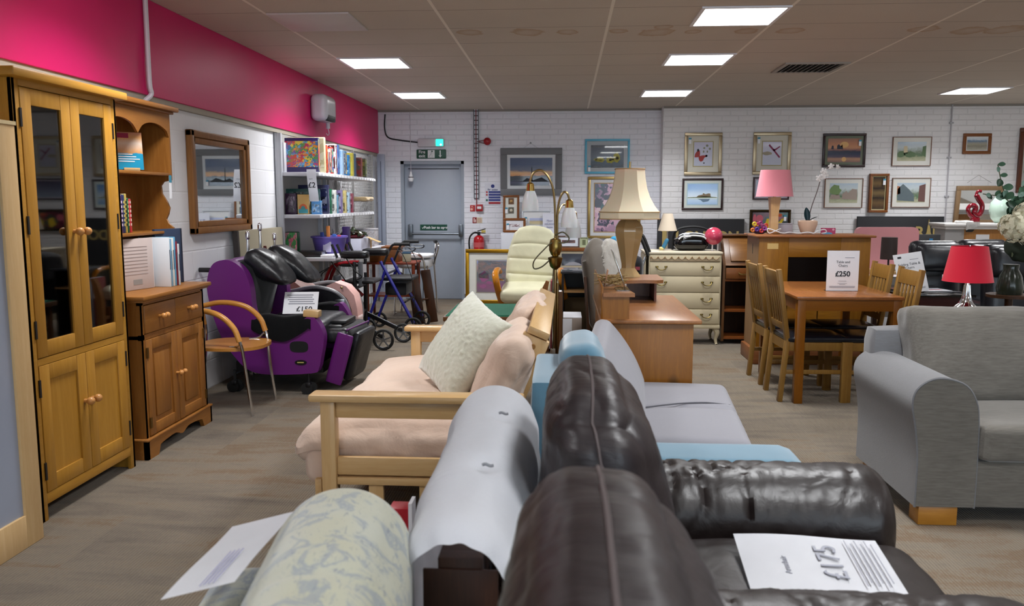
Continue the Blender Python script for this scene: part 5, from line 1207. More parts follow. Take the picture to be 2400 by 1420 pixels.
obj('loose_flex', MB().tube([(.0, -.01, 1.22), (.05, -.03, 1.24), (.09, -.03, 1.2), (.06, -.03, 1.17), (-.02, -.03, 1.17), (-.08, -.04, 1.12), (-.14, -.04, 1.05), (-.14, -.04, 1.0), (-.09, -.03, 1.01), (-.03, -.02, 1.06), (.0, -.015, 1.07)], .005, 6, smooth=6), plain('4a452c', .5), t)
obj('hanging_flex', MB().tube([(-.012, -.02, 1.0), (-.02, -.02, .8), (-.01, -.03, .55), (-.015, -.03, .46)], .004, 6, smooth=5), plain('4a452c', .5), t)
obj('plug', MB().bb(-.03, .005, -.045, -.01, .42, .46, .006), plain('c9c9c4', .4), t)
t = thing('tall_carton', 'narrow white and brown cardboard carton standing behind the futon', 'box', (.045, 5.13, 0))
obj('box', MB().bb(-.055, .06, -.12, .14, 0, .735, .003), plain('8f8278', .8), t); obj('white_top', MB().bb(-.054, .059, -.119, .139, .735, .738), plain('d0d2d8', .5), t); obj('tape', MB().bb(-.056, -.0, -.121, -.12, .62, .73), plain('d4d4d8', .4), t)

# cream reclining chair
CRM = leather('b9b79c', .42, .18, 4, 3)
t = thing('cream_recliner', 'cream leather reclining chair with orange bentwood arms and ribbed high back', 'armchair', (-.5, 8.1, 0)); CC_ = t
Mb = Matrix.Translation((-.40, 8.42, .84)) @ rot('X', -12) @ rot('Y', 3)
def rib(p, q):
    g = sum(math.exp(-((p.z-z_)/.012)**2) for z_ in (-.15, .01, .17))
    return Vector((p.x*(1-.20*max(0, q.z+.2)**2), p.y-(q.y < 0)*-.012*g, p.z-.05*max(0, q.z)*q.x*q.x))
wob('backrest', MB().soft((0, 0, 0), (.54, .11, .72), .055, M=Mb, puff=(0, .015, 0), na=.005, ns=7, n=40, fn=rib), CRM, t)
for k, (z, w, h, th) in ():
    wob('back_section', MB().soft((0, 0, 0), (w, th, h+.012), .045, M=Mb @ Matrix.Translation((.012*k, 0, z)), puff=(0, .02, 0), na=.006, ns=7, seed=k, n=14, fn=(lambda p, q: Vector((p.x*(1-.22*max(0, q.z)**2), p.y, p.z-.04*max(0, q.z)*q.x*q.x))) if k == 3 else None), CRM, t)
wob('seat_cushion', MB().soft((-.44, 8.08, .55), (.52, .52, .14), .06, puff=(0, 0, .02), na=.008, M=rot('X', 4)), CRM, t)
OW = wood('c8821c', 'b4701a', 'z', .25, 0, 1, 'bent')
for s, x in ((-1, -.745), (1, -.115)):
    wob('arm', MB().tube([(x, 8.40, .72), (x, 8.25, .765), (x, 8.05, .77), (x, 7.90, .74), (x+.01, 7.86, .66), (x+.02, 7.92, .56), (x+.03, 8.0, .47), (x+.03, 8.05, .40)], [.020]*43, 8, smooth=6).xf(Matrix.Translation((x, 0, 0)) @ Matrix.Diagonal((1.6, 1, 1, 1)) @ Matrix.Translation((-x, 0, 0))), OW, t)
wob('leg_disc', MB().lathe([(0, 0), (.3, 0), (.3, .02), (.05, .05), (.03, .40), (0, .48)], (-.43, 8.12, 0)), wood('7a4a1c', '6a3e16', 'x', .3, 0, 1, 'disc'), t)
wob('chrome_bolt', MB().cyl((-.76, 8.2, .66), (-.68, 8.2, .66), .012), CHROME, t)
CC_.location.x += .075
t = thing('bentwood_footstool', 'curved brown wooden side of a footstool in front of the cream chair', 'footstool', (-.19, 7.7, 0))
LW = wood('a06c3c', '8c5a2c', 'z', .35, 0, 1, 'fs')
wob('side_frame', MB().prism([(-.25, 0), (-.19, 0), (-.18, .5), (-.16, .62), (-.145, .70), (-.175, .71), (-.21, .64), (-.245, .5)], 'y', 7.62, 7.68, .008), LW, t)
wob('side_frame', MB().prism([(-.20, 0), (-.15, 0), (-.15, .4), (-.19, .4)], 'y', 7.85, 7.9, .008), LW, t)
wob('cross_rail', MB().cyl((-.2, 7.65, .3), (-.17, 7.88, .3), .02), LW, t)

# black stand with shelves, books beside
t = thing('black_media_stand', 'black media stand with a glass top and open shelves behind the desk', 'media stand', (.18, 8.0, 0))
wob('top', MB().bb(-.04, .34, 7.75, 8.25, .765, .785, .003), plain('2c2e34', .12), t)
wob('side_panel', MB().bb(-.03, -.01, 7.78, 8.22, 0, .765), BLACK, t); wob('side_panel', MB().bb(.30, .32, 7.78, 8.22, 0, .765), BLACK, t); wob('back_panel', MB().bb(-.03, .32, 8.2, 8.22, 0, .765), BLACK, t)
wob('wooden_shelf', MB().bb(-.01, .30, 7.76, 8.1, .585, .60), wood('b08a5c', '9c7648', 'x', .4, 0, 1, 'ms'), t); wob('cardboard_panel', MB().bb(.0, .29, 7.95, 7.97, .2, .52), plain('5a4a30', .8), t); wob('low_shelf', MB().bb(-.01, .30, 7.78, 8.2, .14, .16), BLACK, t)
t = thing('silver_remote', 'small silver remote control on the black media stand', 'remote control', (.04, 7.85, .786)); obj('body', MB().bb(-.03, .03, -.01, .03, 0, .012, .003), STEEL, t); obj('keys', MB().bb(-.02, .0, -.005, .02, .012, .014), BLACK, t)
for k, (c, w, nm) in enumerate((('8a3040', .018, 'red'), ('c8ccd8', .02, 'white'), ('2c7ca4', .035, 'turquoise'))):
    b = thing('tall_book', nm+' spined tall book standing left of the black media stand', 'book', (-.125+k*.028, 7.80, 0), 0, 'tall books by the media stand'); obj('cover', MB().bb(-w/2, w/2*.6, -.1, .1, 0, .66 if k == 2 else .70, .002), plain(c, .4), b); obj('spine_label', MB().bb(-w*.3, w*.2, -.102, -.1, .5, .6), PAPER, b)
t = thing('wooden_crate', 'brown wooden crate standing beside the tall books', 'crate', (-.06, 7.5, 0)); obj('crate', MB().bb(-.03, .04, 0, .12, 0, .62, .003), wood('6a4a2c', '583a20', 'z', .5, 0, 1, 'crate'), t); obj('paper_on_top', MB().bb(-.03, .03, 0, .1, .621, .625), PAPER, t)

# taupe upholstered chair with throw
TP = fabric('625a50', '544c44', sheen=.6)
t = thing('taupe_chair', 'taupe velvet high-backed chair turned away behind the pine desk', 'chair', (.35, 6.55, 0))
prof = [(0, 0)]
def hb(a, b):
    ang = PI*a
    w = .21; y = 6.36+.42*a; zt = 1.08+.055*math.sin(ang)
    return Vector((.20+.09*(b-.0)*0+.05*math.sin(ang)*0+.12*(1-b), y, .42+(zt-.42)*b))
wob('backrest', MB().soft((0, 0, 0), (.10, .38, .66), .05, M=Matrix.Translation((.29, 6.56, .78)) @ rot('Z', -38) @ rot('Y', -10), n=14, puff=(.02, 0, .05), fn=lambda p, q: Vector((p.x, p.y, p.z-.10*max(0, q.z)*q.y*q.y))), TP, t)
wob('seat', MB().soft((.50, 6.62, .45), (.46, .46, .12), .05, n=8), TP, t)
for x, y in ((.20, 6.38), (.66, 6.42), (.3, 6.84), (.70, 6.84)): wob('leg', MB().bar((x, y, 0), (x-(.02 if x < .4 else 0), y, .42), .035, .035, .003), DARKW('z'), t)
wob('dark_stile', MB().bar((.215, 6.36, .0), (.155, 6.40, .86), .022, .03, .003, up=(0, 1, 0)), DARKW('z'), t)
FURW = fabric('aaa69e', '8e8880', sc=60, bump=.9, sheen=.8, patch=.5)
t2 = thing('sheepskin_throw', 'white woolly throw draped over the back of the taupe chair', 'throw', (.32, 6.66, .9)); wob('fleece', MB().soft((0, 0, 0), (.07, .30, .40), .03, M=Matrix.Translation((.375, 6.64, .945)) @ rot('Z', -38) @ rot('Y', -8), n=16, na=.014, ns=30, fn=lambda p, q: Vector((p.x, p.y, p.z-.12*max(0, q.z)*q.y*q.y))), FURW, t2)

# ================================================================ pine desk with raised shelf
t = thing('pine_desk', 'pine desk with a raised L-shaped shelf and knotty end panel', 'desk', (.5, 5.4, 0))
KZ = wood('8c5a14', '7a4a0e', 'z', .4, .7, 1, 'desk'); KX = wood('9c6c40', '865732', 'y', .28, .5, 1, 'desktop')
dY0, dY1, dX0, dX1 = 4.76, 6.05, .205, .79
wob('end_panel', MB().bb(dX0+.02, dX1-.045, dY0+.02, dY0+.045, 0, .735, .002), KZ, t); wob('end_panel', MB().bb(dX0+.02, dX1-.045, dY1-.045, dY1-.02, 0, .735, .002), KZ, t)
wob('desktop', MB().bb(dX0-.0, dX1, dY0, dY1, .737, .762, .006), KX, t)
wob('back_panel', MB().bb(dX0+.02, dX0+.035, dY0+.045, dY1-.045, .3, .735), KZ, t)
wob('drawer_unit', MB().bb(dX0+.04, dX1-.06, dY0+.046, 5.2, .06, .73), KZ, t)
for k in range(3):
    d = wob('drawer', MB().bb(dX1-.06, dX1-.042, dY0+.05, 5.19, .08+k*.22, .285+k*.22, .004), KZ, t); wob('knob', MB().sph((dX1-.03, 4.99, .18+k*.22), .016), KN, d)
wob('riser_panel', MB().bb(.222, .375, dY0+.03, dY0+.05, .762, .892), KZ, t)
wob('riser_panel', MB().bb(.36, .375, dY0+.05, 5.55, .762, .892), KZ, t); wob('riser_back', MB().bb(.212, .224, dY0+.03, 6.03, .762, .95, .003), KZ, t)
sh = [(.222, dY0+.02), (.405, dY0+.02), (.385, 4.95), (.38, 5.5), (.41, 5.56), (.53, 5.60), (.62, 5.585), (.665, 5.62), (.67, 5.70), (.67, 6.03), (.222, 6.03)]
wob('riser_shelf', MB().prism(sh, 'z', .892, .914, .004), KX, t)
wob('riser_panel', MB().bb(.61, .625, 5.66, 6.02, .762, .892), wood('6e3a1a', '5c2e14', 'z', .4, 0, 1, 'dk'), t); wob('riser_panel', MB().bb(.445, .61, 5.98, 6.0, .762, .892), wood('6e3a1a', '5c2e14', 'z', .4, 0, 1, 'dk'), t)
# big lamp
t = thing('cream_table_lamp', 'large table lamp with a panelled cream shade and tan faceted ceramic base', 'lamp', (.445, 5.86, .915))
CER = plain('a0845a', .12); CER2 = plain('b89c70', .15)
obj('plinth', MB().lathe([(.0, 0), (.092, 0), (.088, .012), (.062, .045), (.05, .06), (.052, .065)], seg=8, ph=.5), CER2, t, smooth=False)
obj('body', MB().lathe([(.050, .062), (.052, .09), (.070, .17), (.092, .26), (.104, .315), (.100, .35), (.078, .385), (.055, .40), (.052, .43)], seg=8, ph=.5), CER, t, smooth=True, angle=25)
obj('stem', MB().cyl((0, 0, .42), (0, 0, .80), .008), BRASS, t)
SHD = N('shade_silk'); SHD.b.inputs['Base Color'].default_value = lin('dccdb0'); SHD.set(Roughness=.7, Subsurface_Weight=.2, Sheen_Weight=.3); SHD.bump(SHD.noise(SHD.co(scale=(60, 60, 4)), 4, 2), .15, .002)
z0 = .405; prof = [(.218, z0), (.220, z0+.045)]
pr = [(.2180, z0+.05), (.185, z0+.09), (.150, z0+.15), (.128, z0+.21), (.115, z0+.28), (.108, z0+.345)]
obj('shade_band', MB().lathe(prof, seg=8, ph=.5, sx=1, sy=.9), SHD.m, t, smooth=False)
sm = MB().lathe(pr, seg=8, ph=.5, sy=.9); obj('shade', sm, SHD.m, t, angle=25)
trm = plain('a8875c', .7)
for (r_, z_) in ((.221, z0), (.222, z0+.048), (.110, z0+.345)):
    obj('braid_trim', MB().tube([Vector((r_*math.cos(2*PI*(k+.5)/8), r_*.9*math.sin(2*PI*(k+.5)/8), z_)) for k in range(8)], .004, 6, closed=True), trm, t)
t = thing('acrylic_sign_holder', 'clear acrylic sign holder seen edge-on on the desk shelf', 'sign holder', (.365, 5.0, .915))
obj('sheet', MB().bar((.0, 0, .0), (-.085, .0, .235), .004, .2, .001, up=(0, 1, 0)), glass('e8ecf4', .05, .35), t); obj('foot', MB().bb(-.06, .02, -.1, .1, .0, .004), glass('e8ecf4', .05, .2), t)
t = thing('raffia_basket', 'small untidy bundle of straw-coloured raffia on the desk shelf', 'basket', (.30, 5.25, .915))
f = MB(); r_ = random.Random(5)
for k in range(60):
    p = Vector((r_.uniform(-.07, .07), r_.uniform(-.09, .09), r_.uniform(.01, .06))); d = Vector((r_.uniform(-1, 1), r_.uniform(-1, 1), r_.uniform(-.25, .3)))*.05
    f.cyl(p-d, p+d, .003, seg=5)
obj('straw', f, plain('8a7242', .8), t)['kind'] = 'stuff'; obj('card', MB().box((-.04, -.02, .05), (.004, .1, .1), rot('Y', 12)), plain('c09070', .6), t)

# dark pushchair and toys behind the lamp
t = thing('black_pushchair', 'folded black pushchair behind the tan lamp base', 'pushchair', (.62, 8.0, 0))
wob('seat_fabric', MB().soft((.60, 8.0, .62), (.30, .4, .62), .08, n=8, na=.03), fabric('101014', '18181c'), t)
wob('handle', MB().tube([(.64, 7.9, .4), (.60, 7.95, 1.0), (.66, 8.0, 1.15), (.72, 8.02, 1.10), (.80, 8.02, .92)], .016, 8, smooth=5), RUB, t)
wob('handle', MB().tube([(.70, 8.2, .4), (.69, 8.15, 1.0), (.74, 8.1, 1.12), (.82, 8.1, .95)], .016, 8, smooth=5), RUB, t)
wob('frame', MB().cyl((.50, 7.85, .1), (.78, 8.1, .9), .012).cyl((.74, 7.82, .1), (.5, 8.1, .9), .012), STEEL, t)
for x, y in ((.5, 7.85), (.74, 7.85), (.5, 8.2), (.74, 8.2)): wheel(t, (x, y, .09), .09, ax=(1, 0, 0), spokes=4)
wob('red_buckle', MB().bb(.66, .70, 7.78, 7.80, .80, .83), plain('8a2030', .4), t)
t = thing('blue_crocodile_toy', 'bright blue plastic crocodile toy standing behind the lamp base', 'toy', (.47, 7.35, 0))
TB = plain('3c9ccc', .3)
obj('tray', MB().bb(-.06, .1, -.08, .1, 0, .86, .02), plain('15161c', .5), t)
obj('jaw', MB().soft((0, 0, .94), (.13, .12, .10), .03, n=6).soft((.07, 0, 1.17), (.12, .1, .05), .02, M=rot('Y', -25), n=6), TB, t)
obj('head', MB().soft((-.01, 0, 1.08), (.13, .12, .11), .035, n=6), TB, t); obj('mouth', MB().bb(-.07, .06, -.065, .05, 1.02, 1.045, .01), BLACK, t)
f = MB()
for k in range(4): f.cyl((-.05+k*.03, -.062, .985), (-.05+k*.03, -.062, 1.01), .012, .002, 6)
obj('teeth', f, plain('e8b898', .5), t)['kind'] = 'stuff'
# ================================================================ cream chest and the things on it
CRP = plain('c2b596', .4)
t = thing('cream_chest', 'cream painted chest of drawers with a carved garland frieze and brass handles', 'chest of drawers', (1.18, 8.55, 0))
x0_, x1_, yF = .795, 1.57, 8.35
wob('body', MB().bb(x0_+.01, x1_-.01, yF, 8.78, .17, .915, .004), CRP, t)
wob('top', MB().bb(x0_, x1_, yF-.015, 8.79, .915, .94, .006), plain('cfc4ab', .35), t)
wob('side_panel', MB().bb(x0_-.0, x0_+.05, yF+.0, 8.78, .17, .91, .006), plain('a59a80', .45), t)
zs = [(.70, .835), (.535, .69), (.37, .525), (.215, .36)]
HB = metal('7a6a3c', .35)
for k, (a, b) in enumerate(zs):
    d = wob('drawer', MB().bb(x0_+.055, x1_-.025, yF-.010, yF, a, b, .004), CRP, t)
    for x in (x0_+.17, x1_-.15):
        zz = (a+b)/2+.01; w = .045
        wob('brass_handle', MB().tube([(x-w, yF-.014, zz+.012), (x-w*.8, yF-.035, zz-.008), (x-w*.3, yF-.04, zz-.018), (x+w*.3, yF-.04, zz-.018), (x+w*.8, yF-.035, zz-.008), (x+w, yF-.014, zz+.012)], .0045, 6, smooth=3).box((x-w, yF-.012, zz+.012), (.03, .006, .016), None, .002).box((x+w, yF-.012, zz+.012), (.03, .006, .016), None, .002), HB, d)
wob('drawer', MB().bb(x0_+.055, x1_-.025, yF-.012, yF, .845, .905, .003), CRP, t)
f = MB()
n_ = 10; W_ = (x1_-x0_-.10)/n_
for k in range(n_):
    xa = x0_+.065+k*W_
    f.tube([(xa, yF-.014, .888), (xa+W_*.25, yF-.015, .868), (xa+W_*.5, yF-.015, .862), (xa+W_*.75, yF-.015, .868), (xa+W_, yF-.014, .888)], .003, 5, smooth=3)
    f.box((xa, yF-.014, .882), (.012, .004, .02), rot('Y', 45)); f.cyl((xa, yF-.014, .86), (xa, yF-.014, .89), .002, seg=5)
f.bb(x0_+.06, x1_-.03, yF-.0135, yF-.011, .846, .85)
wob('garland_carving', f, plain('8a6a44', .5), t)['kind'] = 'stuff'
wob('plinth', MB().bb(x0_+.03, x1_-.01, yF-.008, 8.77, .165, .2, .004), CRP, t)
def cab(x, y, sx):
    return MB().tube([(x, y, .17), (x+sx*.02, y-.015, .12), (x+sx*.008, y-.005, .06), (x+sx*.012, y-.012, .015), (x+sx*.015, y-.02, 0)], [.034, .033, .031, .029, .026, .024, .022, .020, .018, .017, .016, .015, .0145, .014, .0145, .016, .018][:17], 8, smooth=4)
for x, s in ((x0_+.06, -1), (x1_-.05, 1)):
    for y in (yF+.04, 8.72): wob('cabriole_leg', cab(x, y, s), CRP, t)
t = thing('small_cream_lamp', 'small table lamp with a plain cream cone shade on the cream chest', 'lamp', (1.05, 8.62, .94))
obj('shade', MB().lathe([(.098, .20), (.05, .375)], seg=24), fabric('c9bba8', 'c2b49f', sheen=.1), t); obj('stem', MB().cyl((0, 0, .0), (0, 0, .3), .008), plain('a9a29a', .3), t); obj('foot', MB().cyl((0, 0, 0), (0, 0, .012), .045), plain('b0a69a', .4), t)
t = thing('blue_soft_toy', 'small blue and yellow toy leaning against the cream lamp stem', 'toy', (1.005, 8.5, .945)); obj('body', MB().soft((.01, 0, .065), (.04, .04, .12), .018, M=rot('Y', 25), n=5), plain('2c6c8c', .6), t); obj('feet', MB().soft((-.025, 0, .018), (.05, .04, .035), .015, n=4), plain('c8b878', .6), t)
t = thing('domed_pram_hood', 'glossy black domed pram hood with white edge stripes on the cream chest', 'pram hood', (1.285, 8.6, .945))
dome = lambda p, q: Vector((p.x*(1-.16*max(0, q.z)), p.y, p.z-.03*max(0, q.z)*q.x*q.x))
GB = plain('08080a', .08)
obj('hood', MB().soft((0, 0, .085), (.345, .26, .175), .07, n=12, fn=dome), GB, t)
obj('edge_stripe', MB().tube([(-.135, -.13, .118), (-.10, -.134, .142), (0, -.136, .152), (.10, -.134, .142), (.135, -.13, .118)], .008, 8, smooth=5), plain('d8dce0', .2), t)
obj('edge_stripe', MB().tube([(-.13, -.11, .150), (-.09, -.115, .168), (0, -.118, .176), (.09, -.115, .168), (.13, -.11, .150)], .006, 8, smooth=5), plain('d8dce0', .2), t)
obj('carry_handle', MB().tube([(-.18, .02, .0), (-.17, .02, .14), (-.12, .02, .21), (0, .02, .235), (.12, .02, .225), (.2, .02, .19)], .011, 8, smooth=5), RUB, t)
t = thing('pink_ball', 'shiny dusty red ball on two thin white legs on the cream chest', 'ball', (1.50, 8.5, .941))
obj('ball', MB().sph((0, 0, .15), .090, 28), plain('b23c54', .22), t); obj('leg', MB().cyl((-.01, 0, 0), (-.01, 0, .075), .007), WHITEP, t); obj('leg', MB().cyl((.045, 0, 0), (.045, 0, .09), .006), WHITEP, t)

# ================================================================ bureau
t = thing('wooden_bureau', 'mid brown wooden bureau with sloping front, one drawer and open shelves', 'bureau', (1.85, 8.6, 0))
BU = lambda ax: wood('62401c', '4e3014', ax, .35, 0, 1, 'bureau')
x0_, x1_ = 1.585, 2.09
for x in (x0_, x1_-.025): wob('side', MB().prism([(8.40, .03), (8.78, .03), (8.78, 1.085), (8.62, 1.085), (8.40, .80)], 'x', x, x+.025, .002), BU('z'), t)
wob('top', MB().bb(x0_-.015, x1_+.015, 8.58, 8.80, 1.085, 1.105, .004), BU('x'), t)
wob('fall_front', MB().bar((x0_+.26, 8.405, .795), (x0_+.26, 8.615, 1.08), .47, .02, .003, up=(0, -.8, .6)), wood('6e4822', '5a3818', 'x', .3, 0, 1, 'fall'), t)
wob('inset_panel', MB().bar((x0_+.26, 8.415, .84), (x0_+.26, 8.585, 1.05), .36, .026, .003, up=(0, -.8, .6)), wood('7c5426', '66421c', 'x', .3, 0, 1, 'fall2'), t)
d = wob('drawer', MB().bb(x0_+.03, x1_-.03, 8.395, 8.42, .665, .775, .004), wood('8a5428', '6e401c', 'x', .35, 0, 1, 'bd'), t); wob('brass_handle', MB().tube([(1.74, 8.39, .73), (1.76, 8.375, .715), (1.84, 8.375, .715), (1.86, 8.39, .73)], .005, 6, smooth=4), HB, d)
for z in (.05, .33, .64): wob('shelf', MB().bb(x0_+.025, x1_-.025, 8.41, 8.77, z, z+.022), wood('8a4c1c', '6e3a14', 'x', .4, 0, 1, 'bs'), t)
wob('back', MB().bb(x0_+.02, x1_-.02, 8.76, 8.775, .03, 1.08), DARKW('z'), t)

# ================================================================ pine television cabinet
t = thing('pine_television_cabinet', 'tall yellow pine cabinet with a large square opening behind the dining table', 'cabinet', (2.23, 7.6, 0))
PZ2, PX2 = PINEY('z'), PINEY('x')
x0_, x1_, yF, yR = 1.70, 2.655, 7.38, 7.86
for x in (x0_, x1_-.03): wob('side', MB().bb(x, x+.03, yF+.02, yR, .1, 1.125), wood('8c6c4a', '7a5a3a', 'z', .45, .6, 1, 'tvside'), t)
f = MB().bb(x0_, x0_+.255, yF, yF+.025, .1, 1.125, .003).bb(x1_-.255, x1_, yF, yF+.025, .1, 1.125, .003)
wob('front_panel', MB().bb(x0_, x0_+.255, yF, yF+.025, .1, 1.125, .003), PZ2, t); wob('front_panel', MB().bb(x1_-.255, x1_, yF, yF+.025, .1, 1.125, .003), PZ2, t); f.bm.free()
wob('top_rail', MB().bb(x0_+.255, x1_-.255, yF+.001, yF+.025, .955, 1.125, .002), PX2, t)
wob('inner_shelf', MB().bb(x0_+.03, x1_-.03, yF+.03, yR-.02, .56, .585), PX2, t); wob('lower_rail', MB().bb(x0_+.255, x1_-.255, yF+.001, yF+.025, .1, .2), PX2, t)
for k in range(2):
    d = wob('lower_drawer', MB().bb(x0_+.26+k*.27, x0_+.52+k*.27, yF-.006, yF+.02, .21, .54, .004), PX2, t); wob('knob', MB().sph((x0_+.39+k*.27, yF-.02, .38), .018), KN, d)
wob('back', MB().bb(x0_+.03, x1_-.03, yR-.015, yR, .1, 1.125), plain('2a160a', .7), t)
wob('top', MB().bb(x0_-.035, x1_+.035, yF-.035, yR+.01, 1.127, 1.147, .007), wood('9a6434', '84502a', 'x', .35, .5, 1, 'tvtop'), t)
wob('plinth', MB().bb(x0_-.03, x1_+.03, yF-.03, yR, 0, .13, .01), wood('8c5a34', '764624', 'x', .4, .6, 1, 'tvpl'), t)
wob('slot', MB().bb(x0_-.001, x0_+.004, 7.62, 7.64, .97, 1.06), BLACK, t)
wob('masking_tape', MB().bb(1.77, 1.865, yF-.002, yF, 1.025, 1.075), plain('c8a868', .6), t)
TZ = 1.148
t = thing('pink_lamp', 'table lamp with a pink fabric shade and pale wood square base', 'lamp', (1.87, 7.60, TZ))
LWd = wood('cfa878', 'c09866', 'z', .35, 0, 1, 'pl')
obj('base', MB().bb(-.048, .048, -.04, .04, 0, .035, .004), wood('b88450', 'a57240', 'x', .35, 0, 1, 'plb'), t)
obj('column', MB().lathe([(.046, .035), (.05, .10), (.046, .16), (.052, .22), (.066, .33)], seg=4, ph=.5), LWd, t, smooth=False)
obj('shade', MB().lathe([(.168, .335), (.163, .34), (.13, .565), (.128, .57)], seg=32, sy=.75), fabric('cc7e88', 'c47580', sc=350, sheen=.2), t); obj('fitting', MB().cyl((0, 0, .33), (0, 0, .42), .014), BRASS, t)
obj('white_flex', MB().tube([(.03, -.05, .02), (.05, -.06, .05), (.0, -.07, .03), (-.05, -.06, .01), (-.06, -.06, .05), (.06, -.08, .012), (.12, -.09, .02), (.2, -.08, .01), (.28, -.09, .02), (.33, -.10, .012), (.36, -.1, .03), (.42, -.1, .045), (.44, -.09, .02), (.40, -.08, .01)], .005, 6, smooth=5), WHITEP, t)
t = thing('toy_flower_bunch', 'bunch of brightly coloured toy flowers left of the pink lamp', 'toy', (1.745, 7.62, TZ))
cols = ['c8302c', 'd8782c', '8c2c6c', '2c8c4c', 'd8c02c', '9c4cb0', 'c0305c', '4c2c8c']
obj('stem_foam', MB().soft((0, 0, .04), (.11, .07, .08), .03, n=4, na=.01), plain('3c2440', .7), t)
for k in range(11):
    a = k*2.4; q = .02+.055*(k/11)**.5; p = Vector((q*math.cos(a)*.9, -.03+.02*math.sin(a), .03+.075*((k*5) % 11)/11))
    obj('flower_head', MB().tube([p+Vector((.014*math.cos(w*PI/4), 0, .014*math.sin(w*PI/4))) for w in range(8)], .008, 6, closed=True), plain(cols[k % 8], .4), t)
t = thing('grey_box', 'plain grey-mauve box behind the pink lamp', 'box', (1.99, 7.74, TZ)); obj('box', MB().bb(-.085, .08, -.03, .04, 0, .085, .004), plain('a9a3ac', .6), t); obj('lid', MB().bb(-.087, .082, -.032, .042, .085, .093), plain('9c96a0', .6), t)
t = thing('white_orchid', 'artificial white orchid in a round blush pot on the pine cabinet', 'plant', (2.165, 7.58, TZ))
obj('pot', MB().lathe([(.0, 0), (.045, 0), (.06, .02), (.083, .085), (.085, .115), (.075, .125), (.07, .118), (.0, .11)], seg=28), plain('d8b8a0', .3), t)
obj('soil', MB().cyl((0, 0, .1), (0, 0, .118), .068), plain('2c241c', .9), t)
def leaf(p, d, L, w, m, parent, name='leaf', droop=.3, up=Vector((0, 0, 1))):
    d = Vector(d).normalized(); s_ = d.cross(up).normalized(); p = Vector(p)
    def fn(a, b):
        k = (b-.5)*2; ww = w*math.sin(PI*min(1, a*.93+.05))**.7
        return p + d*L*a + s_*k*ww + up*(-droop*L*a*a + abs(k)*ww*.35)
    return obj(name, MB().sheet(fn, 8, 4, .002), m, parent)
LG = plain('1c4048', .3)
leaf((0, 0, .11), (-.15, 0, 1), .13, .028, LG, t, droop=0, up=Vector((0, -1, 0))); leaf((0, 0, .11), (.8, -.1, .55), .10, .022, LG, t, droop=.1); leaf((0, 0, .11), (-.9, -.2, .3), .09, .012, plain('2c3434', .4), t, droop=.7)
leaf((0, 0, .11), (.5, -.5, .2), .08, .015, LG, t, droop=.4)
stem = crom([Vector(q) for q in ((.0, 0, .11), (.03, 0, .25), (.07, 0, .38), (.095, 0, .48), (.12, 0, .55), (.17, 0, .60), (.22, 0, .615), (.26, 0, .60))], 5)
obj('stem', MB().tube(stem, .004, 6), plain('4c3c3c', .5), t)
WF = fabric('e8e4e2', 'dcd6d4', sheen=.3)
for k, (a, s) in enumerate(((16, .03), (19, .036), (22, .032), (25, .026), (28, .02), (31, .018), (34, .014))):
    p = stem[min(a, len(stem)-1)]+Vector((-.02+.03*(k % 2), -.01, -.01*(k % 3)))
    f = MB()
    for w in range(5):
        an = w*2*PI/5+k; q = p+Vector((math.cos(an)*s*.55, -.006*(w % 2), math.sin(an)*s*.55)); f.soft(q, (s*1.0, .006, s*.6), .003, M=rot('Y', -math.degrees(an)), n=3)
    obj('bloom', f, WF, t)
t = thing('pink_blue_booklet', 'small pink and blue booklet standing on the right of the pine cabinet', 'leaflet', (2.36, 7.62, TZ)); obj('cover', MB().bb(-.065, .065, 0, .004, 0, .055), plain('a82458', .4), t); obj('blue_curve', MB().prism([(-.05, 0), (-.03, .012), (0, .016), (.03, .012), (.04, 0)], 'y', -.002, 0), plain('4c9cc8', .4), t); obj('logo', MB().cyl((.045, -.002, .04), (.045, 0, .04), .01), plain('e0a0b8', .5), t)

# ================================================================ dining table and four chairs
t = thing('dining_table', 'square pine dining table with straight legs and a sign on it', 'table', (2.02, 6.45, 0))
TW, TX = TABLEW('z'), TABLEW('y')
tx0, tx1, ty0, ty1 = 1.635, 2.375, 5.90, 7.03
wob('tabletop', MB().bb(tx0, tx1, ty0, ty1, .752, .775, .003), wood('9a6436', '86522a', 'y', .2, 0, 1, 'ttop'), t)
lw = wood('8a5206', '784604', 'z', .35, 0, 1, 'tleg')
wob('apron', MB().bb(tx0+.03, tx1-.03, ty0+.012, ty0+.03, .672, .75), wood('8a5206', '784604', 'x', .35, 0, 1, 'tap'), t); wob('apron', MB().bb(tx0+.03, tx1-.03, ty1-.03, ty1-.012, .672, .75), lw, t)
wob('apron', MB().bb(tx0+.012, tx0+.03, ty0+.03, ty1-.03, .672, .75), wood('8a5a38', '764824', 'y', .35, 0, 1, 'tap2'), t); wob('apron', MB().bb(tx1-.03, tx1-.012, ty0+.03, ty1-.03, .672, .75), lw, t)
for x in (tx0+.01, tx1-.07):
    for y in (ty0+.01, ty1-.07): wob('leg', MB().bb(x, x+.06, y, y+.06, 0, .752, .003), lw, t)
CW = CHAIRW('z'); SEATL = plain('14161e', .22)
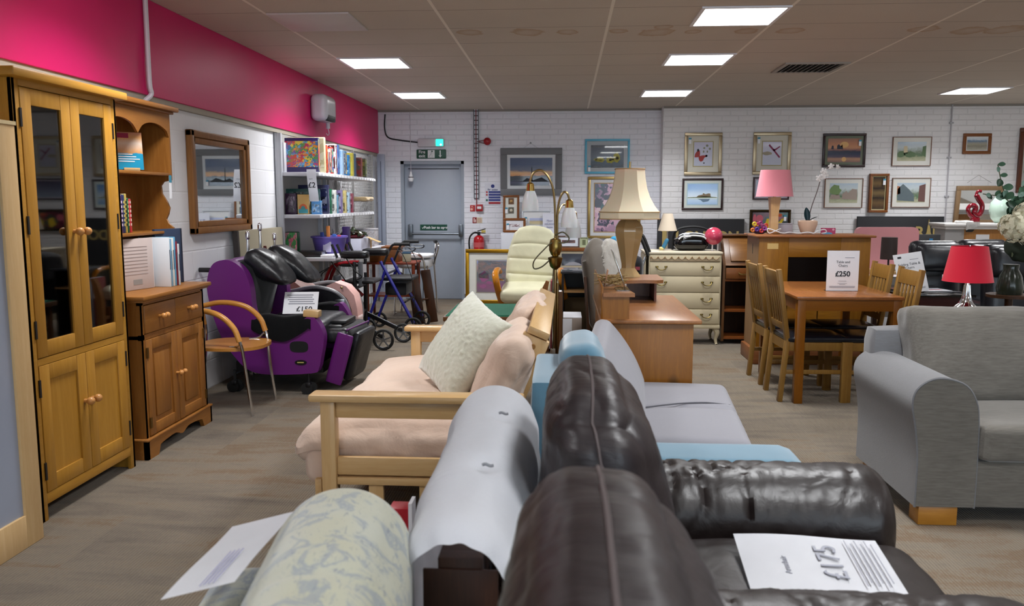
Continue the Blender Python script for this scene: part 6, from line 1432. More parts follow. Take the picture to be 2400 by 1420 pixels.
def chair(name, label, loc, rz):
    """local: seat centre at origin, back on -x side"""
    c = thing(name, label, 'chair', loc, rz, 'dining chairs with slatted backs')
    w = .20
    for s in (-1, 1):
        obj('back_leg', MB().bar((-.245, s*(w-.02), 0), (-.205, s*(w-.02), .46), .032, .045, .003, up=(0, 1, 0)).bar((-.205, s*(w-.02), .44), (-.285, s*(w-.02), .96), .032, .045, .003, up=(0, 1, 0)), CW, c)
        obj('front_leg', MB().bb(.205, .25, s*w-.022, s*w+.022, 0, .44, .003), CW, c)
        obj('side_rail', MB().bb(-.2, .21, s*(w-.01)-.01, s*(w-.01)+.01, .375, .44, .002), CW, c)
        obj('stretcher', MB().bb(-.215, .21, s*(w-.01)-.008, s*(w-.01)+.008, .205, .235, .002), CW, c)
    obj('front_rail', MB().bb(.215, .235, -w+.02, w-.02, .375, .44), CW, c); obj('back_rail', MB().bb(-.215, -.195, -w+.03, w-.03, .375, .44), CW, c)
    obj('seat_pad', MB().soft((.015, 0, .455), (.45, .42, .045), .02, n=8, puff=(0, 0, .008)), SEATL, c)
    xb = lambda z: -.205-(z-.44)*.154
    obj('top_rail', MB().bar((xb(.84), 0, .84), (xb(.945), 0, .945), .33, .022, .003, up=(1, 0, .15)), CW, c)
    obj('lower_back_rail', MB().bar((xb(.52), 0, .52), (xb(.57), 0, .57), .33, .02, .002, up=(1, 0, .15)), CW, c)
    for k in range(4): obj('slat', MB().bar((xb(.56), -.09+k*.06, .56), (xb(.85), -.09+k*.06, .85), .03, .012, .002, up=(1, 0, .15)), CW, c)
    return c
c1 = chair('dining_chair', 'slatted dining chair on the near left side of the pine table', (1.80, 6.17, 0), 2)
dup(c1, (1.79, 6.72, 0), 2, 'slatted dining chair on the far left side of the pine table')
dup(c1, (2.235, 6.17, 0), 180, 'slatted dining chair on the near right side of the pine table, behind the grey sofa')
dup(c1, (2.24, 6.72, 0), 180, 'slatted dining chair on the far right side of the pine table')
def signboard(name, label, loc, w, h, lines, big, M, cat='sign', rz=0, st=1):
    t = thing(name, label, cat, loc, rz)
    obj('sheet', MB().box((0, 0, h/2), (w, .004, h)).xf(M), PAPER, t)
    for k, s in enumerate(lines): text(s, h*.085, M @ Matrix.Translation((0, -.0025, h*.72-k*h*.09)) @ FACE_CAM, INK, t)
    if big: text(big, h*.18, M @ Matrix.Translation((0, -.0025, h*.42)) @ FACE_CAM, INK, t, bold=.0015)
    f = MB()
    for k, q in enumerate((.25, .19, .165, .12, .10, .085)): f.box((0, -.0025, h*q), (w*(.25, .3, .18, .8, .82, .78)[k], .001, h*.008)); 
    f.box((w*.2, -.0025, h*.83), (w*.3, .001, h*.012))
    obj('small_print', f.xf(M), GREYINK, t)
    return t
s = signboard('table_sign', 'white price sign standing upright on the pine dining table', (2.065, 6.28, .777), .232, .30, ('Table and', 'Chairs'), '£250', Matrix())
obj('acrylic_holder', MB().bb(-.118, .118, .004, .006, 0, .305), glass('f4f6ff', .02, .05), s); obj('holder_foot', MB().bb(-.118, .118, -.008, .06, 0, .003), glass('f4f6ff', .05, .1), s)

# ================================================================ grey sofa, red lamp
GF = fabric('707074', '595857', sc=22, bump=.3, streak=(1, 9, 9), patch=.3)
GC = fabric('77726b', '403c36', sc=14, bump=.35, streak=(1, 9, 9), patch=.35)
t = thing('grey_sofa', 'grey tweed sofa with rolled arm and light oak feet on the right', 'sofa', (2.5, 4.0, 0), 2); GS_ = t
yf, yb = 3.66, 4.52; xl = 1.60
arm_p = [(xl, .085), (xl-.0, .30), (xl-.015, .44), (xl-.035, .55), (xl-.02, .62), (xl+.04, .665), (xl+.11, .67), (xl+.19, .64), (xl+.235, .57), (xl+.25, .48), (xl+.255, .30), (xl+.255, .085)]
arm_s = [(q.x, q.y) for q in crom([Vector((a, b)) for a, b in arm_p], 4)]
wob('arm', MB().prism(arm_s, 'y', yf+.012, yb-.1, .012), GF, t)
wob('arm_front_panel', MB().prism([(x*.985+(xl+.13)*.015, z*.985+.006) for x, z in arm_s], 'y', yf, yf+.014, .006), GC, t)
wob('arm_piping', MB().tube([Vector((x, yf+.006, z)) for x, z in arm_s], .006, 6), GF, t)
xr = 4.2
arm_r = [(xl+xr-x, z) for x, z in arm_s]
wob('arm', MB().prism(arm_r, 'y', yf+.012, yb-.1, .012), GF, t)
wob('base', MB().bb(xl+.25, xr-.25, yf+.01, yb-.1, .085, .30, .012), GC, t)
wob('back_frame', MB().soft((2.9, yb-.12, .45), (2.56, .17, .70), .05, n=8), GF, t)
for k, (xa, xb_) in enumerate(((xl+.258, 2.90), (2.905, xr-.258))):
    c = wob('seat_cushion', MB().soft(((xa+xb_)/2, 3.93, .385), (xb_-xa, .60, .165), .035, n=20, puff=(0, .004, .015), na=.006), GC, t)
    for z in (.33, .455): wob('piping', MB().tube([(xa+.02, yf-.03+.03, z), (xb_-.02, yf-.03+.03, z)], .005, 6), GF, c)
    Mb = Matrix.Translation(((xa+xb_)/2-.035+k*.0, 4.245, .665)) @ rot('X', -14)
    wob('back_cushion', MB().soft((0, 0, 0), (xb_-xa+.12, .19, .50), .06, M=Mb, n=26, puff=(0, .05, .0), na=.012, ns=5, seed=k, fn=lambda p, q: Vector((p.x*(1+.03*max(0, q.z)), p.y, p.z+.012*abs(q.x)**6*(q.z > 0)))), GC, t)
for x in (xl+.02, xr-.24):
    for y in (yf+.01, yb-.25): wob('foot', MB().bb(x+.0, x+.17, y, y+.1, 0, .086, .004), wood('a8742c', '946220', 'x', .35, 0, 1, 'foot'), t)
t = thing('oak_side_table', 'oak table behind the grey sofa carrying the red lamp', 'table', (2.85, 5.6, 0))
wob('top', MB().bb(2.50, 3.45, 5.38, 5.68, .715, .74, .004), TABLEW('x'), t); wob('apron', MB().bb(2.54, 3.41, 5.42, 5.64, .64, .715), TABLEW('x'), t)
for x in (2.53, 3.37):
    for y in (5.40, 5.61): wob('leg', MB().bb(x, x+.05, y, y+.05, 0, .715), TABLEW('z'), t)
t = thing('red_lamp', 'table lamp with a bright red drum shade and flared chrome base', 'lamp', (2.615, 5.53, .741)); GS_.location.x -= .03
obj('base', MB().lathe([(0, 0), (.078, 0), (.072, .01), (.045, .03), (.028, .06), (.020, .10), (.015, .16), (.014, .2)], seg=28), CHROME, t)
f = MB()
for k in range(8):
    a = k*PI/4; f.tube([Vector((math.cos(a)*r_, math.sin(a)*r_, z_)) for r_, z_ in ((.078, .003), (.048, .03), (.03, .06), (.021, .10), (.016, .16))], .005, 6)
obj('ribs', f, CHROME, t)
obj('shade', MB().lathe([(.152, .185), (.150, .187), (.108, .41), (.106, .412), (.104, .41), (.146, .19)], seg=40), fabric('c41c34', 'b8162c', sc=400, sheen=.2), t); obj('finial', MB().cyl((0, 0, .2), (0, 0, .42), .006), CHROME, t)

# ================================================================ behind, far right
t = thing('pink_headboard', 'pink padded headboard with rounded corners leaning before the black canvas', 'headboard', (3.70, 9.6, 0))
a, b = at(2006, 531, 9.6), at(2147, 640, 9.6)
hb_ = [(a.x, .62), (a.x, 1.05)]+[(a.x+.06-.06*math.cos(q), 1.09+.06*math.sin(q)) for q in (0, .4, .8, 1.2, 1.57)]+[(b.x-.06+.06*math.sin(q), 1.09+.06*math.cos(q)) for q in (0, .4, .8, 1.2, 1.57)]+[(b.x, .62)]
wob('panel', MB().prism(hb_, 'y', 9.58, 9.65, .012), fabric('cf9094', 'c6868a', sheen=.3), t)
for x in (a.x+.1, b.x-.1): wob('strut', MB().bb(x-.03, x+.03, 9.65, 9.67, 0, .9), DARKW('z'), t)
t = thing('white_low_unit', 'low white unit under the pink headboard', 'cabinet', (3.6, 9.35, 0)); wob('unit', MB().bb(3.28, 4.0, 9.25, 9.55, 0, .61, .004), plain('c9cbd0', .4), t); wob('lid', MB().bb(3.27, 4.01, 9.24, 9.56, .61, .625), WHITEP, t)
t = thing('dark_grey_screen', 'dark grey panel between the pink headboard and the black armchair', 'panel', (4.2, 9.9, 0)); a, b = at(2140, 549, 9.9), at(2200, 600, 9.9); wob('panel', MB().bb(a.x, b.x, 9.88, 9.91, 0.02, a.z, .003), plain('2a2d30', .5), t); wob('foot', MB().bb(a.x, b.x, 9.8, 10.0, 0, .03), BLACK, t)
t = thing('hanging_blue_tag', 'small blue and white tag at the foot of the gold skyscraper', 'price tag', at(2182, 566, 9.86)); obj('blue_part', MB().bb(-.02, .02, 0, .003, .0, .035), plain('2c7cb0', .5), t); obj('white_part', MB().bb(-.02, .02, 0, .003, -.05, 0), PAPER, t)
t = thing('small_brown_lamp', 'small lamp with a dark brown drum shade on the light wood table', 'lamp', (0, 0, 0))
q = at(2081, 632, 8.5); t.location = q
obj('shade', MB().cyl((0, 0, .105), (0, 0, .325), .079, .075, 28), plain('2a1a16', .6), t); obj('stem', MB().cyl((0, 0, 0), (0, 0, .2), .009), plain('1a1412', .4), t); obj('foot', MB().cyl((0, 0, 0), (0, 0, .01), .04), CHROME, t)
t = thing('light_wood_table', 'small light wood table behind the right-hand dining chairs', 'table', (q.x, 8.5, 0))
obj('top', MB().bb(-.16, .24, -.2, .2, q.z-.03, q.z-.001, .003), BEECH('x'), t)
for x in (-.14, .2):
    for y in (-.17, .17): obj('leg', MB().bb(x-.015, x+.015, y-.015, y+.015, 0, q.z-.03), BEECH('z'), t)
obj('grey_panel', MB().bb(-.12, .18, -.16, -.14, .3, q.z-.06), plain('8c8884', .6), t)
t = thing('grey_gadget', 'small round grey gadget on the light wood table', 'gadget', at(2103, 629, 8.42)); t.location.z = q.z; obj('body', MB().soft((0, 0, .022), (.09, .08, .04), .018, n=5), plain('b0b2bc', .3), t); obj('dark_band', MB().bb(-.02, .03, -.042, -.038, .015, .025), BLACK, t)
t = thing('black_glossy_table', 'dark cherry side table with a glossy black top right of the dining table', 'table', (3.1, 7.3, 0))
wob('top', MB().bb(2.78, 3.38, 6.98, 7.80, .655, .675, .004), plain('0c0b0d', .08), t); CH = wood('4c1814', '380f0c', 'x', .3, 0, 1, 'cherry')
wob('apron', MB().bb(2.82, 3.34, 7.02, 7.76, .56, .655), CH, t)
for x in (2.84, 3.29):
    for y in (7.03, 7.72): wob('leg', MB().bb(x-.02, x+.02, y-.02, y+.02, 0, .56), CH, t)
t = thing('magazine', 'white and red magazine lying open on the glossy black table', 'magazine', (3.12, 7.32, .676), 8); obj('pages', MB().bb(-.17, .17, -.11, .11, 0, .008, .002), plain('c4c4cc', .25), t); obj('red_band', MB().bb(-.16, .12, -.04, -.01, .008, .0095), plain('9c3040', .4), t); obj('dark_band', MB().bb(-.16, .16, .04, .06, .008, .0095), plain('5c5c64', .4), t)
M = rot('X', -20) @ Matrix.Shear('XZ', 4, (0, 0)) if False else rot('X', -18) @ rot('Y', 14)
q = at(2142, 663, 7.15)
s = signboard('folding_table_sign', 'tilted white sign leaning beside the black armchairs reading Folding Table', (q.x, 7.12, .678), .235, .34, ('Folding Table &', 'Chairs'), '£45', rot('Y', -9) @ rot('X', -14))
obj('logo', MB().soft((-.07, -.004, .31), (.03, .003, .015), .001, n=3).xf(rot('Y', -9) @ rot('X', -14)), INK, s)
obj('brace', MB().bar((0, .02, .003), (.0, .12, .003), .2, .004), glass('e8ecf4', .05, .3), s)
# black leather recliner chairs
LB = leather('14151a', .3, .15, 7, 4)
t0 = None
for k, (u, rz, lab) in enumerate(((2205, 0, 'black leather high-backed chair, leftmost, behind the red lampshade'), (2318, 0, 'black leather high-backed chair in the middle, right of the red lampshade'), (2385, 0, 'black leather high-backed chair cut off by the right edge'))):
    Y = (8.2, 8.5, 7.6)[k]; p = at(u, 600, Y)
    if t0 is None:
        t0 = c = thing('leather_highback_chair', lab, 'armchair', (p.x, Y, 0), rz, 'black leather high-backed chairs')
        obj('back', MB().soft((0, .12, .70), (.46, .16, .72), .06, M=rot('X', -8), n=12, puff=(0, .02, 0)), LB, c)
        obj('headrest', MB().soft((0, .02, .90), (.44, .14, .27), .055, M=rot('X', -8), n=12, puff=(0, .02, 0)), LB, c)
        obj('seat', MB().soft((0, -.2, .40), (.46, .56, .2), .06, n=8), LB, c)
        obj('base', MB().bb(-.22, .22, -.4, .15, .02, .3, .01), BLACK, c)
    else: dup(c, (p.x, Y, 0), rz, lab)
t = thing('white_card', 'white card lying behind the red lamp on the black chair', 'price card', (0, 0, 0)); q = at(2268, 652, 7.78); t.location = (q.x-.02, 7.93, q.z-.03)
obj('card', MB().bb(-.14, .14, 0, .003, 0, .05), PAPER, t); obj('print', MB().bb(-.1, .1, -.001, 0, .02, .025), GREYINK, t)
# mantelpiece
t = thing('mantelpiece', 'white fireplace surround with an orange wood panel by the back wall', 'fireplace surround', (5.5, 10.6, 0))
MW = plain('c4c3c4', .45)
a = at(2209, 523, 10.5); mz = a.z
wob('shelf', MB().bb(a.x, 6.6, 10.44, 10.9, mz-.04, mz, .008).bb(a.x+.03, 6.57, 10.48, 10.88, mz-.075, mz-.04, .008), plain('d6d2cf', .4), t)
b = at(2259, 560, 10.55)
wob('pilaster', MB().bb(a.x+.06, b.x, 10.55, 10.85, 0, mz-.075, .004), plain('a9a7a6', .45), t)
wob('wood_panel', MB().bb(b.x, 6.1, 10.57, 10.6, 0, mz-.075), wood('b88248', 'a87238', 'z', .45, 0, 1, 'mp2'), t)
wob('label', MB().bb(b.x+.15, b.x+.31, 10.565, 10.57, mz-.23, mz-.14), PAPER, t); wob('black_hole', MB().prism([(b.x+.02, mz-.076), (b.x+.13, mz-.076), (b.x+.10, mz-.11), (b.x+.03, mz-.11)], 'y', 10.562, 10.57), BLACK, t)
for k in range(2): text('££', .03, Matrix.Translation((b.x+.19+k*.08-t.location.x, 10.564-t.location.y, mz-.185)) @ FACE_CAM, GREYINK, t) if False else None
t = thing('red_swirl_sculpture', 'glossy dark red looping sculpture on the white mantelpiece', 'sculpture', (0, 0, 0)); q = at(2284, 524, 10.6); t.location = (q.x, 10.6, mz)
RG = plain('6c0e1c', .1)
obj('plinth', MB().bb(-.05, .05, -.03, .03, 0, .07, .01), RG, t)
pts = [(.0, 0, .06), (-.06, 0, .10), (-.09, 0, .17), (-.05, 0, .22), (.0, 0, .19), (-.01, 0, .13), (.03, 0, .09), (.07, 0, .14), (.075, 0, .22), (.03, 0, .29), (.0, 0, .35), (.02, 0, .39), (.055, 0, .385)]
rs = [.025]*20+[.032]*20+[.030]*20+[.018]*13
obj('swirl', MB().tube([Vector(p_) for p_ in pts], rs, 10, smooth=6), RG, t)
t = thing('lace_cloth', 'crumpled white lace cloth on the mantelpiece edge', 'cloth', (0, 0, 0)); q = at(2262, 530, 10.5); t.location = (q.x, 10.52, mz+.001); obj('fabric', MB().soft((0, 0, .015), (.2, .1, .03), .014, n=14, na=.02, ns=14), fabric('dcdad8', 'c8c6c4'), t); obj('hanging_edge', MB().sheet(lambda a, b: Vector((-.02+.16*a, -.086-.006*math.sin(a*20), .015-.1*b*(1-.5*a))), 16, 6, .002), fabric('dcdad8', 'c8c6c4'), t)
# vase of hydrangeas and eucalyptus
t = thing('flower_vase', 'dark vase of cream hydrangeas and eucalyptus at the right edge', 'flower vase', (0, 0, 0)); q = at(2378, 560, 6.85); t.location = (q.x-.01, 6.85, .70)
VZ = .70
obj('dark_foliage', MB().soft((.10, .02, q.z-VZ-.07), (.26, .2, .22), .1, n=8, na=.04, ns=8), plain('1e2a1c', .7), t)
obj('vase', MB().lathe([(0, 0), (.09, 0), (.10, .05), (.08, .15), (.055, .2), (.06, .24)]), plain('20261e', .2), t)
HY = fabric('e4e0c8', 'cac6a8', sc=60); r_ = random.Random(11)
for k, (dx, dz, r0_) in enumerate(((-.05, .10, .12), (.10, .06, .13), (.04, .19, .11))):
    f = MB(); c = Vector((dx, -.12, q.z-VZ+dz))
    for w in range(120):
        a, b = r_.uniform(0, 2*PI), math.acos(r_.uniform(-1, 1)); n_ = Vector((math.sin(b)*math.cos(a), math.sin(b)*math.sin(a), math.cos(b)))
        p = c+n_*r0_*r_.uniform(.88, 1.05); qn = n_.to_track_quat('Z', 'Y').to_matrix().to_4x4()
        f.soft(p, (.034, .034, .006), .003, M=qn @ rot('Z', r_.uniform(0, 90)), n=1)
    f.sph(c, r0_*.86, 12); obj('hydrangea_head', f, HY, t)
EU = plain('628a70', .55); EU2 = plain('8aac9c', .6); EU3 = plain('2c5038', .5)
br = [[(0, 0, .30), (-.02, -.02, .6), (-.12, -.02, .85), (-.16, 0, 1.03)], [(0, 0, .3), (.0, -.02, .6), (-.10, -.04, .76), (-.26, 0, .80)], [(0, 0, .3), (.05, 0, .6), (.04, 0, .8), (.06, 0, .95)], [(0, 0, .3), (.1, 0, .6), (.16, 0, .75), (.22, 0, .8)]]
for k, b_ in enumerate(br):
    pts = crom([Vector(p_) for p_ in b_], 6); obj('stem', MB().tube(pts, .004, 5), plain('5c6448', .6), t)
    for w in range(7, len(pts), 1):
        if (w*7+k) % 4 == 3: continue
        d = Vector((math.cos(w*2.1+k), -.5, math.sin(w*2.1+k)*.8)); leaf(pts[w], d, .075 if w < 15 else .055, .028 if w < 15 else .018, (EU, EU2, EU3)[w % 3], t, droop=.1, up=Vector((0, -1, .2)).normalized())
for w in range(5):
    a = .4+w*.6; leaf((.02, .0, q.z-VZ+.24), (math.cos(a), -.4, abs(math.sin(a))+.1), .13, .045, (EU3, EU)[w % 2], t, droop=.2, up=Vector((0, -1, .3)).normalized())
t = thing('plant_stand', 'dark plant stand hidden behind the black chairs', 'table', (t.location.x, 6.85, 0)); obj('top', MB().cyl((0, 0, .675), (0, 0, .699), .17), DARKW('x'), t); obj('column', MB().cyl((0, 0, 0), (0, 0, .675), .03), DARKW('z'), t); obj('foot', MB().cyl((0, 0, 0), (0, 0, .02), .16), DARKW('x'), t)
t = thing('pale_green_vase', 'pale green glass vase behind the hydrangeas on the mantelpiece', 'vase', (0, 0, 0)); q = at(2342, 523, 10.6); t.location = (q.x, 10.6, mz); obj('body', MB().lathe([(0, 0), (.05, 0), (.10, .06), (.125, .15), (.11, .25), (.06, .32), (.055, .34)], seg=28), plain('b8d0c0', .1), t); obj('rim', MB().tube([Vector((.056*math.cos(a*PI/8), .056*math.sin(a*PI/8), .34)) for a in range(16)], .005, 6, closed=True), plain('c8dccc', .1), t)
# ================================================================ grey sofa bed and blue chair behind the leather
GV = fabric('828187', '78777e', sc=300, bump=.06, sheen=.25, folds=.05)
t = thing('grey_sofa_bed', 'smooth grey faux suede sofa bed between the pine desk and the blue chair', 'sofa', (.6, 4.1, 0))
def sb(p, q):
    p = p.copy(); p.x += -.03*(q.y < 0)*0; p.z -= .018*math.exp(-((p.y+.02-.10*p.x)/.018)**2)*(q.z > .5); return p
wob('seat', MB().soft((.60, 4.09, .35), (.54, 1.20, .14), .055, n=44, M=rot('Z', -5), puff=(.0, .0, .012), fn=sb), GV, t)
wob('seat_seam', MB().tube([(.38, 4.02, .430), (.50, 4.06, .436), (.60, 4.10, .437), (.72, 4.13, .434), (.84, 4.15, .418)], .004, 6, smooth=4), plain('55545a', .8), t)
Mb = Matrix.Translation((.285, 4.09, .59)) @ rot('Z', -5) @ rot('Y', -31)
wob('backrest', MB().soft((0, 0, 0), (.09, 1.20, .46), .042, M=Mb, n=24, puff=(.012, 0, 0), fn=lambda p, q: Vector((p.x-.03*q.z*q.z, p.y, p.z))), GV, t)
for x in (.42, .78):
    for y in (3.62, 4.56): wob('leg', MB().cyl((x, y, 0), (x, y, .30), .016), CHROME, t)
wob('frame', MB().bb(.38, .82, 3.6, 4.6, .26, .29), BLACK, t)
BV = fabric('5d869b', '4e7489', sc=300, bump=.08, sheen=.7, patch=.8)
t = thing('blue_chair', 'light blue velvet chair squeezed between the brown leather chair and the grey sofa bed', 'armchair', (.35, 2.85, 0))
wob('back_frame', MB().soft((-.025, 2.86, .45), (.17, .52, .84), .02, n=8), BV, t)
wob('back_cushion', MB().soft((0, 0, 0), (.15, .42, .48), .06, M=Matrix.Translation((.085, 2.99, .715)) @ rot('Y', -8), n=14, puff=(.02, 0, 0), na=.008), BV, t)
wob('arm', MB().soft((.42, 2.735, .32), (.74, .25, .58), .045, n=14, na=.003), BV, t)
wob('seat_cushion', MB().soft((.45, 2.99, .36), (.60, .24, .16), .05, n=8), BV, t)
wob('base', MB().bb(.06, .72, 2.62, 3.1, .03, .28, .01), BV, t)

# ================================================================ brown leather armchairs
LE = leather('150e0d', .40, .10, 1, 12); LE2 = leather('1a1315', .41, .22, 4, 2.2, (1.2, 7, 3))
STI = plain('4a4040', .6)
def smap(d, r, puff, fn):
    h = Vector(d)/2; r = min(r, h.x, h.y, h.z)
    def f(q):
        q = Vector(q); p = Vector((q.x*h.x, q.y*h.y, q.z*h.z))
        inn = Vector((max(-h.x+r, min(h.x-r, p.x)), max(-h.y+r, min(h.y-r, p.y)), max(-h.z+r, min(h.z-r, p.z)))); dd = p-inn
        if dd.length > 1e-9: p = inn+dd.normalized()*min(r, dd.length if sum(abs(x) > 1e-9 for x in dd) < 2 else r)
        fx, fy, fz = 1-q.x**2, 1-q.y**2, 1-q.z**2
        p.x += math.copysign(puff[0], q.x)*fy*fz*abs(q.x); p.y += math.copysign(puff[1], q.y)*fx*fz*abs(q.y); p.z += math.copysign(puff[2], q.z)*fx*fy*abs(q.z)
        return fn(p, q)
    return f
def ridge(v): return 1-abs(noise.noise(v))*2
def arm_fn(seed, amp=.013):
    o_ = Vector((seed*7.1, seed*3.3, 0))
    def fn(p, q):
        h = Vector((.39, .15, .34)); r = .145; er = .045*(1-math.sqrt(max(0, 1-max(0, abs(q.x)-.86)/.14))) if abs(q.x) > .86 else 0
        cy_, cz_ = max(-h.y+r, min(h.y-r, q.y*h.y)), max(-h.z+r, min(h.z-r, q.z*h.z))
        dv = Vector((0, q.y*h.y-cy_, q.z*h.z-cz_)); 
        if abs(q.x) < .999:
            rr = (r if (abs(dv.y) > 1e-9 and abs(dv.z) > 1e-9) or max(abs(q.y), abs(q.z)) > .999 else 0)
            p = Vector((q.x*h.x, cy_, cz_))+(dv.normalized()*min(r, rr) if dv.length > 1e-9 and max(abs(q.y), abs(q.z)) > .999 else dv)
            c0 = Vector((p.x, 0, 0)); k_ = 1-er/.15; p = Vector((p.x, p.y*k_, p.z*(1-er/.34)))
        else:
            m_ = max(abs(q.y), abs(q.z))
            if m_ > 1e-6:
                qy, qz = q.y/m_, q.z/m_; a_, b_ = max(-h.y+r, min(h.y-r, qy*h.y)), max(-h.z+r, min(h.z-r, qz*h.z))
                d2 = Vector((0, qy*h.y-a_, qz*h.z-b_)); e_ = Vector((0, a_, b_))+(d2.normalized()*r if d2.length > 1e-9 else d2)
                p = Vector((q.x*(h.x+.02*(1-m_*m_)), e_.y*m_*.70, e_.z*m_*.868))
        nrm = Vector((0, q.y, q.z)); nrm = nrm.normalized() if nrm.length > .01 else Vector((0, 0, 1))
        k = .35+.65*(.5-q.x*.5)                     # deepest gathers where the arm meets the back
        wv = noise.noise_vector(p*4+o_)*.9
        s = Vector((p.x*15-p.z*9+wv.x*1.6, p.y*3.5+wv.y, p.z*1.6+wv.z))+o_
        cr = lambda v: -max(0, 1-abs(noise.noise(v))*3.2)**1.5
        g = cr(s)*.8+cr(s*1.9+Vector((3, 1, 2)))*.45+.5*noise.noise(s*.5)
        p = p+nrm*(amp*k*g*(1-.6*(abs(q.x) > .99)))
        p.y *= 1+.05*math.sin(q.z*2.2)
        return p
    return fn
def back_fn(seed):
    o_ = Vector((seed*5.3, seed*2.1, 4))
    def fn(p, q):
        zt = max(0, q.z)
        p = Vector((p.x*(1-.26*zt**1.6)+(-.06*zt), p.y, p.z-.045*zt*max(0, q.y)**4-.02*zt*max(0, -q.y)**4))
        n_ = Vector((q.x, q.y*.4, q.z*.6)); n_ = n_.normalized() if n_.length > .01 else Vector((0, 0, 1))
        wv = noise.noise_vector(p*3+o_)
        s = Vector((p.x*2+wv.x*.8, p.y*9-abs(p.x)*5+wv.y, p.z*9+wv.z*.8))+o_
        cr = lambda v: -max(0, 1-abs(noise.noise(v))*3.2)**1.5
        p = p+n_*(.004*cr(s)+.002*cr(s*2.3)+.004*noise.noise(p*4+o_))
        # gathered seams: top centre line and down the near end
        p.z -= .012*math.exp(-(p.x/.012)**2)*(q.z > .2)*0
        return p
    return fn
def leather_chair(name, label, yc, zt, seed, w=.56):
    """faces +X; yc = centre of the seat"""
    t = thing(name, label, 'armchair', (.43 if seed == 1 else .41, yc, 0), 0, None)
    obj('back_frame', MB().soft((-.40, 0, .41), (.12, 1.06, .76), .05, n=10, na=.006), LE2, t)
    d = (.27, .62, zt-.44); c = Vector((-.325, .0, .44+d[2]/2)); M = Matrix.Translation(c) @ rot('Y', 3)
    fn = back_fn(seed)
    b = obj('back_cushion', MB().soft((0, 0, 0), d, .095, M=M, puff=(.015, .03, .02), n=48, fn=fn), LE2, t)
    sm = smap(d, .095, (.015, .03, .02), fn)
    top = [M @ sm((0, -.9+1.8*k/16, 1)) for k in range(17)]
    down = [M @ sm((0, -1, 1-.36*k/6)) for k in range(7)]
    obj('stitched_seam', MB().tube([top[k] for k in range(16, -1, -1)]+down, .0038, 6), STI, b)
    for s in (-1, 1):
        pl = [M @ sm((s*.92*(k/12)**.9, -1, .64-1.6*k/12)) for k in range(13)]
        obj('gusset_seam', MB().tube(pl, .0042, 6), STI, b)
    for s in (-1, 1):
        obj('arm', MB().soft((.10, s*.415, .35), (.78, .30, .68), .145, n=64, fn=arm_fn(seed+s*2)), LE, t)
    obj('seat_cushion', MB().soft((.14, 0, .33), (.74, .54, .42), .09, n=30, puff=(0, 0, .03), na=.006, ns=6, seed=seed), LE, t)
    obj('front_panel', MB().soft((.40, 0, .20), (.12, .54, .36), .04, n=6), LE, t)
    for x in (-.35, .38):
        for s in (-1, 1): obj('foot', MB().cyl((x, s*.42, 0), (x, s*.42, .04), .03), BLACK, t)
    return t
leather_chair('leather_armchair', 'dark brown leather armchair with a price sheet on its seat', 1.945, 1.035, 1)
leather_chair('leather_armchair', 'dark brown leather armchair nearest the camera, cut off by the bottom edge', .79, 1.112, 4)
t = thing('leather_chair_sign', 'white price sheet reading £175 lying on the brown leather seat', 'price card', (.605, 1.925, .588), -2)
Ms = rot('X', 7)
obj('sheet', MB().sheet(lambda a, b: Vector((-.175+.35*a, -.125+.25*b, .004*math.sin(a*5)+.03*b-.018)), 12, 6, .002), PAPER, t)
MT = lambda x, y: Matrix.Translation((x, y, -.012+.03*(y+.125)/.25)) @ rot('X', 7) @ Matrix.Rotation(PI/2, 4, 'Z')
text('£175', .075, MT(.035, -.0), GREYINK, t, depth=.001)
text('Armchair', .02, MT(-.075, -.02), GREYINK, t); 
f = MB()
for k in range(6): f.box((.09+.012*k, 0, .0+.004), (.0025, .20-.03*(k % 2), .001), rot('X', 7))
obj('small_print', f, GREYINK, t)

# ================================================================ futon with pale mattress draped over its back
WM = fabric('eceef3', 'e2e4ea', sc=300, bump=.08, folds=.16)
t = thing('draped_futon', 'upright wooden futon frame with a thick off-white mattress folded over it', 'futon', (-.2, 1.95, 0))
def drape(a, b):
    s = (b-.5)*2; y = 1.405+1.10*a
    cx = -.192-.012*a; zt = .862+.035*a; w = .128; hgt = .14
    L = abs(s)
    if L < .55:
        an = L/.55*PI/2; dx = w*math.sin(an); z = zt-hgt*(1-math.cos(an))
    else:
        dx = w+.008*math.sin((L-.55)*6); z = zt-hgt-(L-.55)/.45*.34
    n_ = Vector((math.copysign(math.sin(min(1, L/.55)*PI/2), s), 0, math.cos(min(1, L/.55)*PI/2)))
    e = math.exp(-a/.05)
    p = Vector((cx+math.copysign(dx, s), y, z))
    p += n_*(.010*noise.noise(Vector((p.x*4, p.y*5, p.z*4)))+.008*math.sin(y*22+p.z*40+3*noise.noise(p*4))*max(0, L-.25))
    p += n_*(-.030*math.exp(-a/.03)+.005*math.sin(s*30+2.5*math.sin(s*7))*math.exp(-a/.07)*(.3+.7*(L > .5)))
    p.y += .002*math.sin(s*30)*e
    for tx, ty in ((-.165, 2.13), (-.172, 1.74)):
        p -= n_*.016*math.exp(-((p.x-tx)**2/.0009+(y-ty)**2/.0016))
    p -= n_*.05*math.exp(-(1-a)/.02)
    return p
mt = wob('mattress', MB().sheet(drape, 90, 110, -.055), WM, t)
for tx, ty in ((-.158, 2.13), (-.163, 1.74)):
    wob('tuft', MB().tube([Vector((tx-.012+.004*k, ty-.02+.0*k, .868+.018*(ty-1.405)*1.8+.002*math.sin(k))) for k in range(7)], .0035, 6), plain('7b7d82', .8), mt)
FD = wood('4a2a18', '361c0e', 'z', .5, 0, 1, 'ffd')
for y in (1.50, 2.42): wob('post', MB().bb(-.235, -.15, y-.03, y+.03, 0, .78, .004), FD, t)
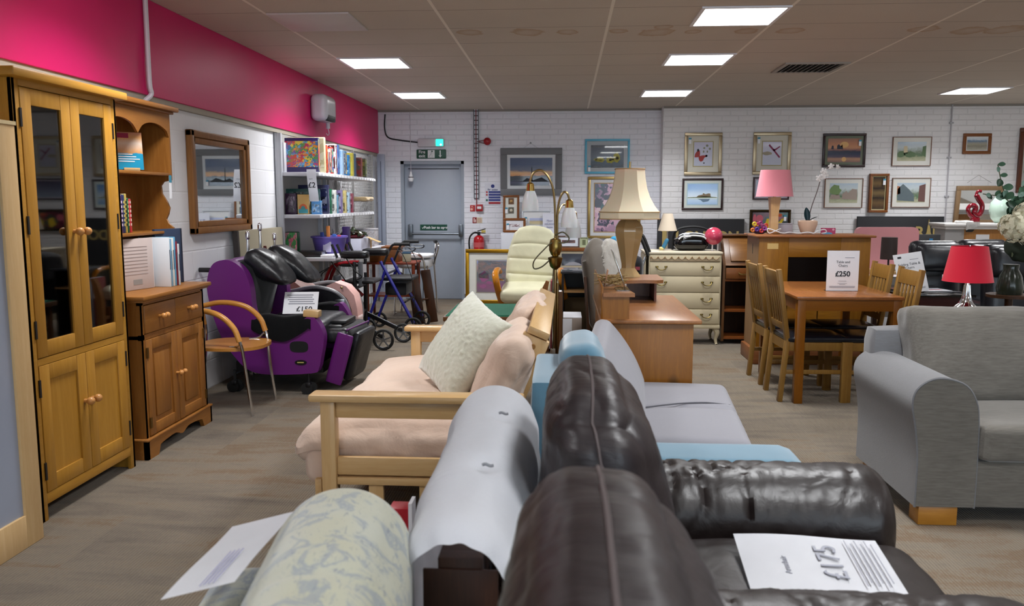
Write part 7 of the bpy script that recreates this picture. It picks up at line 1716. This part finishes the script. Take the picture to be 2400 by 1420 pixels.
wob('rail', MB().bb(-.235, -.15, 1.5, 2.4, .70, .78, .004), FD, t); wob('lower_rail', MB().bb(-.23, -.155, 1.5, 2.4, .25, .33, .004), FD, t)
for k in range(5): wob('slat', MB().bb(-.2, -.18, 1.60+k*.17, 1.66+k*.17, .33, .70), FD, t)
wob('end_board', MB().bb(-.262, -.12, 1.462, 1.469, .30, .76, .002), FD, t)
t = thing('red_carton', 'red and white carton peeping out between the floral sofa and the white mattress', 'box', (-.452, 2.2, 0)); obj('box', MB().bb(-.03, .025, -.03, .03, 0, .60, .002), plain('b01828', .4), t); obj('white_edge', MB().bb(.025, .035, -.03, .03, 0, .615), PAPER, t)

# ================================================================ floral sofa arm and loose sheet
n = N('floral_fabric'); v = n.co(rz=(0, 0, .3)); 
a_ = n.noise(n.co(scale=(1, 1, 1), loc=(3, 1, 2)), 11, 5, .62, 1.6); b_ = n.noise(n.co(scale=(4, 1, 4)), 22, 3, .6, 2.0); c_ = n.noise(n.co(), 3.5, 2)
base = n.mix(n.ramp(c_, [(.35, '000000'), (.65, 'ffffff')]), 'a6a99f', 'a3a188')
f1 = n.ramp(a_, [(.50, '000000'), (.56, 'ffffff'), (.60, 'ffffff'), (.66, '000000')])
base = n.mix(n.math('MULTIPLY', f1, .55), base, '66758a')
f2 = n.ramp(b_, [(.6, '000000'), (.66, 'ffffff')])
n.col(n.mix(n.math('MULTIPLY', f2, .45), base, '4d5b72')); n.set(Roughness=.85, Sheen_Weight=.3); n.bump(n.noise(n.co(), 300, 2), .15, .002)
FLO = n.m
t = thing('floral_sofa', 'cream and blue-grey floral sofa back close to the camera at the bottom edge', 'sofa', (-.37, 1.15, 0), 8)
obj('back_roll', MB().soft((0, .0, .455), (.265, .90, .89), .13, n=40, puff=(.0, .01, .01), fn=lambda p, q: p+Vector((0, 0, 1))*(-.008*math.exp(-((p.y+.02+.15*p.x)/.02)**2)-.006*math.exp(-((p.y+.09+.2*p.x)/.02)**2))*(q.z > 0)), FLO, t)
obj('seat', MB().soft((-.42, -.05, .30), (.60, .78, .26), .07, n=8), FLO, t)
obj('low_arm', MB().soft((-.20, .33, .37), (.15, .24, .70), .05, n=8), FLO, t)
for x in (-.6, 0):
    for y in (-.35, .35): obj('foot', MB().cyl((x, y, 0), (x, y, .05), .025), DARKW('z'), t)
t = thing('blank_sheet', 'white sheet of paper lying against the floral sofa at the bottom edge', 'paper', (-.64, 1.46, .768), 1)
obj('sheet', MB().sheet(lambda a, b: Vector((-.045+.13*a, -.17+.32*b, .004+.035*a+.002*math.sin(b*6))), 6, 8, .0015), PAPER, t)
f = MB()
for k in range(4): f.box((.02+.008*k, -.09, .026+.0022*k), (.002, .14, .001), rot('Y', -15))
obj('printed_lines', f, plain('9a9aba', .6), t)
# ================================================================ camera and view
cam = bpy.data.cameras.new('camera'); co = bpy.data.objects.new('camera', cam); COL.objects.link(co)
cam.sensor_fit = 'HORIZONTAL'; cam.sensor_width = 36; cam.lens = F/2400*36; cam.clip_start = .05; cam.clip_end = 60
co.location = (0, 0, HC)
co.rotation_euler = Matrix((RGT, UPV, -FWD)).transposed().to_euler()
cam.dof.use_dof = True; cam.dof.focus_distance = 6.0; cam.dof.aperture_fstop = 5.6
SC.camera = co
vs = SC.view_settings; SC.display_settings.display_device = 'sRGB'
vs.view_transform = 'Standard'; vs.look = 'None'; vs.gamma = 1; vs.use_curve_mapping = False; vs.exposure = .28
cy = SC.cycles
cy.use_denoising = True; cy.use_adaptive_sampling = True; cy.adaptive_threshold = .05; cy.max_bounces = 6; cy.diffuse_bounces = 4; cy.glossy_bounces = 4; cy.transparent_max_bounces = 12
cy.sample_clamp_indirect = 6; cy.caustics_reflective = False; cy.caustics_refractive = False
